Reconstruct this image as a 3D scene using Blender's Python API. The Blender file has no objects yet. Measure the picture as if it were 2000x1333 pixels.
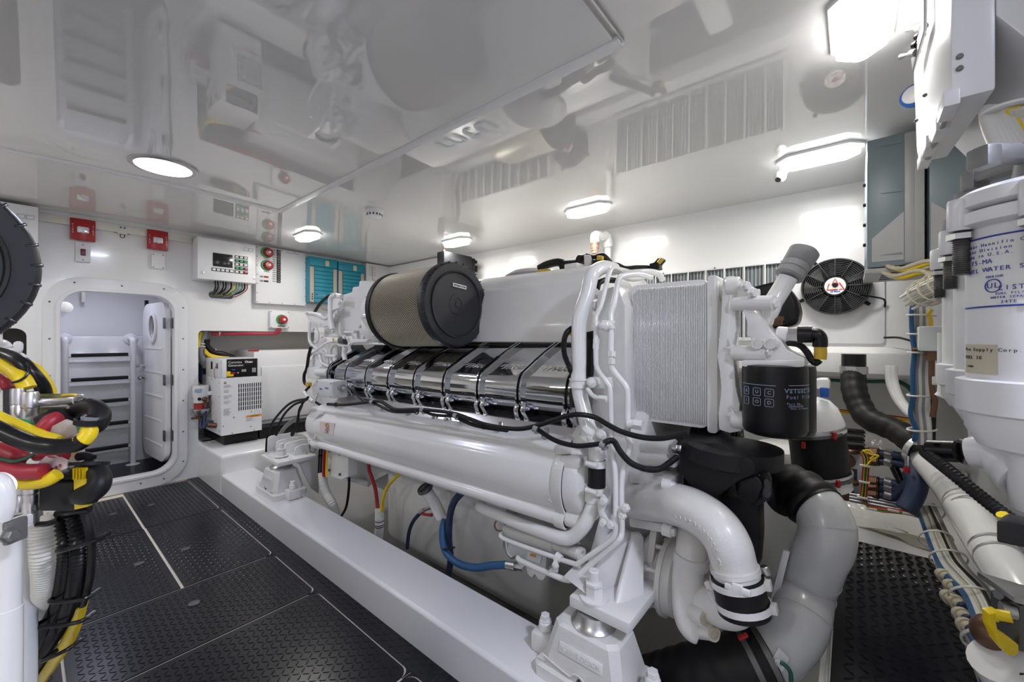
import bpy, bmesh, math, random
from mathutils import Vector, Matrix
random.seed(7)
V=Vector; PI=math.pi
S=bpy.context.scene; C=S.collection
# ---------- camera (level, wide) ----------
F=796.0; HZ=662.0; CH=1.1
TH=math.radians(50.2); SN,CS=math.sin(TH),math.cos(TH)
cam=bpy.data.cameras.new('camera'); co=bpy.data.objects.new('camera',cam); C.objects.link(co)
cam.sensor_width=36; cam.lens=F/2000*36; cam.shift_y=-(666.5-HZ)/2000; cam.clip_start=.02
co.location=(0,0,CH); co.rotation_euler=(PI/2,0,-TH); S.camera=co
# ---------- world, exposure ----------
w=bpy.data.worlds.new('world'); S.world=w; w.use_nodes=True
w.node_tree.nodes['Background'].inputs[0].default_value=(.9,.93,1,1); w.node_tree.nodes['Background'].inputs[1].default_value=.05
S.view_settings.view_transform='Standard'; S.view_settings.look='None'; S.view_settings.gamma=1; S.view_settings.use_curve_mapping=False
S.view_settings.exposure=.52
# ---------- picture helpers: a pixel plus one real coordinate gives a place in the room ----------
FR=dict(A1=(0,300,3.808),A2=(360,420,4.76),A3=(80,520,3.03),A4=(360,640,5.129),A5=(0,640,3.703),A6=(0,900,3.08),A7=(580,480,4.165),A8=(900,430,4.165),
B1=(560,740,4.165),B2=(850,740,3.175),B3=(1080,520,3.333),B4=(1020,860,2.818),B5=(1380,480,3.333),B6=(1480,780,3.603),B7=(1250,850,2.76),B8=(1600,860,2.8175),
C1=(1600,0,3.333),C2=(1660,240,3.703),C3=(1700,560,3.333),C4=(820,180,2.222),C5=(0,0,2.777),C6=(600,0,2.777),C7=(100,920,3.228),C8=(640,640,3.704))
def W(u,v,X=None,Y=None,Z=None,d=None):
    t=(u-1000)/F; s=(HZ-v)/F; a=SN+CS*t; b=CS-SN*t
    if X is not None: d=X/a
    elif Y is not None: d=Y/b
    elif Z is not None: d=(Z-CH)/s
    return V((a*d,b*d,CH+s*d))
def Q(f,x,y,**k):
    o=FR[f]; return W(o[0]+x/o[2],o[1]+y/o[2],**k)
def QL(f,pts,**k):      # list of (x,y[,X]) in zoom frame
    out=[]
    for p in pts:
        if len(p)==3:
            kk=dict(k); key=list(k)[0] if k else 'X'; kk[key]=p[2]; out.append(Q(f,p[0],p[1],**kk))
        else: out.append(Q(f,p[0],p[1],**k))
    return out
# ---------- materials ----------
def mat(name,col,rough=.4,metal=0,coat=0,ior=1.5,emit=None,estr=0,bump=0,bscale=60,var=0,vscale=6,trans=0):
    m=bpy.data.materials.new(name); m.use_nodes=True; nt=m.node_tree; b=nt.nodes['Principled BSDF']
    b.inputs['Base Color'].default_value=(*col,1); b.inputs['Roughness'].default_value=rough; b.inputs['Metallic'].default_value=metal
    b.inputs['Coat Weight'].default_value=coat; b.inputs['Coat Roughness'].default_value=.04; b.inputs['IOR'].default_value=ior
    if trans: b.inputs['Transmission Weight'].default_value=trans
    if emit: b.inputs['Emission Color'].default_value=(*emit,1); b.inputs['Emission Strength'].default_value=estr
    tc=nt.nodes.new('ShaderNodeTexCoord')
    if bump:
        n=nt.nodes.new('ShaderNodeTexNoise'); n.inputs['Scale'].default_value=bscale; n.inputs['Detail'].default_value=3
        bp=nt.nodes.new('ShaderNodeBump'); bp.inputs['Strength'].default_value=bump; bp.inputs['Distance'].default_value=.002
        nt.links.new(tc.outputs['Object'],n.inputs['Vector']); nt.links.new(n.outputs['Fac'],bp.inputs['Height']); nt.links.new(bp.outputs[0],b.inputs['Normal'])
    if var:
        n=nt.nodes.new('ShaderNodeTexNoise'); n.inputs['Scale'].default_value=vscale; n.inputs['Detail'].default_value=4
        r=nt.nodes.new('ShaderNodeMapRange'); r.inputs[3].default_value=1-var; r.inputs[4].default_value=1+var*.5
        mx=nt.nodes.new('ShaderNodeVectorMath'); mx.operation='SCALE'; mx.inputs[0].default_value=col
        nt.links.new(tc.outputs['Object'],n.inputs['Vector']); nt.links.new(n.outputs['Fac'],r.inputs[0]); nt.links.new(r.outputs[0],mx.inputs['Scale']); nt.links.new(mx.outputs[0],b.inputs['Base Color'])
    return m
M=dict(
 wall=mat('white_gelcoat',(.80,.80,.80),.16,coat=.3,bump=.05,bscale=9),
 ceil=mat('ceiling_gelcoat',(.74,.735,.725),.022,ior=1.9,bump=.012,bscale=3),
 cream=mat('cream_trim',(.74,.72,.64),.3),
 hull=mat('resin_hull_lining',(.78,.77,.74),.12,coat=.6,bump=1.0,bscale=30),
 eng=mat('white_engine_paint',(.82,.815,.805),.22,coat=.25,bump=.06,bscale=40),
 cast=mat('white_cast_paint',(.76,.75,.73),.33,coat=.15,bump=.35,bscale=120,var=.05),
 bilge=mat('shaded_bilge_grey',(.36,.35,.33),.4,var=.12),  # grey darkened to carry the shade under the engine
 beige=mat('recess_lining',(.66,.64,.60),.45,var=.06),
 white=mat('white_enamel',(.77,.77,.785),.3),
 grayw=mat('light_grey_box',(.62,.65,.65),.4),
 dgrey=mat('dark_grey_guard',(.045,.045,.048),.35),
 cap=mat('filter_cap_rubber',(.018,.019,.024),.45,bump=.12,bscale=120),
 black=mat('black_rubber',(.007,.007,.008),.5,bump=.15,bscale=150),
 blackp=mat('black_plastic',(.006,.006,.007),.3),
 blackm=mat('black_matt_cast',(.012,.0125,.015),.5,bump=.6,bscale=260),
 mat=mat('black_floor_rubber',(.006,.0065,.011),.24,bump=.08,bscale=40),
 chrome=mat('polished_chrome',(.55,.56,.585),.05,1),
 steel=mat('brushed_steel',(.55,.55,.55),.3,1,bump=.1,bscale=90),
 alu=mat('brushed_aluminium',(.68,.66,.66),.28,1),
 cstl=mat('cast_aluminium',(.27,.27,.27),.5,.7,bump=.3,bscale=90,var=.15),
 darks=mat('dark_zinc',(.16,.16,.155),.4,.8),
 red=mat('red_plastic',(.38,.010,.012),.3), redc=mat('red_cable',(.36,.02,.035),.4),
 yellow=mat('yellow_cable',(.80,.58,.01),.35), orange=mat('orange_tape',(.75,.36,.02),.4),
 blue=mat('blue_hose',(.015,.09,.22),.45), blued=mat('dark_blue_hose',(.018,.035,.085),.5), bluel=mat('blue_plastic',(.02,.12,.5),.35),
 teal=mat('teal_enamel',(.005,.22,.31),.35), tan=mat('tan_end_strip',(.42,.37,.32),.45),
 green=mat('green_plastic',(.02,.33,.09),.4), dgreen=mat('dark_green_hose',(.005,.09,.05),.4),
 bronze=mat('bronze_fitting',(.17,.09,.055),.4,.6,var=.2), copper=mat('copper_nozzle',(.45,.28,.2),.4,.4),
 cable=mat('white_cable',(.66,.65,.60),.45), cableg=mat('grey_cable',(.25,.26,.27),.45), beigec=mat('beige_cable',(.55,.5,.38),.45),
 grey=mat('grey_pipe',(.55,.56,.57),.25,coat=.2), pvc=mat('white_pvc',(.83,.83,.82),.2,coat=.2), mgrey=mat('mid_grey_cap',(.30,.30,.31),.5),
 invg=mat('blue_grey_enamel',(.20,.25,.275),.35), inva=mat('weathered_aluminium',(.42,.42,.41),.5,.3,var=.1),
 pleat=mat('tan_filter_paper',(.17,.13,.07),.9), mesh=mat('expanded_metal',(.66,.61,.50),.4,.35),
 led=mat('lit_diffuser',(1,1,1),.4,emit=(1,.985,.96),estr=8), ledr=mat('lit_round_diffuser',(1,1,1),.4,emit=(.90,.92,1),estr=8),
 fabric=mat('ivory_liner',(.68,.65,.56),.8,bump=.5,bscale=300), paper=mat('paper_label',(.78,.78,.77),.6), pink=mat('pale_pink_label',(.72,.6,.6),.6),
 ink=mat('black_ink',(.02,.02,.025),.6), gink=mat('grey_ink',(.22,.22,.23),.6), bink=mat('blue_ink',(.03,.06,.35),.5), lblue=mat('pale_blue_ink',(.35,.45,.6),.5), rink=mat('red_ink',(.7,.03,.02),.5),
 screen=mat('unlit_screen',(.012,.014,.016),.12), glass=mat('dark_glass',(.03,.035,.035),.06), clear=mat('clear_lens',(.75,.76,.78),.1,.3,bump=.5,bscale=70),
 redglass=mat('red_glass_bowl',(.32,.01,.01),.1,coat=.5), plasticw=mat('clear_bag',(.52,.46,.42),.25), seam=mat('cream_seam',(.72,.66,.56),.5), amber=mat('amber_tape',(.62,.40,.02),.4),
)
for k in('black','blackp','mat','blackm'): M[k].node_tree.nodes['Principled BSDF'].inputs['Specular IOR Level'].default_value=.33
# ---------- mesh helpers ----------
def B(): 
    b=bmesh.new(); b.loops.layers.uv.new('UVMap'); return b
def _bev(bm,faces,w,seg=2):
    if w<=0: return
    ed=list({e for f in faces for e in f.edges})
    bmesh.ops.bevel(bm,geom=ed,offset=w,segments=seg,profile=.6,affect='EDGES',clamp_overlap=True)
def obox(bm,c,ax,ay,az,bev=0,seg=2):   # centre and three half-axes
    c=V(c); vs=[bm.verts.new(c+ax*i+ay*j+az*k) for i in(-1,1) for j in(-1,1) for k in(-1,1)]
    fs=[bm.faces.new([vs[i] for i in f]) for f in((0,1,3,2),(4,6,7,5),(0,4,5,1),(2,3,7,6),(0,2,6,4),(1,5,7,3))]
    bmesh.ops.recalc_face_normals(bm,faces=fs); _bev(bm,fs,bev,seg); return bm
def box(bm,x0,x1,y0,y1,z0,z1,bev=0,seg=2):
    return obox(bm,((x0+x1)/2,(y0+y1)/2,(z0+z1)/2),V(((x1-x0)/2,0,0)),V((0,(y1-y0)/2,0)),V((0,0,(z1-z0)/2)),bev,seg)
def prism(bm,pts,vec,bev=0,seg=2):
    vec=V(vec); a=[bm.verts.new(V(p)) for p in pts]; b=[bm.verts.new(V(p)+vec) for p in pts]; n=len(pts)
    fs=[bm.faces.new(a),bm.faces.new(b[::-1])]+[bm.faces.new([a[i],b[i],b[(i+1)%n],a[(i+1)%n]]) for i in range(n)]
    bmesh.ops.recalc_face_normals(bm,faces=fs); _bev(bm,fs,bev,seg); return bm
def frame(ax):
    ax=V(ax).normalized(); t=V((0,0,1)) if abs(ax.z)<.9 else V((1,0,0)); x=ax.cross(t).normalized(); return x,ax.cross(x).normalized(),ax
def lathe(bm,prof,o,axis,n=32,cap=True):
    o=V(o); x,y,a=frame(axis); rows=[]; uv=bm.loops.layers.uv.active
    for r,h in prof:
        if r<1e-6: rows.append([bm.verts.new(o+a*h)])
        else: rows.append([bm.verts.new(o+a*h+(x*math.cos(2*PI*i/n)+y*math.sin(2*PI*i/n))*r) for i in range(n)])
    fs=[]
    for p,q in zip(rows,rows[1:]):
        for i in range(n):
            j=(i+1)%n
            if len(p)==1 and len(q)==1: continue
            if len(p)==1: f=bm.faces.new([p[0],q[i],q[j]])
            elif len(q)==1: f=bm.faces.new([p[i],p[j],q[0]])
            else: f=bm.faces.new([p[i],p[j],q[j],q[i]])
            fs.append(f)
    if cap:
        for r_ in (rows[0],rows[-1]):
            if len(r_)>2: fs.append(bm.faces.new(r_))
    bmesh.ops.recalc_face_normals(bm,faces=fs); return bm
def cyl(bm,p,q,r,n=20,bev=0):
    p=V(p);q=V(q);L=(q-p).length
    b=min(bev,r*.4,L*.4)
    pr=[(r,0),(r,L)] if b<=0 else [(r-b,0),(r,b),(r,L-b),(r-b,L)]
    return lathe(bm,pr,p,q-p,n)
def spline(pts,k=8):
    pts=[V(p) for p in pts]
    if len(pts)<3: return [pts[0].lerp(pts[-1],i/k) for i in range(k+1)]
    P=[pts[0]*2-pts[1]]+pts+[pts[-1]*2-pts[-2]]; out=[]
    for i in range(1,len(P)-2):
        a,b,c,d=P[i-1:i+3]
        for j in range(k):
            t=j/k; out.append(.5*((2*b)+(c-a)*t+(2*a-5*b+4*c-d)*t*t+(3*b-a-3*c+d)*t**3))
    out.append(pts[-1]); return out
def resample(path,step):
    L=[0]
    for a,b in zip(path,path[1:]): L.append(L[-1]+(b-a).length)
    n=max(2,int(L[-1]/step)); out=[]; j=0
    for i in range(n+1):
        s=L[-1]*i/n
        while j<len(L)-2 and L[j+1]<s: j+=1
        t=(s-L[j])/max(1e-9,L[j+1]-L[j]); out.append(path[j].lerp(path[j+1],min(1,t)))
    return out,L[-1]
def tube(bm,pts,r,n=12,k=8,straight=False,rf=None,step=None):
    path=[V(p) for p in pts] if straight else spline(pts,k)
    if step: path,_=resample(path,step)
    N=len(path); T=[(path[min(i+1,N-1)]-path[max(i-1,0)]).normalized() for i in range(N)]
    x,_,_=frame(T[0]); rows=[]; L=0
    for i in range(N):
        x=(x-T[i]*x.dot(T[i])).normalized(); y=T[i].cross(x)
        if i: L+=(path[i]-path[i-1]).length
        rr=r if not callable(r) else r(i/(N-1),L)
        if rf: rr=rr*rf(i,L)
        rows.append([bm.verts.new(path[i]+(x*math.cos(2*PI*j/n)+y*math.sin(2*PI*j/n))*rr) for j in range(n)])
    fs=[bm.faces.new([p[i],p[(i+1)%n],q[(i+1)%n],q[i]]) for p,q in zip(rows,rows[1:]) for i in range(n)]
    fs+=[bm.faces.new(rows[0]),bm.faces.new(rows[-1])]
    bmesh.ops.recalc_face_normals(bm,faces=fs); return bm
def corr(bm,pts,r,pitch=.006,amp=.07,n=14):   # corrugated hose
    return tube(bm,pts,r,n=n,step=pitch/4,rf=lambda i,L:1+amp*math.sin(2*PI*L/pitch))
def sphere(bm,c,r,sc=(1,1,1),n=16):
    m=Matrix.Translation(V(c))@Matrix.Diagonal((r*sc[0],r*sc[1],r*sc[2],1)); bmesh.ops.create_uvsphere(bm,u_segments=n,v_segments=n//2+2,radius=1,matrix=m); return bm
def bolt(bm,p,ax,r=.008,h=.008):
    p=V(p); a=V(ax).normalized(); lathe(bm,[(r*1.3,0),(r*1.3,h*.2),(r,h*.2),(r,h*.9),(r*.85,h)],p,a,6); return bm
def ring(bm,c,ax,r,w,t,n=32):   # band around an axis
    return lathe(bm,[(r,-w/2),(r+t,-w/2),(r+t,w/2),(r,w/2),(r,-w/2)],c,ax,n,cap=False)
def rrect(x0,x1,z0,z1,r,k=6):
    o=[]
    for cx,cz,a0 in((x1-r,z1-r,0),(x0+r,z1-r,90),(x0+r,z0+r,180),(x1-r,z0+r,270)):
        for i in range(k+1):
            a=math.radians(a0+90*i/k); o.append((cx+r*math.cos(a),cz+r*math.sin(a)))
    return o
def holed(outer,holes,th,plane,off,bev=0):  # flat plate with holes; plane 'xz' at Y=off..off+th, 'yz' at X, 'xy' at Z
    cu=bpy.data.curves.new('t','CURVE'); cu.dimensions='2D'; cu.fill_mode='BOTH'; cu.extrude=th/2
    if bev: cu.bevel_depth=bev; cu.bevel_resolution=2; cu.offset=-bev; cu.extrude=th/2-bev
    for lp in [outer]+holes:
        s=cu.splines.new('POLY'); s.points.add(len(lp)-1); s.use_cyclic_u=True
        for i,p in enumerate(lp): s.points[i].co=(p[0],p[1],0,1)
    o=bpy.data.objects.new('t',cu); me=bpy.data.meshes.new_from_object(o); b=B(); b.from_mesh(me)
    bpy.data.objects.remove(o); bpy.data.curves.remove(cu); bpy.data.meshes.remove(me)
    bmesh.ops.remove_doubles(b,verts=b.verts,dist=1e-5)
    for v in b.verts:
        x,y,z=v.co; h=z+th/2+off
        v.co=(x,h,y) if plane=='xz' else (h,x,y) if plane=='yz' else (x,y,h)
    bmesh.ops.recalc_face_normals(b,faces=b.faces); return b
def worg(o):
    p=V((0,0,0))
    while o: p+=o.location; o=o.parent
    return p
def obj(name,bm,m,parent=None,smooth=True,org=None,ang=38):
    me=bpy.data.meshes.new(name)
    if parent is None:
        if org is None:
            xs=[v.co for v in bm.verts]; lo=[min(c[i] for c in xs) for i in range(3)]; hi=[max(c[i] for c in xs) for i in range(3)]
            org=V(((lo[0]+hi[0])/2,(lo[1]+hi[1])/2,lo[2]))
        off=V(org)
    else: off=worg(parent)
    for v in bm.verts: v.co-=off
    bm.to_mesh(me); bm.free()
    ms=m if isinstance(m,(list,tuple)) else [m]
    for x in ms: me.materials.append(M[x] if isinstance(x,str) else x)
    if smooth:
        me.shade_smooth(); me.set_sharp_from_angle(angle=math.radians(ang))
    o=bpy.data.objects.new(name,me); C.objects.link(o)
    if parent: o.parent=parent
    else: o.location=off
    return o
def tag(o,label,cat,group=None,kind=None):
    if label:o['label']=label
    if cat:o['category']=cat
    if group:o['group']=group
    if kind:o['kind']=kind
    return o
def thing(name,label,cat,loc,group=None):
    o=bpy.data.objects.new(name,None); o.empty_display_size=.05; C.objects.link(o); o.location=V(loc); return tag(o,label,cat,group)
def struct(name,bm,m,parent=None,**k):
    o=obj(name,bm,m,parent,**k)
    if not parent:o['kind']='structure'
    return o
def kids(o): return [c for c in list(bpy.data.objects) if c.parent==o]
def dup(o,loc=None,label=None,parent=None,rz=None):
    c=o.copy(); C.objects.link(c)
    if parent: c.parent=parent
    if loc is not None:c.location=V(loc)
    if rz is not None:c.rotation_euler.z=rz
    if label:c['label']=label
    for k in kids(o): dup(k,parent=c)
    return c
def text(s,size,p,xd,zd,m,parent,name='lettering',ext=.0006,align='CENTER',shear=0,off=0,sx=1):
    cu=bpy.data.curves.new('t','FONT'); cu.body=s; cu.size=size; cu.extrude=ext; cu.align_x=align; cu.align_y='CENTER'; cu.shear=shear; cu.offset=off; cu.resolution_u=3
    o=bpy.data.objects.new('t',cu); bpy.context.view_layer.update(); me=bpy.data.meshes.new_from_object(o); b=B(); b.from_mesh(me)
    bpy.data.objects.remove(o); bpy.data.curves.remove(cu); bpy.data.meshes.remove(me)
    xd=V(xd).normalized(); zd=V(zd); zd=(zd-xd*zd.dot(xd)).normalized(); nd=xd.cross(zd); p=V(p)
    for v in b.verts: v.co=p+xd*v.co.x*sx+zd*v.co.y+nd*v.co.z
    return obj(name,b,m,parent,smooth=False)
# ================= SETTING =================
YW=4.0; XH=2.7
def zc(x): return 1.94-.022*abs(x-.5)      # cambered deckhead
# ceiling
b=B(); xs=[-1.7,-1,-.3,.5,1.055,1.6,2.2,2.75]
def strip(b,xs,y0,y1,dz=0,th=.05):
    pr=[(x,zc(x)+dz) for x in xs]+[(x,zc(x)+dz+th) for x in xs[::-1]]
    prism(b,[V((x,y0,z)) for x,z in pr],(0,y1-y0,0))
strip(b,xs,-1.2,4.06)
ceil=struct('ceiling',b,'ceil',ang=20)
# hatch panel in the ceiling, a touch lower, with its trim
b=B(); strip(b,[-.9,-.3,.5,1.04],.50,2.78,-.012,.012); struct('hatch_panel',b,'ceil',ceil,ang=20)
b=B()
def trimbar(b,p,q,w=.016,h=.012):
    p=V(p);q=V(q);ax=(q-p)/2; s=ax.cross(V((0,0,1))).normalized()*w/2; obox(b,(p+q)/2,ax,s,V((0,0,h/2)),.003)
trimbar(b,(1.052,.486,zc(1.05)-.008),(1.052,2.80,zc(1.05)-.008),.040,.018)
for x0,x1 in((-.9,-.3),(-.3,.5),(.5,1.06)): trimbar(b,(x0,2.80,zc(x0)-.010),(x1,2.80,zc(x1)-.010),.044,.018)
struct('hatch_trim',b,'white',ceil)
b=B(); trimbar(b,(.3,.482,zc(.3)-.006),(1.06,.482,zc(1.06)-.006),.006,.012); struct('hatch_edge',b,'steel',ceil)
# far wall with its openings
zd0,zd1=.09,1.43
door=rrect(.15,.75,zd0,zd1,.13,8)
rec=rrect(.895,2.2,.272,1.165,.03)
prec=rrect(-1.5,.015,.272,1.165,.05)
c1=Q('A2',225,740,Y=YW); c2=Q('A2',455,745,Y=YW)
slot=rrect(c1.x,c2.x,c1.z-.028,c1.z+.028,.027)
b=holed([(-1.7,0),(2.75,0),(2.75,1.96),(-1.7,1.96)],[door,rec,prec,slot],.05,'xz',YW)
wf=struct('wall_far',b,'wall',ang=25)
b=B(); trimbar(b,(-1.5,YW-.012,1.885),(.85,YW-.012,1.875),.03,.05); struct('trim_1',b,'cream')
# hull wall: upper panel, ledge, recessed lining below
b=B(); box(b,XH,XH+.05,-.5,4.05,1.0,1.93); whull=struct('wall_right',b,'wall')
b=B(); prism(b,[V((2.68,-.5,1.06)),V((2.62,-.5,1.03)),V((2.62,-.5,.93)),V((2.68,-.5,.905)),V((3.3,-.5,.905)),V((3.3,-.5,1.06))],(0,4.5,0),.006); struct('wall_ledge',b,'wall',whull)
b=B(); pr=[(3.25,.92),(3.2,.6),(3.05,.3),(2.7,.0),(2.2,-.25),(1.2,-.42),(.2,-.5)]
prism(b,[V((x,-.55,z)) for x,z in pr]+[V((x+.04,-.55,z-.06)) for x,z in pr[::-1]],(0,4.6,0)); struct('wall_hull_lining',b,'hull',whull,ang=60)
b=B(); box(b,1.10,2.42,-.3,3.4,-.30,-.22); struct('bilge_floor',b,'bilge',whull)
# remaining walls of the room
b=B(); box(b,-1.75,-1.7,-1.2,4.05,-.5,1.96); struct('wall_left',b,'wall')
b=B(); box(b,-1.75,.6,-1.25,-1.2,-.5,1.96); box(b,.6,.65,-1.25,-.45,-.5,1.96); box(b,.65,3.3,-.5,-.45,-.5,1.96); struct('wall_back',b,'wall')
# recess behind the generators and alcove beyond the door
b=B(); box(b,.85,3.2,4.36,4.40,.2,1.25); box(b,.82,.86,4.05,4.4,.2,1.25); box(b,.82,3.2,4.05,4.4,1.17,1.22); struct('recess_lining',b,'beige',wf)
b=B(); box(b,-1.6,.06,4.6,4.65,.2,1.25); box(b,.03,.07,4.05,4.65,.2,1.25); box(b,-1.6,.07,4.05,4.65,1.17,1.22); box(b,-1.6,.07,4.05,4.65,.2,.27); struct('recess_lining',b,'beige',wf)
b=B(); box(b,-.1,.80,4.72,4.80,0,1.12,.01); box(b,-.1,.80,4.95,5.0,1.1,1.8); box(b,-.12,-.08,4.05,5,0,1.8); box(b,.80,.84,4.05,5,0,1.8); box(b,-.1,.84,4.05,5,1.62,1.68); box(b,-.1,.84,4.8,5,1.08,1.12)
for i in range(5):
    z=.16+.187*i; box(b,.23,.58,4.700,4.73,z,z+.012,.004)
struct('alcove_lining',b,'wall',wf)
b=B(); box(b,-.1,.80,4.04,4.80,0,.055); struct('alcove_floor',b,'mat',wf)
b=B(); p=Q('A3',250,180,Y=4.9); box(b,p.x-.012,p.x+.012,4.86,4.94,p.z-.05,p.z+.06,.003); struct('alcove_bracket',b,'cream',wf)
b=B(); p=Q('A3',140,246,Y=4.6); lathe(b,[(0,0),(.045,0),(.045,.006),(.03,.012),(0,.012)],p,(0,-1,0)); struct('pull_handle',b,'cream',wf)
b=B(); p=Q('A3',624,230,Y=4.8); box(b,p.x-.012,p.x+.012,4.78,4.82,p.z-.04,p.z+.04,.004); struct('door_catch',b,'blackp',wf)
# watertight door frame and its leaf
b=holed(rrect(.08,.825,.0,1.515,.19,10),[rrect(.15,.75,zd0,zd1,.13,10)],.02,'xz',YW-.02,.004); fr=struct('door_1',b,'white',ang=30)
b=holed(rrect(.138,.762,zd0-.012,zd1+.012,.14,10),[rrect(.158,.742,zd0+.008,zd1-.008,.124,10)],.10,'xz',YW-.028,.003); struct('door_seal_lip',b,'white',fr,ang=30)
k=0
for x,z in [(.11,z) for z in(.15,.38,.62,.86,1.1,1.34)]+[(.795,z) for z in(.15,.38,.62,.86,1.1,1.34)]+[(x,1.475) for x in(.22,.45,.68)]+[(x,.045) for x in(.22,.36,.55,.68)]:
    b=B(); lathe(b,[(.006,0),(.006,.001),(.003,.003),(0,.003)],(x,YW-.02,z),(0,-1,0),8); o=struct('screw',b,'darks',fr)
hinge=V((.738,4.07,0)); free=V((.69,4.66,0)); lx=(free-hinge).normalized(); ln=V((-lx.y,lx.x,0))
if ln.x>0: ln=-ln
# leaf built flat then set on its hinge line
lf=holed(rrect(0,.59,.13,1.39,.12,8),[[(.30+.075*math.cos(a*PI/12),1.19+.10*math.sin(a*PI/12)) for a in range(24)]],.035,'xz',0,.004)
for v in lf.verts: v.co=hinge+lx*v.co.x+ln*v.co.y+V((0,0,v.co.z))
leaf=struct('door_leaf',lf,'white',fr,ang=30)
def onleaf(x,z,h=.035): return hinge+lx*x+ln*h+V((0,0,z))
b=holed([(.10*math.cos(a*PI/12),.13*math.sin(a*PI/12)) for a in range(24)],[[(.073*math.cos(a*PI/12),.098*math.sin(a*PI/12)) for a in range(24)]],.014,'xz',0,.003)
for v in b.verts: v.co=onleaf(.30+v.co.x,1.19+v.co.z,.035+v.co.y)
struct('porthole_ring',b,'white',leaf)
b=B(); prism(b,[onleaf(.30+.076*math.cos(a*PI/12),1.19+.10*math.sin(a*PI/12),.015) for a in range(24)],ln*.004); struct('porthole_pane',b,'glass',leaf)
for z in(.35,.78,1.22):
    b=B(); obox(b,onleaf(.005,z,.04),lx*.022,ln*.004,V((0,0,.042)),.003); obox(b,V((.745,4.03,z)),V((.004,0,0)),V((0,.024,0)),V((0,0,.042)),.002); cyl(b,V((.74,4.055,z-.042)),V((.74,4.055,z+.042)),.007,10)
    struct('hinge',b,'darks',fr)
b=B(); cyl(b,onleaf(.545,.87),onleaf(.545,.87,.085),.012,12); tube(b,[onleaf(.545,.87,.075),onleaf(.46,.87,.08)],.009,10); cyl(b,onleaf(.545,.87,.03),onleaf(.545,.87,.042),.024,14); struct('lever_handle',b,'chrome',leaf)
b=B(); cyl(b,onleaf(.545,.77,.03),onleaf(.545,.77,.04),.022,14); sphere(b,onleaf(.545,.77,.06),.02); cyl(b,onleaf(.56,.77,.07),onleaf(.50,.77,.07),.004,8); struct('door_knob',b,'chrome',leaf)
for z in(.26,.45,.64,.83,1.02):
    b=B(); obox(b,onleaf(.30,z,.037),lx*.22,ln*.003,V((0,0,.006)),.002); struct('leaf_rib',b,'white',leaf)
# floor: cream base, black rubber border and lift-out panels with raised tread
b=B(); box(b,-1.7,.92,-1.2,4.0,-.05,-.004); floor=struct('floor',b,'seam')
G=.0028
panels=[(.095,.444,3.1535,3.9),(.456,.815,3.1535,3.97),(.095,.446,2.2745,3.1425),(.458,.815,2.2745,3.1425),(.09,.815,1.7985,2.2635),(.09,.815,1.124,1.7885),(.09,.815,.30,1.113),(.09,.815,-.9,.291)]
def prr(p,g=0): 
    x0,x1,y0,y1=p; return rrect(x0-g,x1+g,y0-g,y1+g,.028 if x1>.8 and y0<3 or x1>.8 else .01,4)
def corner(p,g=0,rr=.035):
    x0,x1,y0,y1=p; x0-=g;x1+=g;y0-=g;y1+=g; o=[(x0,y1),(x0,y0)]
    cut=x1>.8; k=5
    if cut:
        o+=[(x1-rr+rr*math.sin(math.radians(90*i/k)),y0+rr-rr*math.cos(math.radians(90*i/k))) for i in range(k+1)]
        o+=[(x1-rr+rr*math.cos(math.radians(90*i/k)),y1-rr+rr*math.sin(math.radians(90*i/k))) for i in range(k+1)]
    else: o+=[(x1,y0),(x1,y1)]
    return o
for p in panels:
    b=B(); prism(b,[V((x,y,-.004)) for x,y in corner(p)],(0,0,.004)); struct('floor_panel',b,'mat',floor,smooth=False)
b=B()
prism(b,[V((x,y,-.004)) for x,y in [(.821,-1.2),(.90,-1.2),(.90,4),(.821,4)]],(0,0,.004))
for (x0,x1,y0,y1) in panels:
    if x1>.8:
        rr=.035
        for yy,s in((y0,1),(y1,-1)):
            pts=[(.821,yy-.0*s)]+[(.821-rr+rr*math.sin(math.radians(90*i/5)),yy-.003*s+(rr-rr*math.cos(math.radians(90*i/5)))*s) for i in range(1,6)]
            pts=[(.821,yy-.003*s)]+[(.821-rr+rr*math.sin(math.radians(90*i/5)),yy-.003*s+(rr-rr*math.cos(math.radians(90*i/5)))*s) for i in range(6)]
            prism(b,[V((x,y,-.004)) for x,y in pts],(0,0,.0035))
prism(b,[V((x,y,-.004)) for x,y in [(-.1,-1.2),(.082,-1.2),(.082,4),(-.1,4)]],(0,0,.004))
struct('floor_border',b,'mat',floor,smooth=False)
def tread(b,x,y,z,L,Wd,h,ang):
    c,s=math.cos(ang),math.sin(ang)
    def P(u,v,hh): return b.verts.new((x+u*c-v*s,y+u*s+v*c,z+hh))
    lo=[P(-L,0,0),P(-L*.45,-Wd,0),P(L*.45,-Wd,0),P(L,0,0),P(L*.45,Wd,0),P(-L*.45,Wd,0)]
    hi=[P(-L*.6,0,h),P(-L*.3,-Wd*.35,h),P(L*.3,-Wd*.35,h),P(L*.6,0,h),P(L*.3,Wd*.35,h),P(-L*.3,Wd*.35,h)]
    b.faces.new(hi)
    for i in range(6): j=(i+1)%6; b.faces.new((lo[i],lo[j],hi[j],hi[i]))
b=B(); px=.0225
def onseam(x,y):
    for p in panels:
        if p[0]<=x<=p[1] and p[2]<=y<=p[3]:
            return not(p[0]+.012<x<p[1]-.010 and p[2]+.012<y<p[3]-.012)
    return not(.832<x<.89 or -.09<x<.07)
i=0; y=.25
while y<3.97:
    j=0; x=-.08
    while x<.895:
        if not onseam(x,y): tread(b,x,y,0,.0125,.0032,.0018,PI/4 if (i+j)%2 else -PI/4)
        x+=px; j+=1
    y+=px; i+=1
o=struct('tread_relief',b,'mat',floor); o['kind']='stuff'
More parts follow.
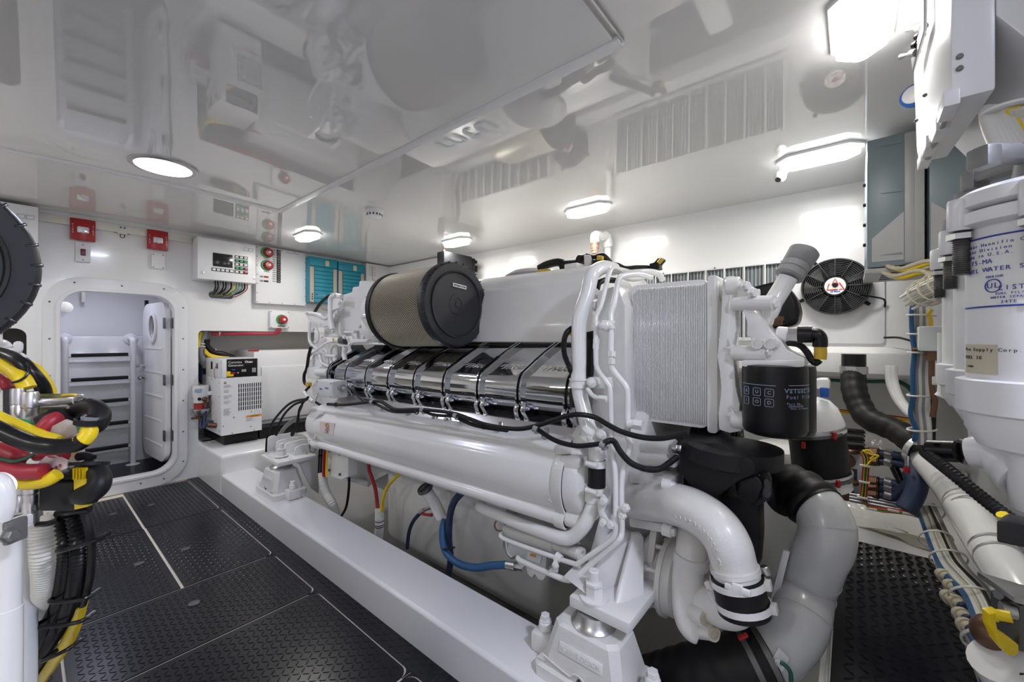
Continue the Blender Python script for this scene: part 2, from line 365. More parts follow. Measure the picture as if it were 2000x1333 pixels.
for x,y in((630,218),(390,275),(848,495),(555,588),(900,838)):
    p=Q('C7',x,y,Z=0); b=B(); lathe(b,[(.02,0),(.02,.003),(.015,.004),(.014,.0025),(0,.0025)],p,(0,0,1),20); struct('lift_ring',b,'darks',floor)
# engine beds (stringers) and platform
b=B(); prism(b,[V((.895,.0-.3,-.3)),V((.895,-.3,.132)),V((.905,-.3,.142)),V((1.10,-.3,.142)),V((1.10,-.3,-.3))],(0,3.75,0),.004); struct('trim_2',b,'white')
b=B(); prism(b,[V((.035,-.9,-.3)),V((.035,-.9,.132)),V((.025,-.9,.142)),V((-.16,-.9,.142)),V((-.16,-.9,-.3))],(0,4.3,0),.004); struct('trim_3',b,'white')
b=B(); box(b,.893,2.9,3.40,4.75,-.3,.272,.025,3); struct('trim_4',b,'wall')
b=B(); box(b,2.3,2.42,.25,3.4,-.3,.142,.004); struct('trim_5',b,'white')
# raised aft platform to the right with its tread mat
b=B(); box(b,1.02,3.1,-.449,.075,-.3,.105,.004); plat=struct('trim_6',b,'white')
b=B(); box(b,1.02,2.66,.052,.060,.105,.118,.001); box(b,1.02,2.62,-.290,-.284,.105,.118,.001); struct('platform_edge',b,'steel',plat)
b=B(); box(b,1.04,2.61,-.280,.048,.106,.112,.002)
y=-.266; i=0
while y<.04:
    x=1.06; j=0
    while x<2.59:
        tread(b,x,y,.112,.020,.0045,.0032,PI/4 if (i+j)%2 else -PI/4); x+=.034; j+=1
    y+=.034; i+=1
tag(obj('tread_mat',b,'mat'),'black diamond-tread rubber mat on the raised white platform at right','floor mat')
# ================= LIGHT FITTINGS =================
LEDS=[(1.375,-.02,90),(2.2,.11,0),(2.21,1.24,0),(2.26,2.47,0),(1.43,3.28,0)]
def oval(b,p,L,Wd,h,r=.04,n=6):
    return prism(b,[V((p[0]+x,p[1]+y,p[2])) for x,y in rrect(-L/2,L/2,-Wd/2,Wd/2,r,n)],(0,0,-h),.012,2)
def led_light(x,y,rot,label):
    t=thing('bulkhead_light',label,'light',(x,y,zc(x)),'bulkhead lights on the ceiling')
    b=B(); oval(b,(x,y,zc(x)+.004),.135,.31,.016,.05,1); obj('light_housing',b,'white',t)
    b=B(); oval(b,(x,y,zc(x)-.012),.11,.28,.028,.045,1); obj('light_diffuser',b,'led',t)
    l=bpy.data.lights.new('lamp','AREA'); l.shape='RECTANGLE'; l.size=.10; l.size_y=.26; l.energy=4.2; l.color=(1,.97,.905)
    lo=bpy.data.objects.new('lamp',l); C.objects.link(lo); lo.parent=t; lo.location=(0,0,-.050)
    t.rotation_euler.z=math.radians(rot); return t
ll=['largest lit bulkhead light, at top right beside the white wall cabinet','lit bulkhead light on the ceiling above the black fan',
'lit bulkhead light on the ceiling above the white pipe elbow and copper nozzle','lit bulkhead light on the ceiling above the small black box','lit bulkhead light above the teal chargers']
for (x,y,r),lb in zip(LEDS,ll):
    t=led_light(x,y,r,lb)
    if y<.05: next(k for k in kids(t) if k.type=='LIGHT').data.energy*=.28
for x,y,lb in((-1.15,.4,'near'),(-1.15,2.4,'middle'),(-.75,3.28,'far')): led_light(x,y,0,lb+' one of the lit bulkhead lights over the left-hand engine')
t=thing('round_light','round recessed ceiling light glowing bluish white in front of the doorway','light',(.43,2.52,zc(.43)))
b=B(); lathe(b,[(.13,0),(.13,-.012),(.122,-.016),(.108,-.016)],(.43,2.52,zc(.43)-.008),(0,0,1),40,cap=False); obj('light_bezel',b,'steel',t)
b=B(); lathe(b,[(.108,-.010),(.104,-.018),(.06,-.024),(0,-.026)],(.43,2.52,zc(.43)-.008),(0,0,1),40); obj('light_diffuser',b,'ledr',t)
l=bpy.data.lights.new('lamp','AREA'); l.shape='DISK'; l.size=.2; l.energy=4.2*2.6; l.color=(.74,.79,1); lo=bpy.data.objects.new('lamp',l); C.objects.link(lo); lo.parent=t; lo.location=(0,0,-.045); l.energy*=.38
t=thing('round_light','round recessed ceiling light over the aisle behind the camera, outside the photo','light',(.43,-.65,zc(.43)))
b=B(); lathe(b,[(.108,-.010),(.104,-.018),(.06,-.024),(0,-.026)],(.43,-.65,zc(.43)-.002),(0,0,1),40); obj('light_diffuser',b,'ledr',t)
l=bpy.data.lights.new('lamp','AREA'); l.shape='DISK'; l.size=.2; l.energy=4.2*2.6; l.color=(.74,.79,1); lo=bpy.data.objects.new('lamp',l); C.objects.link(lo); lo.parent=t; lo.location=(0,0,-.045); l.energy*=1.5

t=thing('alcove_fill_light','added bluish fill light brightening the doorway alcove, above the ladder, out of view','light',(.35,4.42,1.61))  # unseen lamp added to brighten the alcove
b=B(); lathe(b,[(.06,0),(.06,-.012),(0,-.016)],(.35,4.42,1.618),(0,0,1),24); obj('light_diffuser',b,'ledr',t)
l=bpy.data.lights.new('lamp','AREA'); l.shape='DISK'; l.size=.12; l.energy=4.2*.3; l.color=(.74,.76,1); lo=bpy.data.objects.new('lamp',l); C.objects.link(lo); lo.parent=t; lo.location=(0,0,-.02)
# ================= FAR WALL EQUIPMENT =================
XP,ZP,YM=V((1,0,0)),V((0,0,1)),V((0,-1,0))
def fp(u0,v0,u1,v1,Y):   # box corners on a far-wall plane -> x0,x1,z0,z1
    a=W(u0,v0,Y=Y); b=W(u0,v1,Y=Y); c=W(u1,(v0+v1)/2,Y=Y); return a.x,c.x,b.z,a.z
def fbox(u0,v0,u1,v1,dep,bev=.004,Y=YW):
    x0,x1,z0,z1=fp(u0,v0,u1,v1,Y-dep); b=B(); box(b,x0,x1,Y-dep,Y-.0005,z0,z1,bev); return b,(x0,x1,z0,z1)
def yscrew(b,x,z,y,r=.004): lathe(b,[(r,0),(r,.0015),(r*.5,.003),(0,.003)],(x,y,z),YM,8)
# fire strobes
for (u0,v0,u1,v1,lb) in((137,424,187,466,'left of the two red fire strobes above the doorway'),(288,447,329,485,'right of the two red fire strobes above the doorway')):
    x0,x1,z0,z1=fp(u0,v0,u1,v1,YW-.05); t=thing('fire_strobe',lb,'alarm',((x0+x1)/2,YW,z0),'fire strobes on the far wall')
    b=B(); box(b,x0+.006,x1-.006,YW-.02,YW-.001,z0+.006,z1-.006,.004)
    n=8; prof=[(x0,YW-.018)]+[(x0+(x1-x0)*i/n,YW-.042-.010*math.sin(PI*i/n)) for i in range(n+1)]+[(x1,YW-.018)]
    prism(b,[V((x,y,z0)) for x,y in prof],(0,0,z1-z0),.003); obj('strobe_body',b,'red',t)
    cx=(x0+x1)/2; cz=(z0+z1)/2; b=B(); box(b,cx-.028,cx+.028,YW-.060,YW-.045,cz-.024,cz+.018,.008,3); obj('strobe_lens',b,'clear',t)
    b=B(); cyl(b,(cx,YW-.062,cz-.028),(cx,YW-.062,cz),.004,8); obj('flash_tube',b,'white',t)
    for s in(-1,1):
        for i,ch in enumerate('FIRE'): text(ch,.015,(cx+s*.047,YW-.0515,cz+.026-i*.017),XP,ZP,'paper',t,ext=.0003)
b,r=fbox(147,473,177,510,.03); t=tag(obj('call_switch',b,'white'),'white wall plate with a dark red rocker switch under the left strobe','switch')
b=B(); cx=(r[0]+r[1])/2; cz=(r[2]+r[3])/2; box(b,cx-.012,cx+.012,YW-.04,YW-.029,cz-.022,cz+.022,.003); obj('rocker',b,mat('dark_red_rocker',(.12,.01,.01),.3),t)
b=B(); yscrew(b,cx,r[3]-.012,YW-.030); yscrew(b,cx,r[2]+.012,YW-.030); obj('screw',b,'darks',t)
b,r=fbox(296,494,322,524,.02); t=tag(obj('blank_plate',b,'white'),'blank white cover plate below the right fire strobe','cover plate')
b=B(); [yscrew(b,x,z,YW-.020) for x in(r[0]+.01,r[1]-.01) for z in(r[2]+.01,r[3]-.01)]; obj('screw',b,'darks',t)
b,r=fbox(230,440,249,456,.03); t=tag(obj('wall_sensor',b,'cream'),'small cream sensor with two blue dots between the red strobes','sensor')
b=B(); box(b,r[0]-.018,r[0]-.001,YW-.02,YW-.001,r[2]+.006,r[3]-.004,.003); box(b,r[1]+.001,r[1]+.016,YW-.02,YW-.001,r[2]+.006,r[3]-.004,.003); obj('bracket',b,'mgrey',t)
b=B(); [lathe(b,[(.006,0),(.006,.002),(0,.002)],(r[0]+(r[1]-r[0])*f,YW-.030,r[3]-.013),YM,10) for f in(.3,.7)]; obj('indicator',b,'bluel',t)
b=B(); cx=(r[0]+r[1])/2; tube(b,[V((cx+.012*math.cos(a*PI/6),YW-.02,r[2]-.012+.014*math.sin(a*PI/6))) for a in range(13)],.0025,6,3); obj('wire_loop',b,'blackp',t)
# control panel with screen and keypad
Yf=3.83; x0,x1,z0,z1=fp(386,462,500,544,Yf); x0=.852
t=thing('control_panel',"white control cabinet with a black screen and a coloured keypad, right of the doorway",'control panel',((x0+x1)/2,YW,z0))
b=B(); box(b,x0,x1,Yf,YW-.001,z0,z1,.006); obj('cabinet',b,'white',t)
def onp(f,x,y,Y): return Q(f,x,y,Y=Y)
a=onp('A2',265,350,Yf); c=onp('A2',448,492,Yf); zb=onp('A2',265,475,Yf).z
b=B(); box(b,a.x,c.x,Yf-.004,Yf,zb,a.z,.0015); obj('screen',b,'screen',t)
kx=[onp('A2',x,500,Yf).x for x in(488,530,570)]; kz=[onp('A2',488,y,Yf).z for y in(392,427,460,495,530)]
kc=[['paper']*3,['green']*3,['paper']*3,['green','green','red'],['paper','paper','red']]
def key(x,z,m):
    b=B(); box(b,x-.0155,x+.0155,Yf-.003,Yf,z-.0125,z+.0125,.001); o=obj('key',b,'ink',t); b=B(); box(b,x-.0105,x+.0105,Yf-.005,Yf-.003,z-.008,z+.008,.001); obj('key_cap',b,m,o)
for r_,z in enumerate(kz):
    for q_,x in enumerate(kx): key(x,z,kc[r_][q_])
for i in range(5): p=onp('A2',275+41*i,510+4*i,Yf); key(p.x,kz[4],'paper')
a=onp('A2',550,318,Yf)
for dx in(0,.036): 
    b=B(); z=a.z; pts=[(a.x+dx,z-.012),(a.x+dx+.03,z-.012),(a.x+dx+.034,z+.012),(a.x+dx+.004,z+.012),(a.x+dx,z-.012)]
    tube(b,[V((x,Yf-.001,z)) for x,z in pts],.0012,5,straight=True); obj('emblem_outline',b,'gink',t)
for x,y in((168,536),(650,590)):
    b=B(); p=onp('A2',x,y,Yf); lathe(b,[(.011,0),(.011,.003),(.006,.004),(.006,.001),(0,.001)],p,YM,16); obj('lock',b,'steel',t)
for x in(x0+.06,x1-.08):
    b=B(); lathe(b,[(.012,0),(.012,.01),(0,.01)],(x,Yf+.05,z1-.0),ZP,12); box(b,x-.02,x+.02,Yf+.03,Yf+.07,z1,z1+.004); obj('mounting_lug',b,'cream',t)
# loom from cabinet to wall slot
t=thing('cable_loom','loom of black, green and yellow wires looping from the control cabinet into the wall slot','cables',(1.05,YW-.1,1.45))
cols=['blackp','blackp','cableg','blackp','blackp','cableg','blackp','yellow','green','cableg','dgreen','blackp','red']
for i in range(13):
    f=i/12; s=onp('A2',285+f*300,612+f*25,3.9); s.y=3.90; s.z=z0+.002
    e=onp('A2',250+ (i%7)*22,735+(i%3)*8,YW); m1=onp('A2',290+f*285,668+f*35,3.88); m2=onp('A2',270+f*190,725+f*40-(i%3)*6,3.93); e.y=YW+.02
    b=B(); tube(b,[s,m1,m2,e],.0055 if cols[i] in('blackp','cableg') else .0035,8,7); obj('wire',b,cols[i],t)
# breaker panel with battery switches
Y2=3.93; x0,x1,z0,z1=fp(500,480,598,592,Y2)
t=thing('breaker_panel','large flat white panel with two red battery switches and a column of breakers','electrical panel',((x0+x1)/2,YW,z0))
b=B(); box(b,x0,x1,Y2,YW-.001,z0,z1,.004); obj('cabinet',b,'white',t)
def batswitch(p,t,R=.047):
    b=B(); lathe(b,[(R,0),(R,.008),(R*.93,.012),(0,.012)],p,YM,28); o=obj('battery_switch',b,'green',t)
    q=p+V((.008,-.012,0)); b=B(); lathe(b,[(R*.85,0),(R*.85,.012),(R*.74,.02),(R*.74,.026),(R*.62,.034),(0,.036)],q,YM,24); obj('switch_knob',b,'red',o)
    b=B(); lathe(b,[(R*.24,0),(R*.24,.003),(0,.003)],q+V((0,-.035,0)),YM,14); obj('knob_cap',b,'paper',o)
for x,y in((765,352),(765,470)):
    batswitch(onp('A2',x,y,Y2),t)
    p=onp('A2',x,y+58,Y2); b=B(); box(b,p.x-.022,p.x+.022,Y2-.002,Y2,p.z-.003,p.z+.003); obj('switch_tag',b,'gink',t)
zs=[onp('A2',875,y,Y2).z for y in(335,357,378,400,422,442,461,481,501,520,540,560,580,600,622)]
xb=onp('A2',875,480,Y2).x; xl=onp('A2',834,480,Y2).x
for z in zs:
    b=B(); box(b,xb-.016,xb+.016,Y2-.008,Y2,z-.0085,z+.0085,.001); o=obj('breaker',b,'blackp',t)
    b=B(); box(b,xb-.006,xb+.006,Y2-.014,Y2-.008,z-.004,z+.003,.001); obj('toggle',b,'mgrey',o)
    b=B(); box(b,xl-.012,xl+.012,Y2-.0015,Y2,z-.004,z+.004); obj('breaker_tag',b,'gink',t)
for x,y,w_,m_ in((718,573,.012,'gink'),(760,577,.018,'redglass'),(718,613,.012,'gink'),(760,617,.018,'blackp')):
    p=onp('A2',x,y,Y2); b=B(); box(b,p.x-w_,p.x+w_,Y2-.003,Y2,p.z-.007,p.z+.007); obj('small_rocker',b,m_,t)
p=onp('A2',1005,355,Y2); b=B(); box(b,p.x-.06,p.x+.06,Y2-.0008,Y2,p.z-.001,p.z+.001); box(b,p.x-.05,p.x+.05,Y2-.0008,Y2,p.z-.007,p.z-.0055); obj('print',b,'gink',t)
b=B()
for i in range(7):
    z=z0+.01+(z1-z0-.02)*i/6; yscrew(b,x1-.008,z,Y2); yscrew(b,x0+.008,z,Y2)
for i in range(1,4): x=x0+(x1-x0)*i/4; yscrew(b,x,z0+.01,Y2); yscrew(b,x,z1-.01,Y2)
obj('screw',b,'darks',t)
# single battery switch box and red cable
b,r=fbox(528,607,565,641,.05); t=tag(obj('battery_switch_box',b,'white'),'small white switch box with one red and green rotary switch below the breaker panel','switch')
cx=(r[0]+r[1])/2+.012; cz=(r[2]+r[3])/2; batswitch(V((cx,YW-.05,cz)),t,.045)
b=B(); box(b,cx-.03,cx+.03,YW-.052,YW-.05,r[2]+.012,r[2]+.026); obj('switch_tag',b,'gink',t)
b=B(); [yscrew(b,x,z,YW-.05) for x in(r[0]+.008,r[1]-.008) for z in(r[2]+.008,r[3]-.008)]; obj('screw',b,'darks',t)
t=thing('battery_cable','red battery cable running from the single switch box along the recess edge','cable',(1.2,3.97,1.15))
pts=[Q('A2',880,1050,Y=3.97),Q('A2',872,1075,Y=3.97),Q('A2',845,1098,Y=3.98),Q('A2',790,1103,Y=3.99),Q('A2',620,1102,Y=4.0),Q('A2',420,1104,Y=4.03),Q('A2',245,1104,Y=4.06)]
b=B(); tube(b,pts,.012,10); tube(b,[p+V((.012,-.004,-.006)) for p in pts],.010,10); obj('conductor',b,'redc',t)
for x in(325,480,640,745):
    b=B(); p=Q('A2',x,1104,Y=4.03); ring(b,p,XP,.0165,.005,.002,16); obj('cable_tie',b,'cable',t)
# two teal chargers
for k,(u0,u1,v0,v1) in enumerate(((605,659,500,590),(661,712,510,594))):
    Yc=3.84; x0,x1,z0,z1=fp(u0,v0,u1,v1,Yc)
    t=thing('battery_charger',('teal wall-mounted charger next to the breaker panel, text on its lower front','second teal wall-mounted charger, partly behind the white engine pipework')[k],'charger',((x0+x1)/2,YW,z0),'teal chargers')
    b=B(); box(b,x0,x1,Yc+.01,YW-.001,z0,z1,.006); box(b,x0+.001,x1-.001,Yc-.001,Yc+.01,z1-.085,z1-.002,.004); 
    xa,xc=x0+.045,x1-.045; n=9
    for i in range(n):
        za=z0+(z1-.09-z0)*i/n; box(b,xa,xc,Yc,Yc+.012,za+.002,za+(z1-.09-z0)/n-.002,.002)
    obj('housing',b,'teal',t)
    for xx in(x0+.022,x1-.022):
        b=B(); box(b,xx-.018,xx+.018,Yc-.002,Yc+.012,z0+.002,z1-.095,.003); obj('end_strip',b,'tan',t)
    b=B(); cx=x0+(x1-x0)*.62; box(b,cx-.018,cx+.018,Yc-.003,Yc-.0005,z1-.075,z1-.025); obj('sticker',b,mat('pale_yellow_sticker',(.55,.52,.3),.5),t)
    b=B()
    for i in range(3): lathe(b,[(.006,0),(.006,.004),(0,.004)],(x0+.022,Yc-.002,z0+.03+.022*i),YM,10)
    obj('terminal',b,'blackp',t)
    text('24/100-2',.026,((x0+x1)/2-.01,Yc-.001,z0+.072),XP,ZP,'lblue',t)
    b=B(); p=V(((x0+x1)/2,Yc+.08,z0)); tube(b,[p,p+V((.01,0,-.04)),p+V((.06,.02,-.06)),p+V((.12,.05,-.055))],.006,8); obj('lead',b,'beigec',t)
# white box with wiring drawing
Yb=3.88; x0,x1,z0,z1=fp(715,514,760,572,Yb)
t=thing('junction_box','white box with a faint wiring drawing, right of the teal chargers','junction box',((x0+x1)/2,YW,z0))
b=B(); box(b,x0,x1,Yb,YW-.001,z0,z1,.004); obj('enclosure',b,'white',t)
b=B(); box(b,x0+.03,x0+.11,Yb-.001,Yb,z1-.13,z1-.02); obj('diagram_sheet',b,'cable',t)
b=B(); tube(b,[V((x0+.07,Yb-.002,z1-.03)),V((x0+.075,Yb-.002,z1-.16)),V((x0+.12,Yb-.002,z1-.175)),V((x0+.16,Yb-.002,z1-.17))],.0025,5); obj('marker_line',b,'gink',t)
b=B(); tube(b,[V((x1-.06,Yb+.05,z1)),V((x1-.05,Yb+.06,z1+.06)),V((x1-.09,Yb+.09,z1+.1))],.005,6); obj('lead',b,'beigec',t)
# smoke detector
p=V((1.43,2.33,zc(1.43))); t=thing('smoke_detector','white round smoke detector on the ceiling above the teal chargers','smoke detector',p)
b=B(); lathe(b,[(0,0),(.055,0),(.055,-.018),(.048,-.022),(.048,-.03),(.045,-.045),(.03,-.055),(0,-.057)],p,ZP,28); obj('detector_body',b,'white',t)
for i in range(14):
    a=2*PI*i/14; b=B(); c=p+V((.047*math.cos(a),.047*math.sin(a),-.034)); obox(b,c,V((-math.sin(a),math.cos(a),0))*.004,V((math.cos(a),math.sin(a),0))*.0015,V((0,0,.006))); obj('vent_slot',b,'blackp',t)
# ladder in the alcove
t=thing('ladder','white tubular ladder with black rubber treads inside the doorway','ladder',(.40,4.58,.055))
for x in(.205,.585):
    b=B(); tube(b,[V((x,4.71,1.10)),V((x,4.65,1.10)),V((x,4.60,1.085)),V((x,4.58,1.03)),V((x,4.58,.5)),V((x,4.58,.06))],.019,14,6); obj('stile',b,'white',t)
    b=B(); lathe(b,[(.045,0),(.045,.006),(.02,.012)],(x,4.718,1.10),YM,20); obj('wall_flange',b,'white',t)
    b=B(); lathe(b,[(.045,0),(.045,.005),(.02,.010)],(x,4.58,.056),ZP,20); obj('foot_flange',b,'white',t)
for z in(.975,.786,.605,.42,.228):
    b=B(); cyl(b,(.21,4.58,z-.012),(.58,4.58,z-.012),.009,10); o=obj('rung',b,'white',t)
    b=B(); box(b,.235,.555,4.555,4.60,z-.016,z+.010,.006,2); obj('tread_pad',b,'black',o)
# generator unit in the right recess
Yg=3.66; gx0,gx1=.955,1.235; gz0,gz1=.365,.80
t=thing('generator','white boxed generator set with a grille and control box standing in the recess','generator',(1.09,3.9,.272))
b=B(); box(b,gx0,gx1,Yg,4.16,gz0,gz1,.005)
g=obj('casing',b,'white',t)
# recessed slots as real dark slot plates slightly proud inside a panel cutout
slots=[]; sx0=Q('A4',545,560,Y=Yg).x; sx1=Q('A4',762,560,Y=Yg).x; sz1=Q('A4',650,553,Y=Yg).z; sz0=Q('A4',650,828,Y=Yg).z
for i in range(11):
    for j in range(6):
        x=sx0+(sx1-sx0)*i/10; z=sz0+.02+(sz1-sz0-.04)*j/5; slots.append(rrect(x-.0042,x+.0042,z-.0165,z+.0165,.0035,3))
b=holed([(gx0+.002,gz0),(gx1-.002,gz0),(gx1-.002,gz1),(gx0+.002,gz1)],slots,.004,'xz',Yg-.007); obj('front_panel',b,'white',g,smooth=False)
b=B(); box(b,sx0-.01,sx1+.01,Yg-.0025,Yg-.0005,sz0-.01,sz1+.01); obj('grille_backing',b,'screen',g)
for i in range(9):
    b=B(); z=.50+.013*i; box(b,gx0-.003,gx0+.001,Yg+.13,Yg+.23,z,z+.004); obj('side_louvre',b,'cable',g)
def lines(p0,wd,n,gap,par,m='gink',h=.0012,seed=1):
    rr=random.Random(seed); b=B()
    for i in range(n):
        w2=wd*rr.uniform(.4,1); z=p0.z-i*gap
        box(b,p0.x,p0.x+w2,p0.y-.0006,p0.y,z-h,z)
    obj('fine_print',b,m,par,smooth=False)
for (x,y,n) in((395,580,4),(395,630,4),(395,685,5),(395,740,4),(392,820,9)):
    lines(Q('A4',x,y,Y=Yg-.0075),.06,n,.006,g,seed=x+y)
p=Q('A4',410,557,Y=Yg-.008); text('C',.02,p,XP,ZP,'ink',g,off=.001)
p=Q('A4',495,597,Y=Yg-.008); b=B()
for i in range(6):
    for j in range(6):
        pass
b.free()
p=Q('A4',497,903,Y=Yg-.008); text('CE',.012,p,XP,ZP,'ink',g)
a=Q('A4',618,895,Y=Yg-.008); c=Q('A4',778,895,Y=Yg-.008); b=B(); box(b,a.x,gx1-.004,a.y,a.y+.001,a.z-.009,a.z+.009); o=obj('warning_label',b,mat('orange_label',(.8,.33,.03),.5),g)
text('WARNING',.013,V(((a.x+gx1)/2,a.y-.0003,a.z)),XP,ZP,'ink',g)
lines(a+V((.003,0,-.016)),.07,4,.006,g,seed=9)
p=Q('A4',728,850,Y=Yg-.008); b=B(); ring(b,p,YM,.017,.001,.0012,24); obj('round_stamp',b,'lblue',g); text('OK',.001,p,XP,ZP,'lblue',g) if False else None
for x,y in((390,990),(480,1060),(668,992),(698,1028),(672,842)):
    b=B(); lathe(b,[(.004,0),(.004,.002),(0,.002)],Q('A4',x,y,Y=Yg-.007),YM,8); obj('screw',b,'darks',g)
for yy,zz in((.03,.76),(.03,.66),(.03,.40),(.4,.76),(.22,.78)):
    b=B(); lathe(b,[(.004,0),(.004,.002),(0,.002)],V((gx0,Yg+yy,zz)),(-1,0,0),8); obj('screw',b,'darks',g)
# control box on top
bx0=.955; bz0=.80; bz1=.945
b=B(); box(b,bx0,gx1-.01,Yg+.02,4.05,bz0,bz1,.006); box(b,bx0+.01,bx0+.04,Yg,Yg+.02,bz0+.002,bz1-.002,.003); box(b,gx1-.03,gx1-.012,Yg,Yg+.02,bz0+.002,bz1-.002,.003); cb=obj('control_box',b,'white',t)
b=B(); box(b,bx0+.04,gx1-.03,Yg+.004,Yg+.021,bz0+.003,bz1-.003,.001); o=obj('control_face',b,'blackp',cb)
cx=bx0+.05; Yt=Yg+.0035
text('Cummins',.024,(cx,Yt,bz1-.028),XP,ZP,'paper',cb,align='LEFT'); text('Onan',.024,(cx+.112,Yt,bz1-.028),XP,ZP,'paper',cb,align='LEFT',off=.0008); text('Generator',.024,(cx,Yt,bz1-.052),XP,ZP,'paper',cb,align='LEFT')
for x,z,w_,h_,m_ in((.03,.035,.018,.007,'red'),(.105,.05,.016,.010,'mgrey'),(.175,.05,.014,.018,'mgrey'),(.205,.065,.007,.007,'steel'),(.205,.035,.007,.007,'steel'),(.035,.06,.012,.004,'bluel'),(.065,.035,.006,.006,'steel')):
    b=B(); box(b,cx+x-w_,cx+x+w_,Yt-.003,Yt,bz0+z-h_,bz0+z+h_,.001); obj('panel_button',b,m_,cb)
b=B(); box(b,cx-.01,cx+.014,Yt-.004,Yt,bz0+.01,bz0+.05,.001); box(b,cx+.014,cx+.035,Yt-.004,Yt,bz0+.01,bz0+.026,.001); obj('yellow_tag',b,'yellow',cb)
b=B(); box(b,bx0-.002,bx0+.001,Yg+.06,Yg+.11,bz0+.07,bz0+.11); box(b,bx0-.002,bx0+.001,Yg+.20,Yg+.24,bz0+.06,bz0+.12); obj('side_cutout',b,'screen',cb)
b=B(); tube(b,[V((bx0-.004,Yg+.09,bz0+.09)),V((bx0-.012,Yg+.11,bz0+.06)),V((bx0-.01,Yg+.11,bz0+.01)),V((bx0-.004,Yg+.11,bz0-.01))],.002,6); obj('red_lead',b,'redc',cb)
b=B(); cyl(b,V((bx0-.001,Yg+.10,.43)),V((bx0-.05,Yg+.12,.44)),.02,14); obj('bronze_fitting',b,'bronze',t)
b=B(); box(b,1.0,1.235,Yg+.08,4.3,.272,.36,.004); o=obj('base_frame',b,'blackp',t)
# big sound enclosure to the right
b=B(); box(b,1.245,2.15,3.87,4.32,.365,1.0,.012); t2=tag(obj('sound_enclosure',b,'white'),'large white sound enclosure behind the engine in the recess','enclosure')
b=B(); box(b,1.30,2.15,3.855,3.872,.40,.86,.008); obj('raised_panel',b,'white',t2)
b=B(); box(b,1.245,2.1,Yg+.08,4.3,.272,.364,.004); obj('base_frame',b,'blackp',t2)
p=Q('A4',720,225,Y=3.868); b=B(); box(b,p.x-.06,p.x+.02,3.867,3.87,p.z-.012,p.z+.0); obj('danger_label',b,'red',t2)
lines(V((p.x-.055,3.867,p.z-.02)),.06,5,.008,t2,seed=4)
b=B(); [lathe(b,[(.006,0),(.006,.003),(0,.003)],(1.235,3.87,z),YM,8) for z in(.45,.66,.84)]; obj('screw',b,'darks',t2)
# cable trunk and yellow/black looms in the recess
t=thing('cable_conduit','thick grey conduit with yellow and black cables strapped in the recess corner','cables',(.95,4.1,1.0))
b=B(); tube(b,QL('A4',[(215,20),(190,110),(175,200),(185,300),(225,400)],Y=4.10),.030,14); obj('conduit',b,'cableg',t)
b=B(); tube(b,QL('A4',[(225,120),(230,190),(300,250),(400,270),(480,300),(520,330)],Y=4.08),.022,12); obj('black_cable',b,'blackp',t)
for i in range(4):
    b=B(); tube(b,QL('A4',[(205,215+i*12),(250,262+i*9),(330,288+i*6),(450,300+i*4)],Y=4.06),.0065,8); obj('yellow_cable',b,'yellow',t)
for i in range(3):
    b=B(); tube(b,QL('A4',[(150+i*14,45),(135+i*12,110),(130+i*10,200)],Y=4.08),.006,8); obj('yellow_cable',b,'yellow',t)
for x,y,ax in((190,165,(.15,0,1)),(188,190,(.15,0,1)),(300,255,(1,0,-.2))):
    b=B(); ring(b,Q('A4',x,y,Y=4.10),ax,.034,.008,.003,18); obj('strap',b,'cable',t)
b=B(); tube(b,QL('A4',[(120,395),(170,430),(190,520),(195,560)],Y=4.2),lambda f,L:.055-.03*f,12); tag(obj('funnel_hose',b,'blued'),'dark blue hose neck behind the strainer in the recess','hose')
# raw water strainer
Ys=3.93; p=Q('A4',165,600,Y=Ys); zt=Q('A4',165,580,Y=Ys).z; 
t=thing('water_strainer','white capped strainer with red bowl and steel base left of the generator','strainer',(p.x,Ys,.45))
def zz(y): return Q('A4',165,y,Y=Ys).z
b=B(); lathe(b,[(.0,zz(578)),(.05,zz(582)),(.053,zz(600)),(.053,zz(685)),(.048,zz(700)),(.048,zz(750))],(p.x,Ys,0),ZP,26); obj('strainer_head',b,'white',t)
b=B(); box(b,p.x-.05,p.x-.005,Ys-.056,Ys-.05,zz(640),zz(608)); obj('strainer_label',b,'lblue',t)
b=B(); cyl(b,(p.x,Ys,zz(812)),(p.x,Ys,zz(750)),.045,24); obj('glass_bowl',b,'redglass',t)
b=B(); lathe(b,[(.066,zz(812)),(.066,zz(822)),(.05,zz(870)),(.035,zz(888)),(0,zz(888))],(p.x,Ys,0),ZP,26); obj('steel_cup',b,'steel',t)
b=B(); tube(b,QL('A4',[(70,912),(110,908),(180,908)],Y=Ys-.02),.010,10); cyl(b,(p.x,Ys,zz(930)),(p.x,Ys,zz(885)),.014,12); obj('bronze_cock',b,'bronze',t)
b=B(); cyl(b,Q('A4',212,705,Y=Ys-.05),Q('A4',212,800,Y=Ys-.05),.012,10); sphere(b,Q('A4',205,720,Y=Ys-.06),.02); obj('bronze_valve',b,'bronze',t)
b=B(); p2=Q('A4',150,718,Y=Ys-.048); lathe(b,[(.012,0),(.012,.006),(0,.006)],p2,YM,14); obj('port_plug',b,'blackp',t)
b=B(); box(b,p.x+.03,p.x+.10,Ys-.05,Ys-.03,zz(680),zz(640),.004); obj('strainer_bracket',b,'white',t)
b=B(); tube(b,QL('A4',[(215,800,3.88),(205,900,3.88),(195,980,3.86),(170,1010,3.86),(165,960,3.88),(175,920,3.9)],Y=3.88),.011,10); tube(b,QL('A4',[(190,1010),(240,950),(300,950)],Y=3.84),.012,10); obj('blue_hose',b,'blued',t)
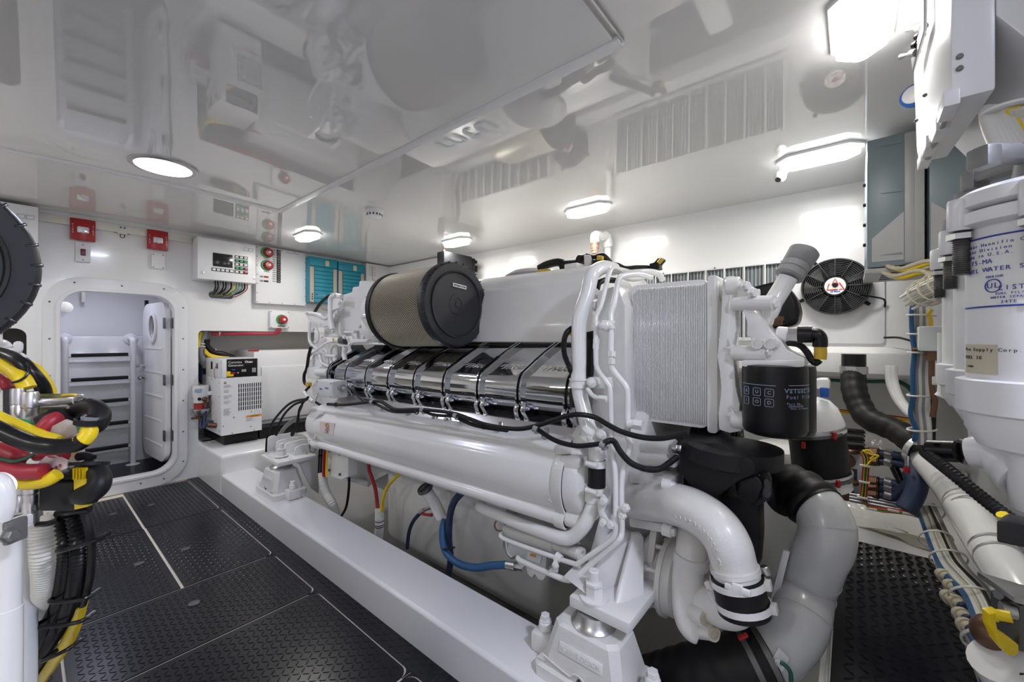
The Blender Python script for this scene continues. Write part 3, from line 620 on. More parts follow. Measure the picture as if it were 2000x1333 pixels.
# ================= MAIN ENGINE =================
E=thing('marine_engine','big white V-type marine diesel with polished chrome covers and a large mesh air filter','engine',(1.75,1.6,0))
def ep(name,b,m,par=None,**k): return obj(name,b,m,par or E,**k)
def hexb(b,p,ax,r=.008,h=.009): return bolt(b,p,ax,r,h)
XN=V((-1,0,0)); YP=V((0,1,0)); XQ=V((1,0,0))
def band(par,c,ax,r,w=.012,name='hose_clamp',m='steel',t=.003):
    b=B(); ring(b,c,ax,r,w,t,26); a=V(ax).normalized(); s,u,_=frame(a); q=V(c)+s*(r+.006); obox(b,q,a*w*.7,s*.006,u*.010,.001); return obj(name,b,m,par)
# block, sump and gear case behind the visible equipment
b=B(); prism(b,[V((x,.50,z)) for x,z in((1.38,.30),(1.28,.55),(1.24,.78),(1.45,1.06),(2.05,1.06),(2.26,.78),(2.2,.45),(2.1,.30))],(0,2.3,0),.02); ep('engine_block',b,'cast')
b=B(); prism(b,[V((x,.95,z)) for x,z in((1.42,.42),(1.34,.34),(1.34,-.02),(1.45,-.14),(2.05,-.14),(2.16,0),(2.16,.42))],(0,1.12,0),.05,4); ep('oil_sump',b,'eng')
b=B(); prism(b,[V((x,2.07,z)) for x,z in((1.5,.42),(1.5,.12),(1.6,.05),(1.95,.05),(2.1,.2),(2.1,.42))],(0,.7,0),.04,3); box(b,1.33,1.40,1.5,1.54,.05,.35,.01); ep('rear_sump',b,'eng')
b=B(); lathe(b,[(.0,0),(.36,0),(.42,.03),(.42,.20),(.36,.24),(0,.24)],(1.75,2.62,.46),YP,40); ep('flywheel_housing',b,'cast')
b=B(); box(b,1.62,2.2,.44,.56,.24,1.18,.03,3); box(b,1.34,1.62,.585,.70,.50,1.20,.02); ep('gear_case',b,'eng')
# white cover shells over the charge-air trunk
b=B(); pr=[(1.455,1.082),(1.46,1.16),(1.475,1.25),(1.505,1.34),(1.545,1.395),(1.60,1.425),(1.95,1.43),(2.05,1.38),(2.05,1.082)]
prism(b,[V((x,.80,z)) for x,z in pr],(0,1.62,0),.012,3); o=ep('charge_air_trunk',b,'eng')
b=B(); box(b,1.60,1.67,.95,1.02,1.42,1.445,.006); sphere(b,(1.62,1.78,1.428),.05,(1,2.2,.5)); ep('trunk_boss',b,'eng',o)
b=B(); lathe(b,[(.17,0),(.165,.03),(.12,.055),(.05,.065),(0,.065)],(1.83,1.36,1.42),ZP,36); o=ep('grey_cover_cap',b,'mgrey'); 
for a in range(7):
    b=B(); hexb(b,V((1.83+.15*math.cos(a),1.36+.15*math.sin(a),1.448)),ZP); ep('cap_bolt',b,'steel',o)
# ---- chrome covers ----
prof=[(1.478,1.082),(1.36,1.035),(1.235,.972),(1.212,.958),(1.200,.935),(1.194,.90),(1.200,.865),(1.222,.835),(1.245,.82),(1.255,.80)]
def tl(y): return -.0135*(y-.744)
def pf(y,off=0,i0=0,i1=None):
    P=prof[i0:i1]; out=[]
    for i,(x,z) in enumerate(P):
        a=P[max(i-1,0)]; c=P[min(i+1,len(P)-1)]; n=V((-(a[1]-c[1]),0,(a[0]-c[0]))).normalized()
        n=V((-abs(n.x),0,n.z)); out.append(V((x,y,z+tl(y)))+n*off)
    return out
def sheet(b,y0,y1,off0,th,i0=0,i1=None,skew=0):
    A=pf(y0,off0,i0,i1); Bk=pf(y0,off0-th,i0,i1); dz=tl(y1)-tl(y0)
    return prism(b,A+Bk[::-1],(0,y1-y0,dz))
NC=8; ys=[.744+.2115*k for k in range(NC+1)]
def smoothprof():
    global prof
    P=[V((x,0,z)) for x,z in prof]; prof=[(p.x,p.z) for p in spline(P,3)]
smoothprof()
for k in range(NC):
    y0,y1=ys[k]+.010,ys[k+1]-.010
    if k==NC-1: y1-=.05
    b=B(); sheet(b,y0,y1,0,.02); o=ep('cylinder_head_cover',b,'chrome',ang=25)
    text('mtu',.040,V((1.270,(y0+y1)/2-.005,.994+tl(y0))),V((0,-1,0)),V((.9,0,.45)),'alu',o,name='embossed_lettering',ext=.0018,shear=.35,sx=1.9)
for k in range(NC+1):
    y=ys[k]
    # curved strap pair with foot and bolts
    b=B(); sheet(b,y-.013,y-.006,.016,.022); sheet(b,y+.006,y+.013,.016,.022); o=ep('cover_strap',b,'chrome',ang=25); b=B(); sheet(b,y-.006,y+.006,.006,.03); ep('dark_gap_filler',b,'blackp',o)  # black filler stands in for the dark gap between covers
    zf=prof[-1][1]+tl(y)
    for s in(-1,1):
        b=B(); c=V((1.238,y+s*.024,zf+.022)); prism(b,[c+V((-.040,0,.045)),c+V((-.052,s*.004,.01)),c+V((-.03,s*.012,-.03)),c+V((.01,s*.010,-.03)),c+V((.0,0,.03))],(0,-s*.022,0),.003); q=ep('strap_foot',b,'chrome',o)
        b=B(); cc=V((1.215,y+s*.020,zf-.002)); lathe(b,[(.011,0),(.011,.006),(.0085,.012),(.005,.012),(.005,.006),(0,.006)],cc,(-.8,0,.3),14); ep('foot_bolt',b,'steel',q)
    for s in(-1,1):
        b=B(); p=V((1.47,y+s*.022,1.078+tl(y))); ring(b,p,(-.8,-.3,.4),.006,.008,.004,14); obox(b,p+V((.004,0,-.012)),V((.004,0,0)),V((0,.007,0)),V((0,0,.012)),.002); ep('strap_eye',b,'chrome',o)
b=B(); box(b,1.455,1.5,.75,2.45,1.066,1.082,.003); ep('trunk_underside_rail',b,'blackp')
# aluminium shelf under the covers
b=B(); prism(b,[V((1.27,.70,.80)),V((1.205,.70,.795)),V((1.165,.70,.745)),V((1.175,.70,.735)),V((1.28,.70,.74))],(0,1.62,-.022),.002); ep('lower_rail',b,'alu')
b=B(); prism(b,[V((1.25,.70,.812)),V((1.225,.70,.808)),V((1.225,.70,.798)),V((1.25,.70,.798))],(0,1.62,-.022)); ep('rail_gasket',b,'blackp')
# ---- long white cooler body ----
tp=[(1.34,.765),(1.25,.775),(1.175,.772),(1.135,.762),(1.115,.752),(1.108,.738),(1.116,.724),(1.108,.71),(1.092,.69),(1.082,.655),(1.080,.62),(1.086,.585),(1.100,.555),(1.108,.545),(1.100,.535),(1.094,.520),(1.100,.503),(1.118,.492),(1.16,.49),(1.34,.50)]
ty0,ty1=.70,2.50
P=[V((x,0,z)) for x,z in tp]; Ps=spline(P,3)
def loft(b,secs,cap=True):
    rows=[[b.verts.new(p) for p in s] for s in secs]; n=len(rows[0]); fs=[]
    for p,q in zip(rows,rows[1:]): fs+=[b.faces.new([p[i],p[(i+1)%n],q[(i+1)%n],q[i]]) for i in range(n)]
    if cap: fs+=[b.faces.new(rows[0]),b.faces.new(rows[-1])]
    bmesh.ops.recalc_face_normals(b,faces=fs)
def tsec(y,sc=1,dx=0): 
    f=(y-ty0)/(ty1-ty0); return [V((1.22+(p.x-1.22)*sc+dx,y,.635+(p.z-.635)*sc*(1-.10*f)-.052*f)) for p in Ps]
b=B(); loft(b,[tsec(ty0),tsec(1.3),tsec(1.9),tsec(ty1)]); tank=ep('cooler_body',b,'eng',ang=50)
b=B(); loft(b,[tsec(.70,1.04),tsec(.735,1.04),tsec(.745,1.0)]); ep('cooler_flange',b,'cast',tank,ang=50); b=B(); loft(b,[tsec(2.40,1.0),tsec(2.41,1.05),tsec(2.46,1.05),tsec(2.54,.9),tsec(2.62,.6)]); ep('cooler_flange',b,'cast',tank,ang=50)
b=B(); loft(b,[tsec(.70,.97),tsec(.655,.97),tsec(.635,.86),tsec(.628,.55)]); o=ep('cooler_end_cap',b,'cast',tank,ang=60)
for x,y in((880,715),(915,785),(795,875)):
    b=B(); p=Q('B2',x,y,X=1.15); p.y=min(p.y,.66); cyl(b,p+V((0,.02,0)),p+V((0,-.012,0)),.018,14,.004); hexb(b,p+V((0,-.012,0)),(0,-1,0),.008,.008); ep('cap_bolt',b,'eng',o)
# lugs on the cooler
for (x,y,w_,h_) in((725,545,.030,.016),(845,515,.036,.022),(800,440,.028,.014)):
    b=B(); p=Q('B2',x,y,X=1.11); obox(b,p,V((.012,0,0)),V((0,w_,-.2*w_)),V((0,0,h_)),.006); ep('cooler_lug',b,'cast',tank)
b=B(); p=Q('B1',215,345,X=1.10); prism(b,QL('B1',[(175,300),(250,260),(265,290),(215,350),(240,470),(225,500),(200,490),(190,400)],X=1.085),(.05,0,0),.006); lathe(b,[(.006,0),(.006,.003),(0,.003)],Q('B1',215,345,X=1.083),XN,10); ep('cooler_rib',b,'cast',tank)
b=B(); tube(b,[Q('B1',190,500,X=1.10),Q('B1',188,580,X=1.10),Q('B1',210,600,X=1.10),Q('B1',240,560,X=1.12)],.004,8); ep('hook',b,'darks',tank)
# vertical neck from the end cap to the elbow above
b=B(); tube(b,QL('B2',[(860,600,1.16),(870,470,1.16),(885,400,1.18),(925,330,1.22)]),.030,16); ep('cap_neck',b,'cast',tank)
b=B(); obox(b,Q('B2',845,515,X=1.145),V((.02,0,0)),V((0,.035,-.006)),V((0,0,.026)),.006); ep('neck_flange',b,'cast',tank)
# cast raised letters blob near the end
b=B()
for i in range(5):
    p=Q('B2',712+ (i%2)*8,700+14*i,X=1.083); obox(b,p,V((.002,0,0)),V((0,.008,.002)),V((0,0,.0018)),.001)
ep('cast_mark',b,'eng',tank)
a=Q('B1',265,350,X=1.0815); c=Q('B1',388,365,X=1.0815)
b=B(); prism(b,[Q('B1',268,347,X=1.081),Q('B1',388,365,X=1.081),Q('B1',378,460,X=1.077),Q('B1',265,430,X=1.077)],(.004,0,0)); lab=ep('service_sticker',b,'pink',tank)
b=B(); ring(b,Q('B1',330,385,X=1.0745),XN,.011,.001,.004,20); ep('sticker_emblem',b,'redc',lab); b=B(); sphere(b,Q('B1',312,375,X=1.0745),.008,(.1,1,1)); ep('sticker_emblem',b,'yellow',lab)
b=B(); 
for i in range(3): q=Q('B1',325,415+12*i,X=1.0745); obox(b,q,V((.0005,0,0)),V((0,.022-.004*i,0)),V((0,0,.0012)))
ep('sticker_print',b,'ink',lab)
# small threaded studs and clips on the engine flank above the cooler
for (x,y) in((775,245),(985,300),(1190,315),(1300,335)):
    b=B(); p=Q('B1',x,y,X=1.17); hexb(b,p,(-.9,0,.4),.008,.012); ring(b,p,(-.9,0,.4),.012,.003,.008,16); ep('flank_bolt',b,'steel')
for (x,y) in((170,270),(395,320),(680,360)):
    b=B(); p=Q('B2',x,y,X=1.14); hexb(b,p,(-.9,0,.4),.008,.014); obox(b,p+V((.01,0,.01)),V((.003,0,0)),V((0,.008,0)),V((0,0,.018))); ep('flank_bolt',b,'steel')
# ---- air filter ----
fc=V((1.316,1.434,1.262)); R=.2; L=.455; yax=V((0,1,-.02)).normalized()
b=B(); lathe(b,[(0,.012),(R*.74,.012),(R*.76,.004),(R*.79,.002),(R*.80,.010),(R*.97,.008),(R,.016),(R+.004,.03),(R+.004,.048),(R-.002,.052)],fc-yax*.012,yax,64); cap=ep('filter_end_cap',b,'cap'); cap['label']='round black rubber filter end cap with a paper strip'
b=B(); lathe(b,[(.05,0),(.048,-.002),(.03,-.002),(.028,0)],fc,yax,30,cap=False); lathe(b,[(.015,0),(.013,-.003),(0,-.003)],fc,yax,20); ep('cap_boss',b,'cap',cap)
for i in range(28):
    a=2*PI*i/28; rd=V((math.cos(a),0,math.sin(a))); b=B(); obox(b,fc+rd*(R+.001)+V((0,.012,0)),rd*.003,V((0,.014,0)),yax.cross(rd)*.0022,.0008); ep('cap_nub',b,'cap',cap)
b=B(); obox(b,fc+V((.015,-.0015,.088)),V((.043,0,-.004)),V((0,.0008,0)),V((.0008,0,.0085))); pl=ep('paper_strip',b,'paper',cap)
text('SEP Média 9.31.056',.0098,fc+V((.015,-.0028,.088)),V((1,0,-.09)),ZP,'ink',pl,off=.0002)
b=B(); lathe(b,[(R+.002,0),(R+.004,.012),(R+.004,.03),(R-.01,.034)],fc+yax*(L-.02),yax,64); ep('filter_rear_ring',b,'black')
b=B(); n=150; A=[];
for h in(.03,L):
    A.append([b.verts.new(fc+yax*h+V((math.cos(2*PI*i/n),0,math.sin(2*PI*i/n)))*(R-(.010 if i%2 else .022))) for i in range(n)])
for i in range(n): b.faces.new([A[0][i],A[0][(i+1)%n],A[1][(i+1)%n],A[1][i]])
ep('filter_pleats',b,'pleat',smooth=False)
# expanded-metal sleeve: two families of crossing strands
b=B(); ns=116; st=30; rot=1.25
for s in(1,-1):
    for i in range(ns):
        a0=2*PI*i/ns; prev=None
        for j in range(st+1):
            f=j/st; a=a0+s*rot*f; da=.0085; r_=R-.006+(.0012*s)
            q=[b.verts.new(fc+yax*(.035+(L-.05)*f)+V((math.cos(a+k*da),0,math.sin(a+k*da)))*(r_+(.0018 if k==0 else 0))) for k in(-1,0,1)]
            if prev:
                for k in(0,1): b.faces.new([prev[k],prev[k+1],q[k+1],q[k]])
            prev=q
ep('mesh_sleeve',b,'mesh',smooth=False)
# intake housing behind the filter
fe=fc+yax*L
b=B(); lathe(b,[(.188,0),(.192,.02),(.17,.05),(.165,.09),(.15,.13),(.12,.20),(.0,.22)],fe,yax,48); ih=ep('intake_housing',b,'cast',ang=50)
for i in range(10):
    a=.2+2*PI*i/10; rd=V((math.cos(a),0,math.sin(a))); b=B(); cyl(b,fe+rd*.175+yax*.02,fe+rd*.175+yax*.07,.012,10); hexb(b,fe+rd*.175+yax*.01,-yax,.008,.01); ep('housing_bolt',b,'eng',ih)
b=B(); prism(b,QL('A7',[(505,285),(565,285),(640,320),(640,700),(380,690),(370,400),(445,375),(450,335),(500,330)],X=1.36),(.25,0,0),.012); ep('intake_body',b,'cast',ih)
b=B(); prism(b,QL('A7',[(380,690),(460,690),(460,712),(380,712)],X=1.33),(.2,0,0),.003); box(b,1.30,1.33,2.05,2.12,1.12,1.17,.004); ep('housing_flange',b,'eng',ih)
# linkage and turbo region at the far end of the engine
def et(name,f,pts,r,m='eng',X=1.3,n=10,par=None,**k):
    b=B(); tube(b,QL(f,pts,X=X),r,n,**k); return ep(name,b,m,par)
def es(name,f,pts,X,th,m='eng',bev=.004,par=None):
    b=B(); prism(b,QL(f,pts,X=X),(th,0,0),bev); return ep(name,b,m,par)
es('bracket_plate','A7',[(80,545),(160,545),(200,600),(260,600),(260,650),(195,665),(120,665),(75,570)],1.30,.03)
es('bracket_plate','A7',[(250,400),(300,385),(320,430),(370,470),(365,520),(300,620),(250,600)],1.34,.03)
es('fin_plate','A7',[(220,650),(290,600),(375,540),(380,740),(225,745)],1.36,.05)
et('linkage_arm','A7',[(80,550),(160,560),(240,590),(300,520),(360,500)],.014)
et('coolant_pipe','A7',[(365,415),(310,405),(280,420),(270,470),(275,600),(290,680)],.015,X=1.28)
et('coolant_pipe','A7',[(270,520),(265,640),(300,700)],.011,X=1.30)
et('coolant_pipe','A7',[(105,620),(100,750),(115,800),(150,830),(240,890),(320,900)],.010,X=1.26)
et('fuel_line','A7',[(90,910),(150,860),(230,800),(300,775)],.008,X=1.22)
et('fuel_line','A7',[(130,960),(140,900),(180,890),(200,950),(260,985)],.008,X=1.24)
et('fuel_line','A7',[(190,960),(195,870),(230,850),(250,900),(252,980)],.008,X=1.28)
et('fuel_line','A7',[(280,960),(275,850),(320,820),(325,930)],.010,X=1.28)
et('fuel_line','A7',[(400,830),(385,870),(390,930)],.014,X=1.26)
et('fuel_line','A7',[(350,820),(345,900),(350,960)],.012,X=1.3)
et('fuel_line','A7',[(120,700),(150,670),(170,720),(165,780),(140,790)],.010,X=1.3)
et('actuator_tube','A7',[(245,770),(300,770),(360,772)],.020,X=1.24,n=14)
b=B(); cyl(b,Q('A7',360,772,X=1.24),Q('A7',400,775,X=1.24),.024,16); ep('actuator_collar',b,'darks')
p=Q('A7',292,768,X=1.215); b=B(); prism(b,[p+V((0,.014,-.010)),p+V((0,-.014,-.010)),p+V((0,0,.014))],(.003,0,0)); o=ep('warning_triangle',b,'yellow')
text('!',.016,p+V((-.001,0,0)),V((0,-1,0)),ZP,'ink',o,name='warning_sign')
es('lever_plate','A7',[(390,740),(440,735),(450,760),(590,762),(560,785),(450,790),(440,810),(420,808)],1.22,.02)
et('lever_rod','A7',[(440,800),(560,800),(720,802)],.006,X=1.24)
for x,y in((390,745),(545,745),(205,740),(435,800),(515,655),(310,400),(85,550)):
    b=B(); hexb(b,Q('A7',x,y,X=1.20),XN,.011,.012); ep('bolt_head',b,'eng')
es('pump_body','A7',[(75,990),(180,985),(185,1080),(150,1090),(80,1080)],1.20,.08,bev=.008)
et('pump_barrel','A7',[(170,1030),(220,1030),(262,1032)],.024,X=1.20,n=16)
et('pump_shaft','A7',[(262,1032),(330,1035),(400,1040)],.017,m='darks',X=1.22,n=14)
es('pump_flange','A7',[(95,930),(190,925),(200,985),(100,990)],1.24,.06)
es('end_frame','A7',[(380,800),(560,810),(430,900),(330,960),(330,1000),(420,1010),(460,1190),(280,1150),(130,980),(140,700),(300,700)],1.40,.10,m='cast')
es('turbo_black_shell','A7',[(430,810),(720,805),(640,900),(470,940)],1.38,.05,m='blackp')  # plain black plate
# second wall of pipes further back to close the gaps
b=B(); box(b,1.42,2.1,2.30,2.55,.75,1.30,.03); lathe(b,[(0,0),(.13,0),(.15,.04),(.15,.12),(.10,.16),(0,.16)],(1.50,2.25,1.15),(-.3,1,0),28); ep('turbocharger',b,'cast')
# sensor box
b=B(); box(b,1.10,1.185,2.21,2.40,.768,.862,.004); box(b,1.097,1.10,2.215,2.395,.773,.857,.001); jb=ep('electrical_junction_box',b,'grayw')
p=Q('A7',360,1158,Y=2.208); b=B(); cyl(b,p+V((0,.01,0)),p+V((0,-.02,0)),.020,16); cyl(b,p+V((0,-.02,0)),p+V((-.01,-.07,-.004)),.011,14); ep('cable_gland',b,'mgrey',jb)
text('mtu',.020,V((1.0965,2.345,.812)),V((0,-1,0)),ZP,'bluel',jb); text('POWER',.012,V((1.0965,2.275,.820)),V((0,-1,0)),ZP,'bluel',jb)
for y,z in((2.225,.85),(2.385,.85),(2.225,.78),(2.385,.78)):
    b=B(); cyl(b,(1.097,y,z),(1.094,y,z),.004,8); ep('screw',b,'mgrey',jb)
et('white_conduit','A7',[(60,1195),(90,1230),(130,1270)],.012,X=1.12); et('white_conduit','A7',[(170,1215),(150,1250),(135,1280)],.009,X=1.12)
# ---- cable loom along the flank ----
loom=ep('cable_loom',tube(B(),QL('C8',[(0,555),(100,560),(200,552),(300,540),(380,535),(480,590),(600,594),(700,595),(900,620),(1020,660),(1150,705),(1350,735),(1500,715),(1700,650),(1810,630)],X=1.075)+QL('B3',[(270,985),(360,1035),(450,1080),(580,1115),(700,1122),(800,1105),(880,1085)],X=1.10),.0078,12),'black')
for f,pts,r,X in(('C8',[(330,545),(400,580),(480,610),(620,610),(650,600)],.0062,1.08),('C8',[(690,605),(760,630),(860,640),(930,640)],.0062,1.08),('C8',[(940,655),(1040,700),(1150,725),(1300,745)],.0075,1.085),
    ('B2',[(640,318),(700,360),(760,390),(830,410),(900,418),(1020,405)],.0075,1.075),('A7',[(420,1160),(460,1175),(500,1230),(560,1270),(620,1275)],.006,1.08),('A7',[(420,1150),(450,1180),(520,1240),(600,1260)],.004,1.085),
    ('A4',[(1240,700),(1215,718),(1120,735),(1040,775),(950,865),(880,960),(840,1060),(825,1150),(820,1245)],.0075,1.06),('A4',[(1230,720),(1190,742),(1100,775),(1010,860),(955,960),(930,1040),(920,1080)],.0075,1.08),('A4',[(1200,740),(1175,780),(1150,830),(1140,930),(1115,1010)],.0065,1.08),('B1',[(130,190),(120,230),(95,290),(80,390),(65,430),(45,465),(40,445),(70,420)],.0065,1.09),
    ('A7',[(145,540),(190,470),(260,410),(300,395)],.011,1.32),('A7',[(115,820),(95,900),(80,1000),(60,1050),(60,1110),(85,1140)],.010,1.20),('A7',[(100,1150),(70,1190),(110,1240),(190,1300)],.008,1.13)):
    b=B(); tube(b,QL(f,pts,X=X),r,10); ep('cable',b,'black',loom)
b=B(); corr(b,QL('B4',[(450,15,1.06),(500,5,1.07),(540,65,1.08),(590,120,1.1),(640,147,1.12),(700,163,1.13),(760,158,1.15),(810,125,1.17),(850,95,1.2)]),.0085,.004,.06); ep('corrugated_cable',b,'black',loom)
b=B(); corr(b,QL('A8',[(905,880,1.18),(860,920,1.14),(838,1000,1.12),(845,1100,1.12),(880,1190,1.12),(905,1250,1.14)]),.0085,.006,.10); ep('corrugated_cable',b,'black',loom)
b=B(); obox(b,Q('A8',905,905,X=1.18),V((.008,0,0)),V((0,.010,0)),V((0,0,.014)),.003); ep('amber_connector',b,'amber',loom)
for x,y in((95,1130),):
    b=B(); obox(b,Q('A7',x,y,X=1.17),V((.012,0,0)),V((0,.022,0)),V((0,0,.013)),.004); ep('amber_connector',b,'amber',loom)
for f,x,y,X in(('C8',320,543,1.07),('C8',685,600,1.07),('C8',925,640,1.07),('C8',1505,735,1.07),('B3',325,1165,1.06)):
    b=B(); p=Q(f,x,y,X=X); ring(b,p,(.1,-1,-.2),.008,.016,.003,14); obox(b,p+V((.012,0,-.012)),V((.012,0,0)),V((0,.006,0)),V((0,0,.004)),.001); ep('cable_clip',b,'mgrey',loom)
for f,x,y in(('C8',645,610),('C8',1130,715),('C8',310,540),('C8',60,560)):
    b=B(); p=Q(f,x,y,X=1.075); ring(b,p,(.1,-1,-.2),.010,.006,.002,14); ep('cable_tie',b,'blackp',loom)
# ---- white pipes in front of the gear case ----
lp=et('large_coolant_pipe','B3',[(395,20,1.42),(340,8,1.34),(290,25,1.26),(250,70,1.21),(225,180,1.19),(185,300,1.17),(170,400,1.16),(168,600,1.15),(166,745,1.15),(175,830,1.15),(205,960,1.14),(240,1080,1.13),(275,1150,1.12),(282,1210,1.12),(283,1260,1.12)],.0245,n=22)
for f,x,y,ax,X in(('B3',168,762,(0,0,1),1.15),('B3',243,1100,(0,-.35,1),1.13)):
    b=B(); p=Q(f,x,y,X=X); ring(b,p,ax,.0245,.026,.004,24); ring(b,p+V(ax)*.012,ax,.0285,.005,.003,24); ring(b,p-V(ax)*.012,ax,.0285,.005,.003,24); ep('pipe_clip',b,'eng',lp)
for f,x,y,X in(('B3',247,760,1.13),('B3',308,1100,1.10),('B3',325,388,1.12)):
    b=B(); p=Q(f,x,y,X=X); cyl(b,p+V((.03,0,0)),p,.017,16,.003); hexb(b,p,XN,.010,.010); ep('clip_bolt',b,'eng',lp)
b=B(); p=Q('B4',410,110,X=1.12); q=Q('B4',412,170,X=1.12); r2=Q('B4',410,240,X=1.12); cyl(b,Q('B4',411,130,X=1.12),Q('B4',410,262,X=1.12),.0265,24); ep('rubber_coupling',b,'black',lp)
for x,y in((411,125),(408,272)):
    band(lp,Q('B4',x,y,X=1.12),ZP,.027,.020,'worm_clamp','eng',.004)
    b=B(); p=Q('B4',x-28,y+8,X=1.085); cyl(b,p+V((0,.018,0)),p+V((0,-.018,-.003)),.008,10); ep('clamp_screw',b,'eng',lp)
b=B(); tube(b,QL('B4',[(395,285,1.12),(395,335,1.12),(375,400,1.11),(340,470,1.10),(280,530,1.10),(220,540,1.10),(100,500,1.12),(0,465,1.14)])+QL('B2',[(300,810,1.17),(285,790,1.20)]),.0215,20); ep('lower_coolant_pipe',b,'eng',lp)
b=B(); cyl(b,Q('B4',393,280,X=1.12),Q('B4',388,340,X=1.12),.026,22,.003); ep('pipe_socket',b,'eng',lp)
# bracket with curved arm
es('pipe_bracket','B4',[(410,345),(440,300),(470,340),(455,375),(445,400),(470,440),(520,430),(525,470),(480,485),(440,460),(415,395)],1.08,.012)
for x,y in((450,335),(490,465),(448,455),(572,372),(553,415)):
    b=B(); hexb(b,Q('B4',x,y,X=1.075),XN,.010,.012); ep('bracket_bolt',b,'eng')
def pipe2(name,pts,r):
    o=ep(name,tube(B(),pts,r,14),'eng'); return o
p2=pipe2('fuel_pipe',QL('B3',[(470,40,1.40),(395,12,1.28),(365,50,1.22),(340,150,1.19),(310,260,1.16),(282,330,1.15),(280,420,1.14),(280,600,1.13),(290,670,1.13),(350,760,1.12),(373,810,1.12),(378,1000,1.12)])+QL('B2',[(1100,450,1.10),(1118,600,1.09),(1118,860,1.08),(1118,940,1.08),(1095,995,1.08),(990,1075,1.08),(880,1150,1.08)]),.0078)
p2b=pipe2('fuel_pipe',QL('B2',[(895,1158,1.09),(800,1130,1.10),(740,1108,1.10),(560,1045,1.12),(430,995,1.14),(405,970,1.15),(430,945,1.2)]),.0078)
p3=pipe2('oil_pipe',QL('B3',[(640,75,1.42),(560,55,1.34),(470,62,1.25),(430,85,1.21),(415,150,1.20),(395,250,1.17),(378,310,1.16),(378,420,1.15),(378,640,1.14),(400,690,1.14),(470,780,1.13),(485,830,1.13),(486,1000,1.13),(486,1100,1.13)])+QL('B2',[(1210,420,1.13),(1180,500,1.12),(1155,640,1.11),(1155,850,1.10),(1155,950,1.10),(1130,1010,1.09),(1000,1120,1.09),(900,1210,1.08),(850,1248,1.08),(800,1245,1.08),(740,1222,1.08),(640,1180,1.10),(530,1130,1.12),(515,1115,1.13),(540,1160,1.15)]),.0092)
et('top_pipe','B3',[(400,30,1.36),(480,45,1.36),(560,40,1.38),(640,38,1.42),(690,55,1.46),(710,85,1.5)],.011,n=12)
et('top_pipe','B3',[(440,70,1.42),(520,85,1.46),(600,70,1.52)],.010,n=12)
for f,x,y,X,r in(('B3',282,370,1.15,.010),('B3',282,405,1.145,.010),('B3',376,365,1.155,.012),('B3',376,398,1.15,.012),('B3',281,490,1.14,.011),('B3',279,520,1.135,.0105),('B3',381,570,1.14,.0135),('B3',381,620,1.135,.0115)):
    b=B(); p=Q(f,x,y,X=X); ring(b,p,ZP,r*.75,.010,.0045,20) if y in(370,405,365,398) else lathe(b,[(r,-.008),(r,.008)],p,ZP,6); ep('pipe_union',b,'eng',p2)
for x,y,ax in((1118,870,ZP),(1156,820,ZP),(765,1108,(0,-1,-.3)),(730,1205,(0,-1,-.3))):
    b=B(); p=Q('B2',x,y,X=1.09); ring(b,p,ax,.0085,.02,.004,18); ep('pipe_clamp',b,'eng',p2)
b=B(); obox(b,Q('B2',748,1155,X=1.08),V((.004,0,0)),V((0,.008,0)),V((0,0,.022)),.003); hexb(b,Q('B2',748,1155,X=1.075),XN,.010,.01); ep('clamp_link',b,'eng',p2)
et('stub_pipe','B3',[(225,800,1.13),(255,840,1.12),(300,862,1.11),(350,862,1.11)],.0075); b=B(); lathe(b,[(.0105,-.012),(.0105,.012)],Q('B3',325,862,X=1.11),(0,-1,0),6); ep('pipe_union',b,'eng')
et('stub_pipe','B3',[(490,1030,1.12),(540,1030,1.12),(575,1032,1.12)],.013,n=14); b=B(); lathe(b,[(.016,-.012),(.016,.012)],Q('B3',560,1032,X=1.12),(0,-1,0),6); ep('pipe_union',b,'eng')
# tall castings behind the pipes
es('support_casting','B3',[(290,160),(420,120),(470,260),(480,820),(500,1000),(470,1130),(360,1110),(250,960),(250,500),(270,300)],1.24,.10,m='cast',bev=.012)
es('black_sensor_block','B3',[(212,430),(260,420),(262,480),(250,560),(245,720),(212,720)],1.22,.04,m='blackp')
es('boss_block','B3',[(250,725),(340,728),(350,800),(260,800)],1.16,.05,m='eng')
et('top_black_hose','B3',[(285,150,1.3),(300,110,1.32),(340,92,1.36),(420,95,1.42)],.011,m='black')
for y in(180,260):
    b=B(); cyl(b,Q('B3',262,y,X=1.26),Q('B3',290,y,X=1.26),.018,14,.003); ep('small_boss',b,'eng')
# ---- ribbed plate heat exchanger ----
PX=1.30
pa=Q('B3',1030,65,X=PX); pb=Q('B3',1050,1080,X=PX); pc=Q('B3',487,180,X=PX); pd=Q('B3',487,1000,X=PX)
y0p=Q('B3',1020,600,X=PX).y; y1p=Q('B3',487,600,X=PX).y; z1=pa.z-.006; z0=pb.z+.004
b=B(); prism(b,[V((PX+.006,y,z)) for y,z in rrect(y0p,y1p,z0,z1,.03,6)],(.30,0,0),.006); hx=ep('plate_cooler',b,'eng')
n=46; b=B()
for i in range(n):
    y=y0p+.012+(y1p-y0p-.03)*i/(n-1); obox(b,V((PX+.004,y,(z0+z1)/2)),V((.005,0,0)),V((0,.0017,0)),V((0,0,(z1-z0)/2-.014-.012*(1 if i>n-4 else 0))),.0012,1)
ep('cooler_ribs',b,'eng',hx)
b=B(); prism(b,[V((PX-.004,y,z)) for y,z in rrect(y0p-.022,y0p+.006,z0-.008,z1+.008,.010,4)],(.30,0,0),.004); ep('end_plate',b,'eng',hx)
b=B(); obox(b,V((PX+.05,y0p-.023,(z0+z1)/2)),V((.035,0,0)),V((0,.001,0)),V((0,0,.05))); ep('type_plate',b,'mgrey',hx)
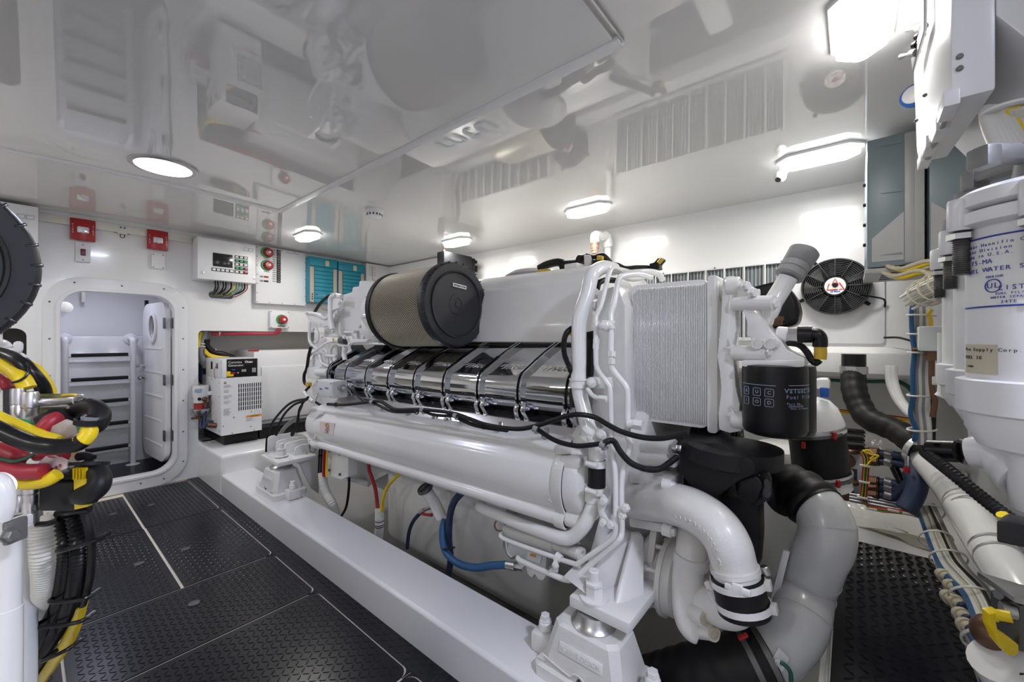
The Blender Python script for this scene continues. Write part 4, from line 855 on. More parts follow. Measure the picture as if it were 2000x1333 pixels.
for z in(z1-.035,z0+.03):
    b=B(); cyl(b,(PX+.05,y0p-.02,z),(PX+.05,y0p-.075,z),.034,26,.004); ep('cooler_port',b,'eng',hx)
b=B(); tube(b,[Q('B3',470,130,X=1.34),Q('B3',445,160,X=1.35),Q('B3',440,220,X=1.38)],.03,16); ep('cooler_inlet',b,'eng',hx)
# wavy bracket
wb=es('wavy_bracket','B3',[(1100,75),(1150,60),(1205,70),(1212,180),(1190,330),(1195,420),(1172,520),(1185,690),(1195,800),(1220,900),(1215,960),(1232,1010),(1225,1080),(1150,1092),(1075,1070),(1072,960),(1090,820),(1085,720),(1065,590),(1075,480),(1090,350),(1095,200)],1.26,.055,bev=.010)
b=B(); prism(b,QL('B3',[(1105,530),(1170,550),(1180,520),(1140,470),(1150,520)],X=1.25),(.02,0,0),.003); ep('bracket_rib',b,'eng',wb); b=B(); prism(b,QL('B3',[(1120,970),(1160,985),(1185,960),(1150,905),(1160,945)],X=1.25),(.02,0,0),.003); ep('bracket_rib',b,'eng',wb)
for x,y in((1205,130),(1240,1005),(1298,178)):
    b=B(); p=Q('B3',x,y,X=1.27); cyl(b,p+V((.0,.03,0)),p+V((0,-.006,0)),.026 if y>900 or x<1250 else .018,20,.004); hexb(b,p+V((0,-.006,0)),(0,-1,0),.012,.012); ep('bracket_boss',b,'eng',wb)
# filter head assembly right of the bracket
fh=es('filter_head','B5',[(230,400),(345,385),(370,470),(415,560),(480,620),(520,680),(640,735),(645,780),(540,800),(240,795),(228,750),(380,735),(375,670),(290,660),(290,600),(260,590),(262,500)],1.24,.10,bev=.008)
b=B(); prism(b,QL('B5',[(290,602),(450,598),(475,625),(470,665),(290,665)],X=1.225),(.03,0,0),.005); ep('mount_pad',b,'eng',fh)
for x in(330,412):
    b=B(); p=Q('B5',x,640,X=1.223); ring(b,p,XN,.008,.008,.006,20); cyl(b,p,p+V((.01,0,0)),.008,14); ep('cap_screw',b,'steel',fh)
et('bridge_pipe','B5',[(180,380,1.26),(260,378,1.25),(350,375,1.24),(440,375,1.23)],.020,n=16,par=fh); et('bridge_pipe','B5',[(180,702,1.26),(260,702,1.25),(395,700,1.24)],.020,n=16,par=fh)
b=B(); prism(b,[Q('B5',228,745,X=1.22),Q('B5',640,745,X=1.22)+V((0,0,0)),Q('B5',640,790,X=1.22),Q('B5',540,800,X=1.22),Q('B5',228,790,X=1.22)],(.15,0,0),.006); ep('head_flange',b,'eng',fh)
es('valve_lump','B5',[(200,250),(260,240),(300,290),(305,320),(250,350),(190,345)],1.25,.06,bev=.012,par=fh); es('valve_lump','B5',[(340,410),(420,390),(430,480),(400,540),(350,490)],1.26,.06,bev=.014,par=fh)
for x,y in((245,265),(290,310),(430,380),(385,690),(400,360)):
    b=B(); hexb(b,Q('B5',x,y,X=1.235),(-.5,-.8,0),.012,.014); ep('head_bolt',b,'eng',fh)
# black spin-on fuel filters
for k,(u,X,r) in enumerate(((1512,1.27,.0745),(1530,1.42,.078))):
    c=W(u,720,X=X); zt=W(u,714,X=X).z; zb=W(u,848,X=X).z
    b=B(); lathe(b,[(0,zb+.004),(r*.75,zb),(r*.93,zb+.006),(r,zb+.018),(r,zt-.012),(r*.98,zt),(r*.8,zt+.003)],(c.x,c.y,0),ZP,44); o=ep('fuel_filter',b,'blackp'); o['label']='black spin-on fuel filter with printed symbols'
    if k==0:
        toC=V((-c.x,-c.y,0)).normalized()
        def wrapp(ang,z,e=.0006):  # point on the can: angle from the direction facing the camera
            a=math.atan2(toC.y,toC.x)+ang; return V((c.x+math.cos(a)*(r+e),c.y+math.sin(a)*(r+e),z)),V((-math.sin(a),math.cos(a),0))
        H=zt-zb
        def fan(fr): return zt-H*fr
        for i,a in enumerate((-.95,-.52,-.14)):
            for j,fr in enumerate((.36,.50)):
                p,tg=wrapp(a,fan(fr)); b=B(); hw=.0095
                tube(b,[p+tg*x+V((0,0,z)) for x,z in rrect(-hw,hw,-.0095,.0095,.003,3)]+[p+tg*hw+V((0,0,.0065))],.0006,5,straight=True); ep('filter_pictogram',b,'lblue',o)
                text('U▮O'[ (i+j)%3] if False else 'BIUOCD'[i*2+j],.012,p,tg,ZP,'lblue',o,name='filter_pictogram',ext=.0003)
        for fr,s,sz,a in((.435*.75,'ValueLine',.016,.62),(.41,'Fuel Filter',.013,.60),(.50,'Part No.',.008,.52),(.535,'X00042038',.007,.56),(.565,'Made in Germany',.006,.60)):
            for ci,ch in enumerate(s):
                aa=a+(ci-2.0)*sz*.62/r*1.0
                if aa>1.5: break
                p,tg=wrapp(aa,fan(fr)); text(ch,sz,p,tg,ZP,'lblue',o,name='filter_print',ext=.0002)
        for fr,a0,a1 in((.26,-1.25,.05),(.25,.42,1.4),(.30,.42,1.4)):
            b=B(); tube(b,[wrapp(a0+(a1-a0)*i/12,fan(fr))[0] for i in range(13)],.0007,5,1); ep('print_line',b,'lblue',o)
# filler neck and grey cap
nk=et('filler_neck','B5',[(400,400,1.33),(430,370,1.33),(470,310,1.34),(530,210,1.35)],.024,n=20)
b=B(); p=Q('B5',520,225,X=1.35); q=Q('B5',580,130,X=1.37); a=(q-p).normalized(); lathe(b,[(.030,0),(.036,.004),(.036,.02),(.034,.022),(.036,.024),(.036,.040),(.034,.042),(.036,.045),(.038,.085),(.033,.090),(0,.090)],p+a*.01,a,30); ep('ribbed_cap',b,'mgrey',nk)
et('neck_elbow','B5',[(360,450,1.30),(400,430,1.31),(420,385,1.33)],.026,n=16,par=nk)
# pressure sensor with black connector
b=B(); cyl(b,Q('B5',455,575,X=1.28),Q('B5',530,580,X=1.28),.020,18,.003); sn=ep('sensor_boss',b,'eng')
b=B(); lathe(b,[(.018,0),(.018,.05),(.014,.05),(.014,.07)],Q('B5',525,580,X=1.28),Q('B5',610,580,X=1.28)-Q('B5',525,580,X=1.28),6); ep('steel_nut',b,'steel',sn)
b=B(); tube(b,QL('B5',[(605,575,1.28),(640,572,1.28),(680,575,1.28),(720,582,1.28),(738,610,1.28),(738,660,1.28)]),.016,16); ring(b,Q('B5',640,578,X=1.28),Q('B5',700,578,X=1.28)-Q('B5',600,578,X=1.28),.016,.03,.006,18); ep('black_connector',b,'blackp',sn)
b=B(); tube(b,QL('B5',[(740,655),(742,700),(738,740)],X=1.28),.0135,14); ep('amber_tape',b,'amber',sn)
b=B(); corr(b,QL('B5',[(738,745,1.28),(710,765,1.28),(680,740,1.28),(650,690,1.29),(600,645,1.3),(520,632,1.33)]),.008,.005,.06); ep('sensor_cable',b,'black',sn)
# black glossy shell behind the filter head
b=B(); prism(b,QL('B5',[(290,270),(470,225),(540,280),(590,350),(608,430),(595,500),(560,525),(420,545),(440,460),(500,380),(430,350),(310,350)],X=1.75),(.12,0,0),.02,3); sh=ep('turbo_heat_shell',b,'blackp')
b=B(); prism(b,QL('B5',[(530,290),(575,380),(570,480),(500,515),(430,500),(500,390)],X=1.73),(.02,0,0),.01,2); ep('shell_panel',b,'blackm',sh)
b=B(); cyl(b,Q('B5',458,520,X=1.6),Q('B5',458,480,X=1.6),.016,12,.003); cyl(b,Q('B5',458,490,X=1.6),Q('B5',458,462,X=1.6),.020,6); ep('breather_plug',b,'bronze')
# ---- coolant pump group, lower right ----
b=B(); prism(b,[Q('B4',865,8,X=1.22),Q('B4',1080,18,X=1.20),Q('B4',1275,125,X=1.13),Q('B4',1285,195,X=1.13),Q('B4',1200,225,X=1.15),Q('B4',1080,313,X=1.17),Q('B4',1000,305,X=1.18),Q('B4',940,275,X=1.19),Q('B4',862,180,X=1.22)],(.16,.02,0),.010,3); bc=ep('belt_guard',b,'blackm'); bc['label']='black textured belt guard'
c=W(1432,868,X=1.26); b=B(); lathe(b,[(0,0),(.10,0),(.118,-.004),(.118,-.045),(.0,-.05)],c,ZP,44); ep('guard_dome',b,'blackm',bc)
b=B(); prism(b,QL('B4',[(1190,225,1.16),(1285,195,1.14),(1330,250,1.13),(1300,330,1.14),(1260,365,1.16),(1180,320,1.18)]),(.12,.03,0),.012,3); ep('guard_bracket',b,'blackm',bc)
b=B(); prism(b,QL('B4',[(1300,190,1.16),(1350,180,1.15),(1368,220,1.15),(1365,300,1.15),(1340,345,1.15),(1290,370,1.16),(1280,300,1.16)]),(.03,0,0),.008); ep('guard_lug',b,'blackm',bc)
b=B(); p=Q('B4',1345,275,X=1.148); sphere(b,p,.02,(.15,.6,1.4)); ep('lug_hole',b,'screen',bc)
b=B(); c=V((1.50,.30,.66)); lathe(b,[(0,0),(.20,0),(.21,.01),(.21,.07),(.19,.08),(.19,.10),(0,.10)],c,(0,1,0),48)
prism(b,QL('B4',[(1100,300),(1300,330),(1305,560),(1290,740),(1240,700),(1180,520),(1060,330)],X=1.34),(.1,0,0),.01); ep('vibration_damper',b,'blackm')
for i in range(8):
    a=2*PI*i/8; b=B(); ring(b,c+V((.12*math.cos(a),-.004,.12*math.sin(a))),(0,1,0),.022,.01,.006,14); ep('damper_web',b,'blackp')
el=QL('B4',[(600,330,1.30),(700,335,1.25),(800,345,1.20),(900,370,1.15),(1000,420,1.12),(1080,490,1.10),(1130,570,1.09),(1155,650,1.09),(1172,720,1.09)])
b=B(); tube(b,el,lambda f,L:.060-.010*f,28); ce=ep('cast_coolant_elbow',b,'cast')
e0,e1=el[-1],el[-1]-el[-2]; ea=e1.normalized()
b=B(); ring(b,e0-ea*.004,ea,.049,.012,.006,36); ring(b,e0+ea*.008,ea,.049,.008,.003,36); ep('elbow_lip',b,'cast',ce)
# raised casting number on the elbow
sp=spline(el,10); num='51120500007 GJ'
def elbtext(s,i0,f0,f1):
    for i,ch in enumerate(s):
        f=f0+(f1-f0)*i/len(s); k=int(f*(len(sp)-2)); p=sp[k].lerp(sp[k+1],f*(len(sp)-2)-k); tg=(sp[k+1]-sp[k]).normalized()
        cd=(V((0,0,CH))-p); dn=tg.cross(V((0,0,1)).cross(tg)); up=cd.cross(tg).normalized()
        if up.z<0: up=-up
        nrm=tg.cross(up).normalized(); nrm=nrm if nrm.dot(cd)>0 else -nrm
        dd=(nrm*.80-up*.60).normalized(); rr=.060-.010*f
        text(ch,.016,p+dd*(rr+.0002),tg,(up*.8+nrm*.6),'cast',ce,name='cast_number',ext=.0016)
elbtext(num,0,.42,.90)
for y0_,y1_ in((170,285),(430,530)):
    b=B(); prism(b,QL('B4',[(585,y0_,1.26),(790,y0_+35,1.20),(825,y0_+48,1.19),(810,y1_+(0),1.18),(780,y1_-15,1.19),(590,y1_-50,1.25)]),(.07,0,0),.007); o=ep('elbow_flange',b,'cast',ce)
    b=B(); p=Q('B4',815,(y0_+y1_)/2+22,X=1.165); cyl(b,p+V((0,.02,0)),p+V((0,-.004,0)),.017,16); hexb(b,p,(0,-1,0),.012,.014); ep('flange_bolt',b,'eng',o)
# stub casting above elbow
for yy in(30,90):
    et('manifold_branch','B4',[(610,yy,1.30),(700,yy+5,1.26),(830,yy+10,1.22)],.026,m='cast',n=18)
b=B(); p=Q('B4',845,40,X=1.2); ring(b,p,(0,-1,0),.010,.012,.008,16); hexb(b,p,(0,-1,0),.009,.016); ep('branch_bolt',b,'steel')
# hose, clamps and raw-water pump
h0=e0+ea*.012; h1=h0+ea*.070+V((0,0,-.012))
b=B(); cyl(b,h0,h1,.057,36); ho=ep('pump_hose',b,'black'); 
for h in(.012,.062): band(ho,h0+ea*h,ea,.058,.014,'hose_clamp','eng',.003)
b=B()
for k in range(3): obox(b,Q('B4',1185+16*(k-1),822,X=1.035),V((.006,0,0)),V((0,.005,0)),V((0,0,.014-.002*k)),.002)
obox(b,Q('B4',1185,822,X=1.035),V((.005,0,0)),V((0,.026,0)),V((0,0,.006)),.002); ep('clamp_buckle',b,'eng',ho)
pu=et('pump_outlet','B4',[(1185,830,1.10),(1190,890,1.11),(1150,930,1.12),(1090,925,1.14),(1030,900,1.16),(980,850,1.2)],.045,m='cast',n=24)
pv=et('pump_casing','B4',[(925,470,1.24),(932,560,1.20),(925,640,1.18),(912,740,1.17),(910,860,1.16),(918,960,1.15),(945,1030,1.14),(985,1060,1.14)],lambda f,L:.040 if f<.8 else .040-.010*(f-.8)/.2,m='cast',n=26)
b=B(); p=Q('B4',928,655,X=1.18); ring(b,p,(0,-.1,1),.038,.030,.008,32); ep('casing_collar',b,'cast',pv)
b=B(); tube(b,QL('B4',[(920,940,1.15),(970,965,1.12),(1010,985,1.11)]),.022,18); tube(b,QL('B4',[(970,1050,1.14),(1020,1055,1.12),(1055,1065,1.11)]),.019,18); ep('casing_spout',b,'cast',pv)
for x,y,r in((1012,986,.017),(1057,1065,.015)):
    b=B(); p=Q('B4',x,y,X=1.108); ring(b,p,(-.6,-.8,0),r*.6,.008,r*.4,18); cyl(b,p,p+V((.006,.008,0)),r*.6,14); ep('spout_plug',b,'beigec',pv)
b=B(); tube(b,QL('B4',[(1020,780,1.12),(1050,840,1.11),(1085,885,1.10)]),.010,12); ring(b,Q('B4',1060,855,X=1.105),(.1,-.5,-1),.009,.03,.006,14); hexb(b,Q('B4',1090,885,X=1.10),(0,-.5,-1),.012,.012); ep('side_union',b,'eng',pu)
b=B(); cyl(b,Q('B4',1325,695,X=1.12),Q('B4',1345,745,X=1.12),.011,12,.002); ep('temperature_sender',b,'steel',ce)
# flanged wet-exhaust spool
fcx=1.30
def spool(u,v,r,X=1.30,th=.014):
    c=W(u,v,X=X); b=B(); lathe(b,[(r*.6,-th/2),(r,-th/2),(r,th/2),(r*.6,th/2)],c,YP,40); return c,b
c1_,b=spool(1273,1112,.112); ep('spool_flange',b,'cast'); c2_,b=spool(1308,1124,.118); ep('spool_flange',b,'cast')
b=B(); cyl(b,c1_,c2_+V((0,-.06,0)),.075,36); cyl(b,c1_+V((0,.1,0)),c1_,.09,36); ep('spool_pipe',b,'cast')
b=B(); lathe(b,[(.11,0),(.11,-.03),(.09,-.05),(0,-.05)],c2_,YP,36); ep('spool_cover',b,'cast')
for i in range(8):
    a=2*PI*i/8+.3; o_=V((math.cos(a),0,math.sin(a)))*.097; b=B(); cyl(b,c1_+o_,c2_+o_,.007,8); hexb(b,c1_+o_+V((0,-.007,0)),(0,-1,0),.011,.012); ep('spool_bolt',b,'eng')
# gusset bracket arm bolted to the front mount
b=B(); prism(b,[Q('B4',500,962,X=1.03),Q('B4',540,972,X=1.04),Q('B4',670,862,X=1.14),Q('B4',668,540,X=1.24),Q('B4',655,515,X=1.24),Q('B4',612,518,X=1.22)],(.012,.012,0),.003); ga=ep('mount_gusset',b,'eng')
b=B(); prism(b,[Q('B4',400,700,X=1.16),Q('B4',600,520,X=1.24),Q('B4',640,520,X=1.26),Q('B4',660,880,X=1.2),Q('B4',500,960,X=1.05),Q('B4',300,810,X=1.0)],(.02,.06,0),.006); ep('gusset_web',b,'cast',ga)
b=B(); box(b,1.00,1.34,.44,.62,.335,.365,.004); ep('mount_foot',b,'eng',ga)
b=B(); prism(b,[V((1.22,.47,.36)),V((1.34,.47,.36)),V((1.40,.47,.62)),V((1.34,.47,.66))],(0,.02,0)); prism(b,[V((1.12,.62,.36)),V((1.36,.62,.36)),V((1.42,.62,.66)),V((1.30,.62,.62))],(0,.02,0)); ep('mount_web',b,'cast',ga)
# far mount bracket
def yfin(f,pts,Y,par=None,name='mount_bracket_plate'):
    b=B(); prism(b,QL(f,pts,Y=Y),(0,.014,0),.003); return ep(name,b,'eng',par)
fb=yfin('A4',[(835,1240),(840,1120),(850,1100),(875,1088),(1095,1050),(1180,1070),(1240,1105),(1240,1240)],2.98,name='mount_bracket')
yfin('A4',[(918,1255),(922,1170),(935,1145),(965,1130),(1100,1098),(1200,1095),(1240,1110),(1240,1255)],2.90,fb)
yfin('A4',[(1003,1290),(1006,1200),(1020,1168),(1060,1150),(1200,1118),(1260,1125),(1260,1290)],2.82,fb)
yfin('B1',[(62,680),(62,600),(75,562),(110,543),(180,530),(250,560),(262,620),(262,760),(262,940),(205,900),(140,770),(110,700)],2.70,fb)
b=B(); cyl(b,Q('B1',138,605,Y=2.698),Q('B1',138,605,Y=2.70),.012,18); ep('bracket_hole',b,'paper',fb)
b=B(); box(b,.97,1.20,2.62,2.90,.335,.36,.005); ep('mount_foot',b,'eng',fb)
# flange bracket below cooler
es('flange_bracket','B1',[(340,575),(440,590),(500,610),(498,800),(440,825),(340,790),(338,700),(365,690),(362,620)],1.18,.06,bev=.006,m='eng')
for x,y in((350,590),(430,615),(347,745),(433,780)):
    b=B(); hexb(b,Q('B1',x,y,X=1.176),XN,.007,.006); ep('bracket_bolt',b,'darks')
es('side_ribs','B1',[(520,625),(850,760),(660,860),(500,800)],1.36,.08,m='cast',bev=.01); et('flank_pipe','B1',[(500,810,1.3),(580,830,1.32),(670,860,1.34)],.016)
# oil filler with dip cap
of=et('oil_filler','B1',[(1260,1130,1.22),(1200,1010,1.20),(1160,950,1.18),(1140,915,1.17)],.026,n=20)
b=B(); p=Q('B1',1145,925,X=1.17); q=Q('B1',1110,870,X=1.15); a=(q-p).normalized(); lathe(b,[(.029,0),(.036,.005),(.037,.012),(.035,.018),(.030,.018),(.030,.014),(0,.014)],p+a*.012,a,30); obox(b,p+a*.030,a*.004,frame(a)[0]*.004,frame(a)[1]*.028,.001); ep('filler_cap',b,'darks',of)
# starter / prefilter cylinders low on the flank
b=B(); cyl(b,Q('B2',440,940,X=1.20),Q('B2',750,1040,X=1.16),.024,24,.004); cyl(b,Q('B2',750,1035,X=1.16),Q('B2',850,1070,X=1.14),.019,20); cyl(b,Q('B2',845,1065,X=1.145),Q('B2',905,1090,X=1.13),.022,20,.003); st=ep('hand_priming_pump',b,'cast')
b=B(); ring(b,Q('B2',905,1088,X=1.128),(-.2,-1,-.1),.010,.006,.010,18); ep('pump_end_ring',b,'eng',st); b=B(); hexb(b,Q('B2',880,1020,X=1.14),ZP,.009,.02); ep('pump_union',b,'steel',st)
es('oil_cooler_box','B2',[(460,1010),(690,1100),(685,1180),(640,1210),(470,1130),(440,1080)],1.18,.08,m='grayw',bev=.006)
b=B(); prism(b,QL('B2',[(575,1070),(660,1100),(650,1150),(565,1120)],X=1.175),(.004,0,0)); o=ep('type_sticker',b,'white'); b=B(); obox(b,Q('B2',605,1097,X=1.173),V((.001,0,0)),V((0,.012,-.002)),V((0,0,.004))); ep('sticker_print',b,'orange',o)
es('sender_cluster','B2',[(560,1160),(640,1190),(690,1215),(670,1255),(640,1250),(615,1215),(600,1240),(570,1215)],1.16,.04,m='cast',bev=.005)
et('thin_conduit','B2',[(425,1010,1.18),(430,1060,1.18),(470,1110,1.18),(500,1100,1.18)],.004,m='cableg'); et('thin_conduit','B2',[(440,1010,1.18),(450,1080,1.18),(480,1115,1.18)],.003,m='white')
es('valve_knuckle','B2',[(330,780),(400,770),(440,800),(430,940),(380,950),(350,930),(330,860)],1.26,.06,m='cast',bev=.012)
b=B(); ring(b,Q('B2',400,910,X=1.22),(-.6,-.4,.3),.018,.012,.006,18); ep('bronze_ring',b,'bronze')
# underside ribs behind
es('sump_bracket','B2',[(1000,960),(1100,900),(1180,1000),(1150,1333),(1000,1333),(960,1200)],1.40,.10,m='cast',bev=.01)
# engine top: crankcase breather, black harness
tb=et('breather_hose','A8',[(640,395,1.70),(700,365,1.70),(780,345,1.70),(830,352,1.70)],.020,m='black',n=16)
b=B(); corr(b,QL('A8',[(820,370,1.70),(900,368,1.70),(980,362,1.70)]),.024,.010,.06,18); cyl(b,Q('A8',965,350,X=1.70),Q('A8',1005,350,X=1.70),.040,20); ep('breather_bellows',b,'black',tb)
b=B(); prism(b,QL('A8',[(1000,285),(1050,285),(1060,310),(1060,420),(1020,430),(950,425),(1005,405)],X=1.66),(.01,0,0),.003); ep('breather_bracket',b,'cast',tb)
et('breather_hose','A8',[(1020,300,1.70),(1080,315,1.70),(1150,300,1.70),(1200,345,1.72),(1215,370,1.72)],.018,m='black',n=14,par=tb)
es('connector_block','A8',[(1065,320),(1160,320),(1175,370),(1100,370),(1062,390)],1.64,.05,m='blackp',bev=.006)
es('amber_clip','A8',[(1105,290),(1148,290),(1148,325),(1105,325)],1.63,.02,m='amber',bev=.003,par=tb); es('amber_clip','A8',[(608,410),(640,400),(710,395),(712,425),(660,432),(608,434)],1.63,.03,m='amber',bev=.005,par=tb)
b=B(); corr(b,QL('A8',[(1210,370,1.8),(1270,375,1.85),(1330,400,1.9),(1420,395,1.95),(1500,395,2.0),(1560,400,2.05)]),.016,.010,.10,14); ep('top_conduit',b,'black')
es('connector_block','A8',[(1530,355),(1570,345),(1600,310),(1630,305),(1645,320),(1610,360),(1615,400),(1540,405)],1.98,.05,m='blackp',bev=.006)
b=B(); tube(b,QL('A8',[(1608,350),(1640,315)],X=1.975),.010,10); ep('amber_tape',b,'amber')
es('cap_clip','A8',[(505,475),(545,470),(560,480),(555,498),(505,498)],1.62,.03,m='blackp',bev=.003)
# starboard bank mirror: what the ceiling shows reflected
b=B(); prism(b,[V((x,.80,z)) for x,z in((2.05,1.082),(2.3,.97),(2.33,.86),(2.28,.80),(2.05,.80))],(0,1.6,0),.01); ep('far_bank_covers',b,'chrome')
fc2=V((2.18,1.44,1.262)); b=B(); lathe(b,[(0,0),(.2,0),(.204,.03),(.204,.05)],fc2,yax,48); ep('far_filter_end_cap',b,'black')
b=B(); lathe(b,[(.195,.05),(.195,.45),(.15,.55),(0,.6)],fc2,yax,48); ep('far_filter_body',b,'mesh')
text('mtu',.24,(1.80,1.9,1.4335),V((0,-1,0)),V((1,0,0)),'lblue',E,name='cover_lettering',shear=.2,sx=1.3)
# ================= ENGINE MOUNTS =================
def mount(cx,cy,lab):
    t=thing('engine_mount',lab,'engine mount',(cx,cy,.142),'rubber engine mounts on the white bed')
    b=B(); A=[V((cx+sx*.088,cy+sy*.120,.185)) for sx,sy in((-1,-1),(1,-1),(1,1),(-1,1))]
    def oct_(hx,hy,c,z): return [V((cx+x,cy+y,z)) for x,y in((-hx,-hy+c),(-hx+c,-hy),(hx-c,-hy),(hx,-hy+c),(hx,hy-c),(hx-c,hy),(-hx+c,hy),(-hx,hy-c))]
    loft(b,[oct_(.090,.125,.02,.148),oct_(.088,.122,.02,.19),oct_(.066,.098,.022,.29),oct_(.058,.088,.022,.298)]); ob=obj('mount_housing',b,'cast',t,ang=25)
    b=B(); loft(b,[oct_(.098,.145,.015,.143),oct_(.098,.145,.015,.172),oct_(.090,.135,.02,.178)]); 
    for s in(-1,1): box(b,cx-.035,cx+.035,cy+s*.165-.035,cy+s*.165+.035,.143,.20,.010)
    obj('base_flange',b,'cast',t,ang=25)
    for s in(-1,1):
        b=B(); cyl(b,(cx,cy+s*.168,.20),(cx,cy+s*.168,.228),.020,18,.003); bolt(b,V((cx,cy+s*.168,.228)),ZP,.015,.02); obj('hold_down_bolt',b,'eng',t)
    b=B(); lathe(b,[(.062,0),(.064,.006),(.055,.014),(.050,.026),(.046,.036)],(cx,cy,.296),ZP,36); obj('steel_cup',b,'steel',t)
    sl=math.atan2(.022,.10)
    b=B(); n_=V((-.10,0,.022)).normalized(); up=V((.022,0,.10)).normalized(); pc_=V((cx-.0775,cy,.243)); obox(b,pc_+n_*.0005,n_*.0015,V((0,.066,0)),up*.013,.001); o=obj('name_plate',b,'eng',ob)
    text('RUBBER DESIGN',.0165,pc_+n_*.0022,V((0,-1,0)),up,'cast',o,name='raised_lettering',ext=.0012)
    b=B(); tube(b,[V((cx-.0905,cy+y,z)) for y,z in((.115,.205),(.04,.19),(.02,.19),(.012,.20),(-.004,.203),(-.018,.196),(-.025,.185),(-.04,.18),(-.115,.195))],.0022,8); obj('parting_bead',b,'cast',ob)
    b=B(); cyl(b,V((cx-.084,cy-.003,.188)),V((cx-.0925,cy-.003,.187)),.0055,14); obj('drain_hole',b,'screen',ob)
    b=B(); cyl(b,(cx,cy,.335),(cx,cy,.445),.015,18,.002); lathe(b,[(.040,.366),(.040,.371),(.028,.373)],(cx,cy,0),ZP,28); lathe(b,[(.026,.373),(.026,.402)],(cx,cy,0),ZP,6); lathe(b,[(.026,.404),(.026,.412),(.022,.414)],(cx,cy,0),ZP,6); obj('stud_and_nuts',b,'eng',t)
    return t
mount(1.035,.56,'near white engine mount with raised lettering on its sloping face')
mount(1.035,2.74,'far white engine mount on the bed, in front of the boxed generator')
# ================= HULL WALL =================
def xtext(s,size,p,m,par,**k): return text(s,size,p,V((0,-1,0)),ZP,m,par,**k)
def vent(y0,y1,z0,z1,n,label,tilt=0):
    t=thing('louvre_vent',label,'vent',(XH,(y0+y1)/2,z0),'louvred air vents on the hull wall')
    b=B(); fr_=.018
    for a in((y0,y1,z1-fr_,z1),(y0,y1,z0,z0+fr_),(y0,y0+fr_,z0+fr_,z1-fr_),(y1-fr_,y1,z0+fr_,z1-fr_)): box(b,XH-.03,XH-.001,a[0],a[1],a[2],a[3],.002)
    obj('vent_frame',b,'white',t)
    b=B(); box(b,XH-.004,XH-.001,y0+fr_,y1-fr_,z0+fr_,z1-fr_); obj('vent_backing',b,mat('dark_filter_mat',(.16,.19,.20),.6) if 'dark_filter_mat' not in bpy.data.materials else bpy.data.materials['dark_filter_mat'],t)  # even dark blue-grey sheet behind the vanes
    for i in range(n-1):
        y=y0+(y1-y0)*(i+1)/n; b=B(); obox(b,V((XH-.03,y,(z0+z1)/2)),V((.022,.008,0)),V((-.001,.003,0)),V((0,0,(z1-z0)/2-fr_)),.0015); obj('vane',b,'white',t)
    m=(n)*5
    for i in range(m):
        y=y0+fr_+(y1-y0-2*fr_)*(i+.5)/m; b=B(); box(b,XH-.010,XH-.005,y-.002,y+.002,z0+fr_,z1-fr_); obj('baffle_slat',b,'grey',t)
    for f in(.02,.35,.65,.98):
        b=B(); lathe(b,[(.005,0),(.005,.002),(0,.002)],(XH-.03,y0+(y1-y0)*f,z1-fr_/2),XN,8); obj('screw',b,'darks',t)
    return t
vent(.275,1.30,1.09,1.535,10,'long louvred vent on the hull wall just left of the black fan')
vent(1.86,2.98,1.05,1.40,11,'louvred vent on the hull wall hidden behind the engine, mirrored in the ceiling')
b=B(); prism(b,[V((XH-.012,y,z)) for y,z in rrect(-.125,.265,1.075,1.57,.02)],(.011,0,0),.003); fp_=tag(obj('fan_mounting_plate',b,'white'),'white flat mounting plate behind the black fan','plate')
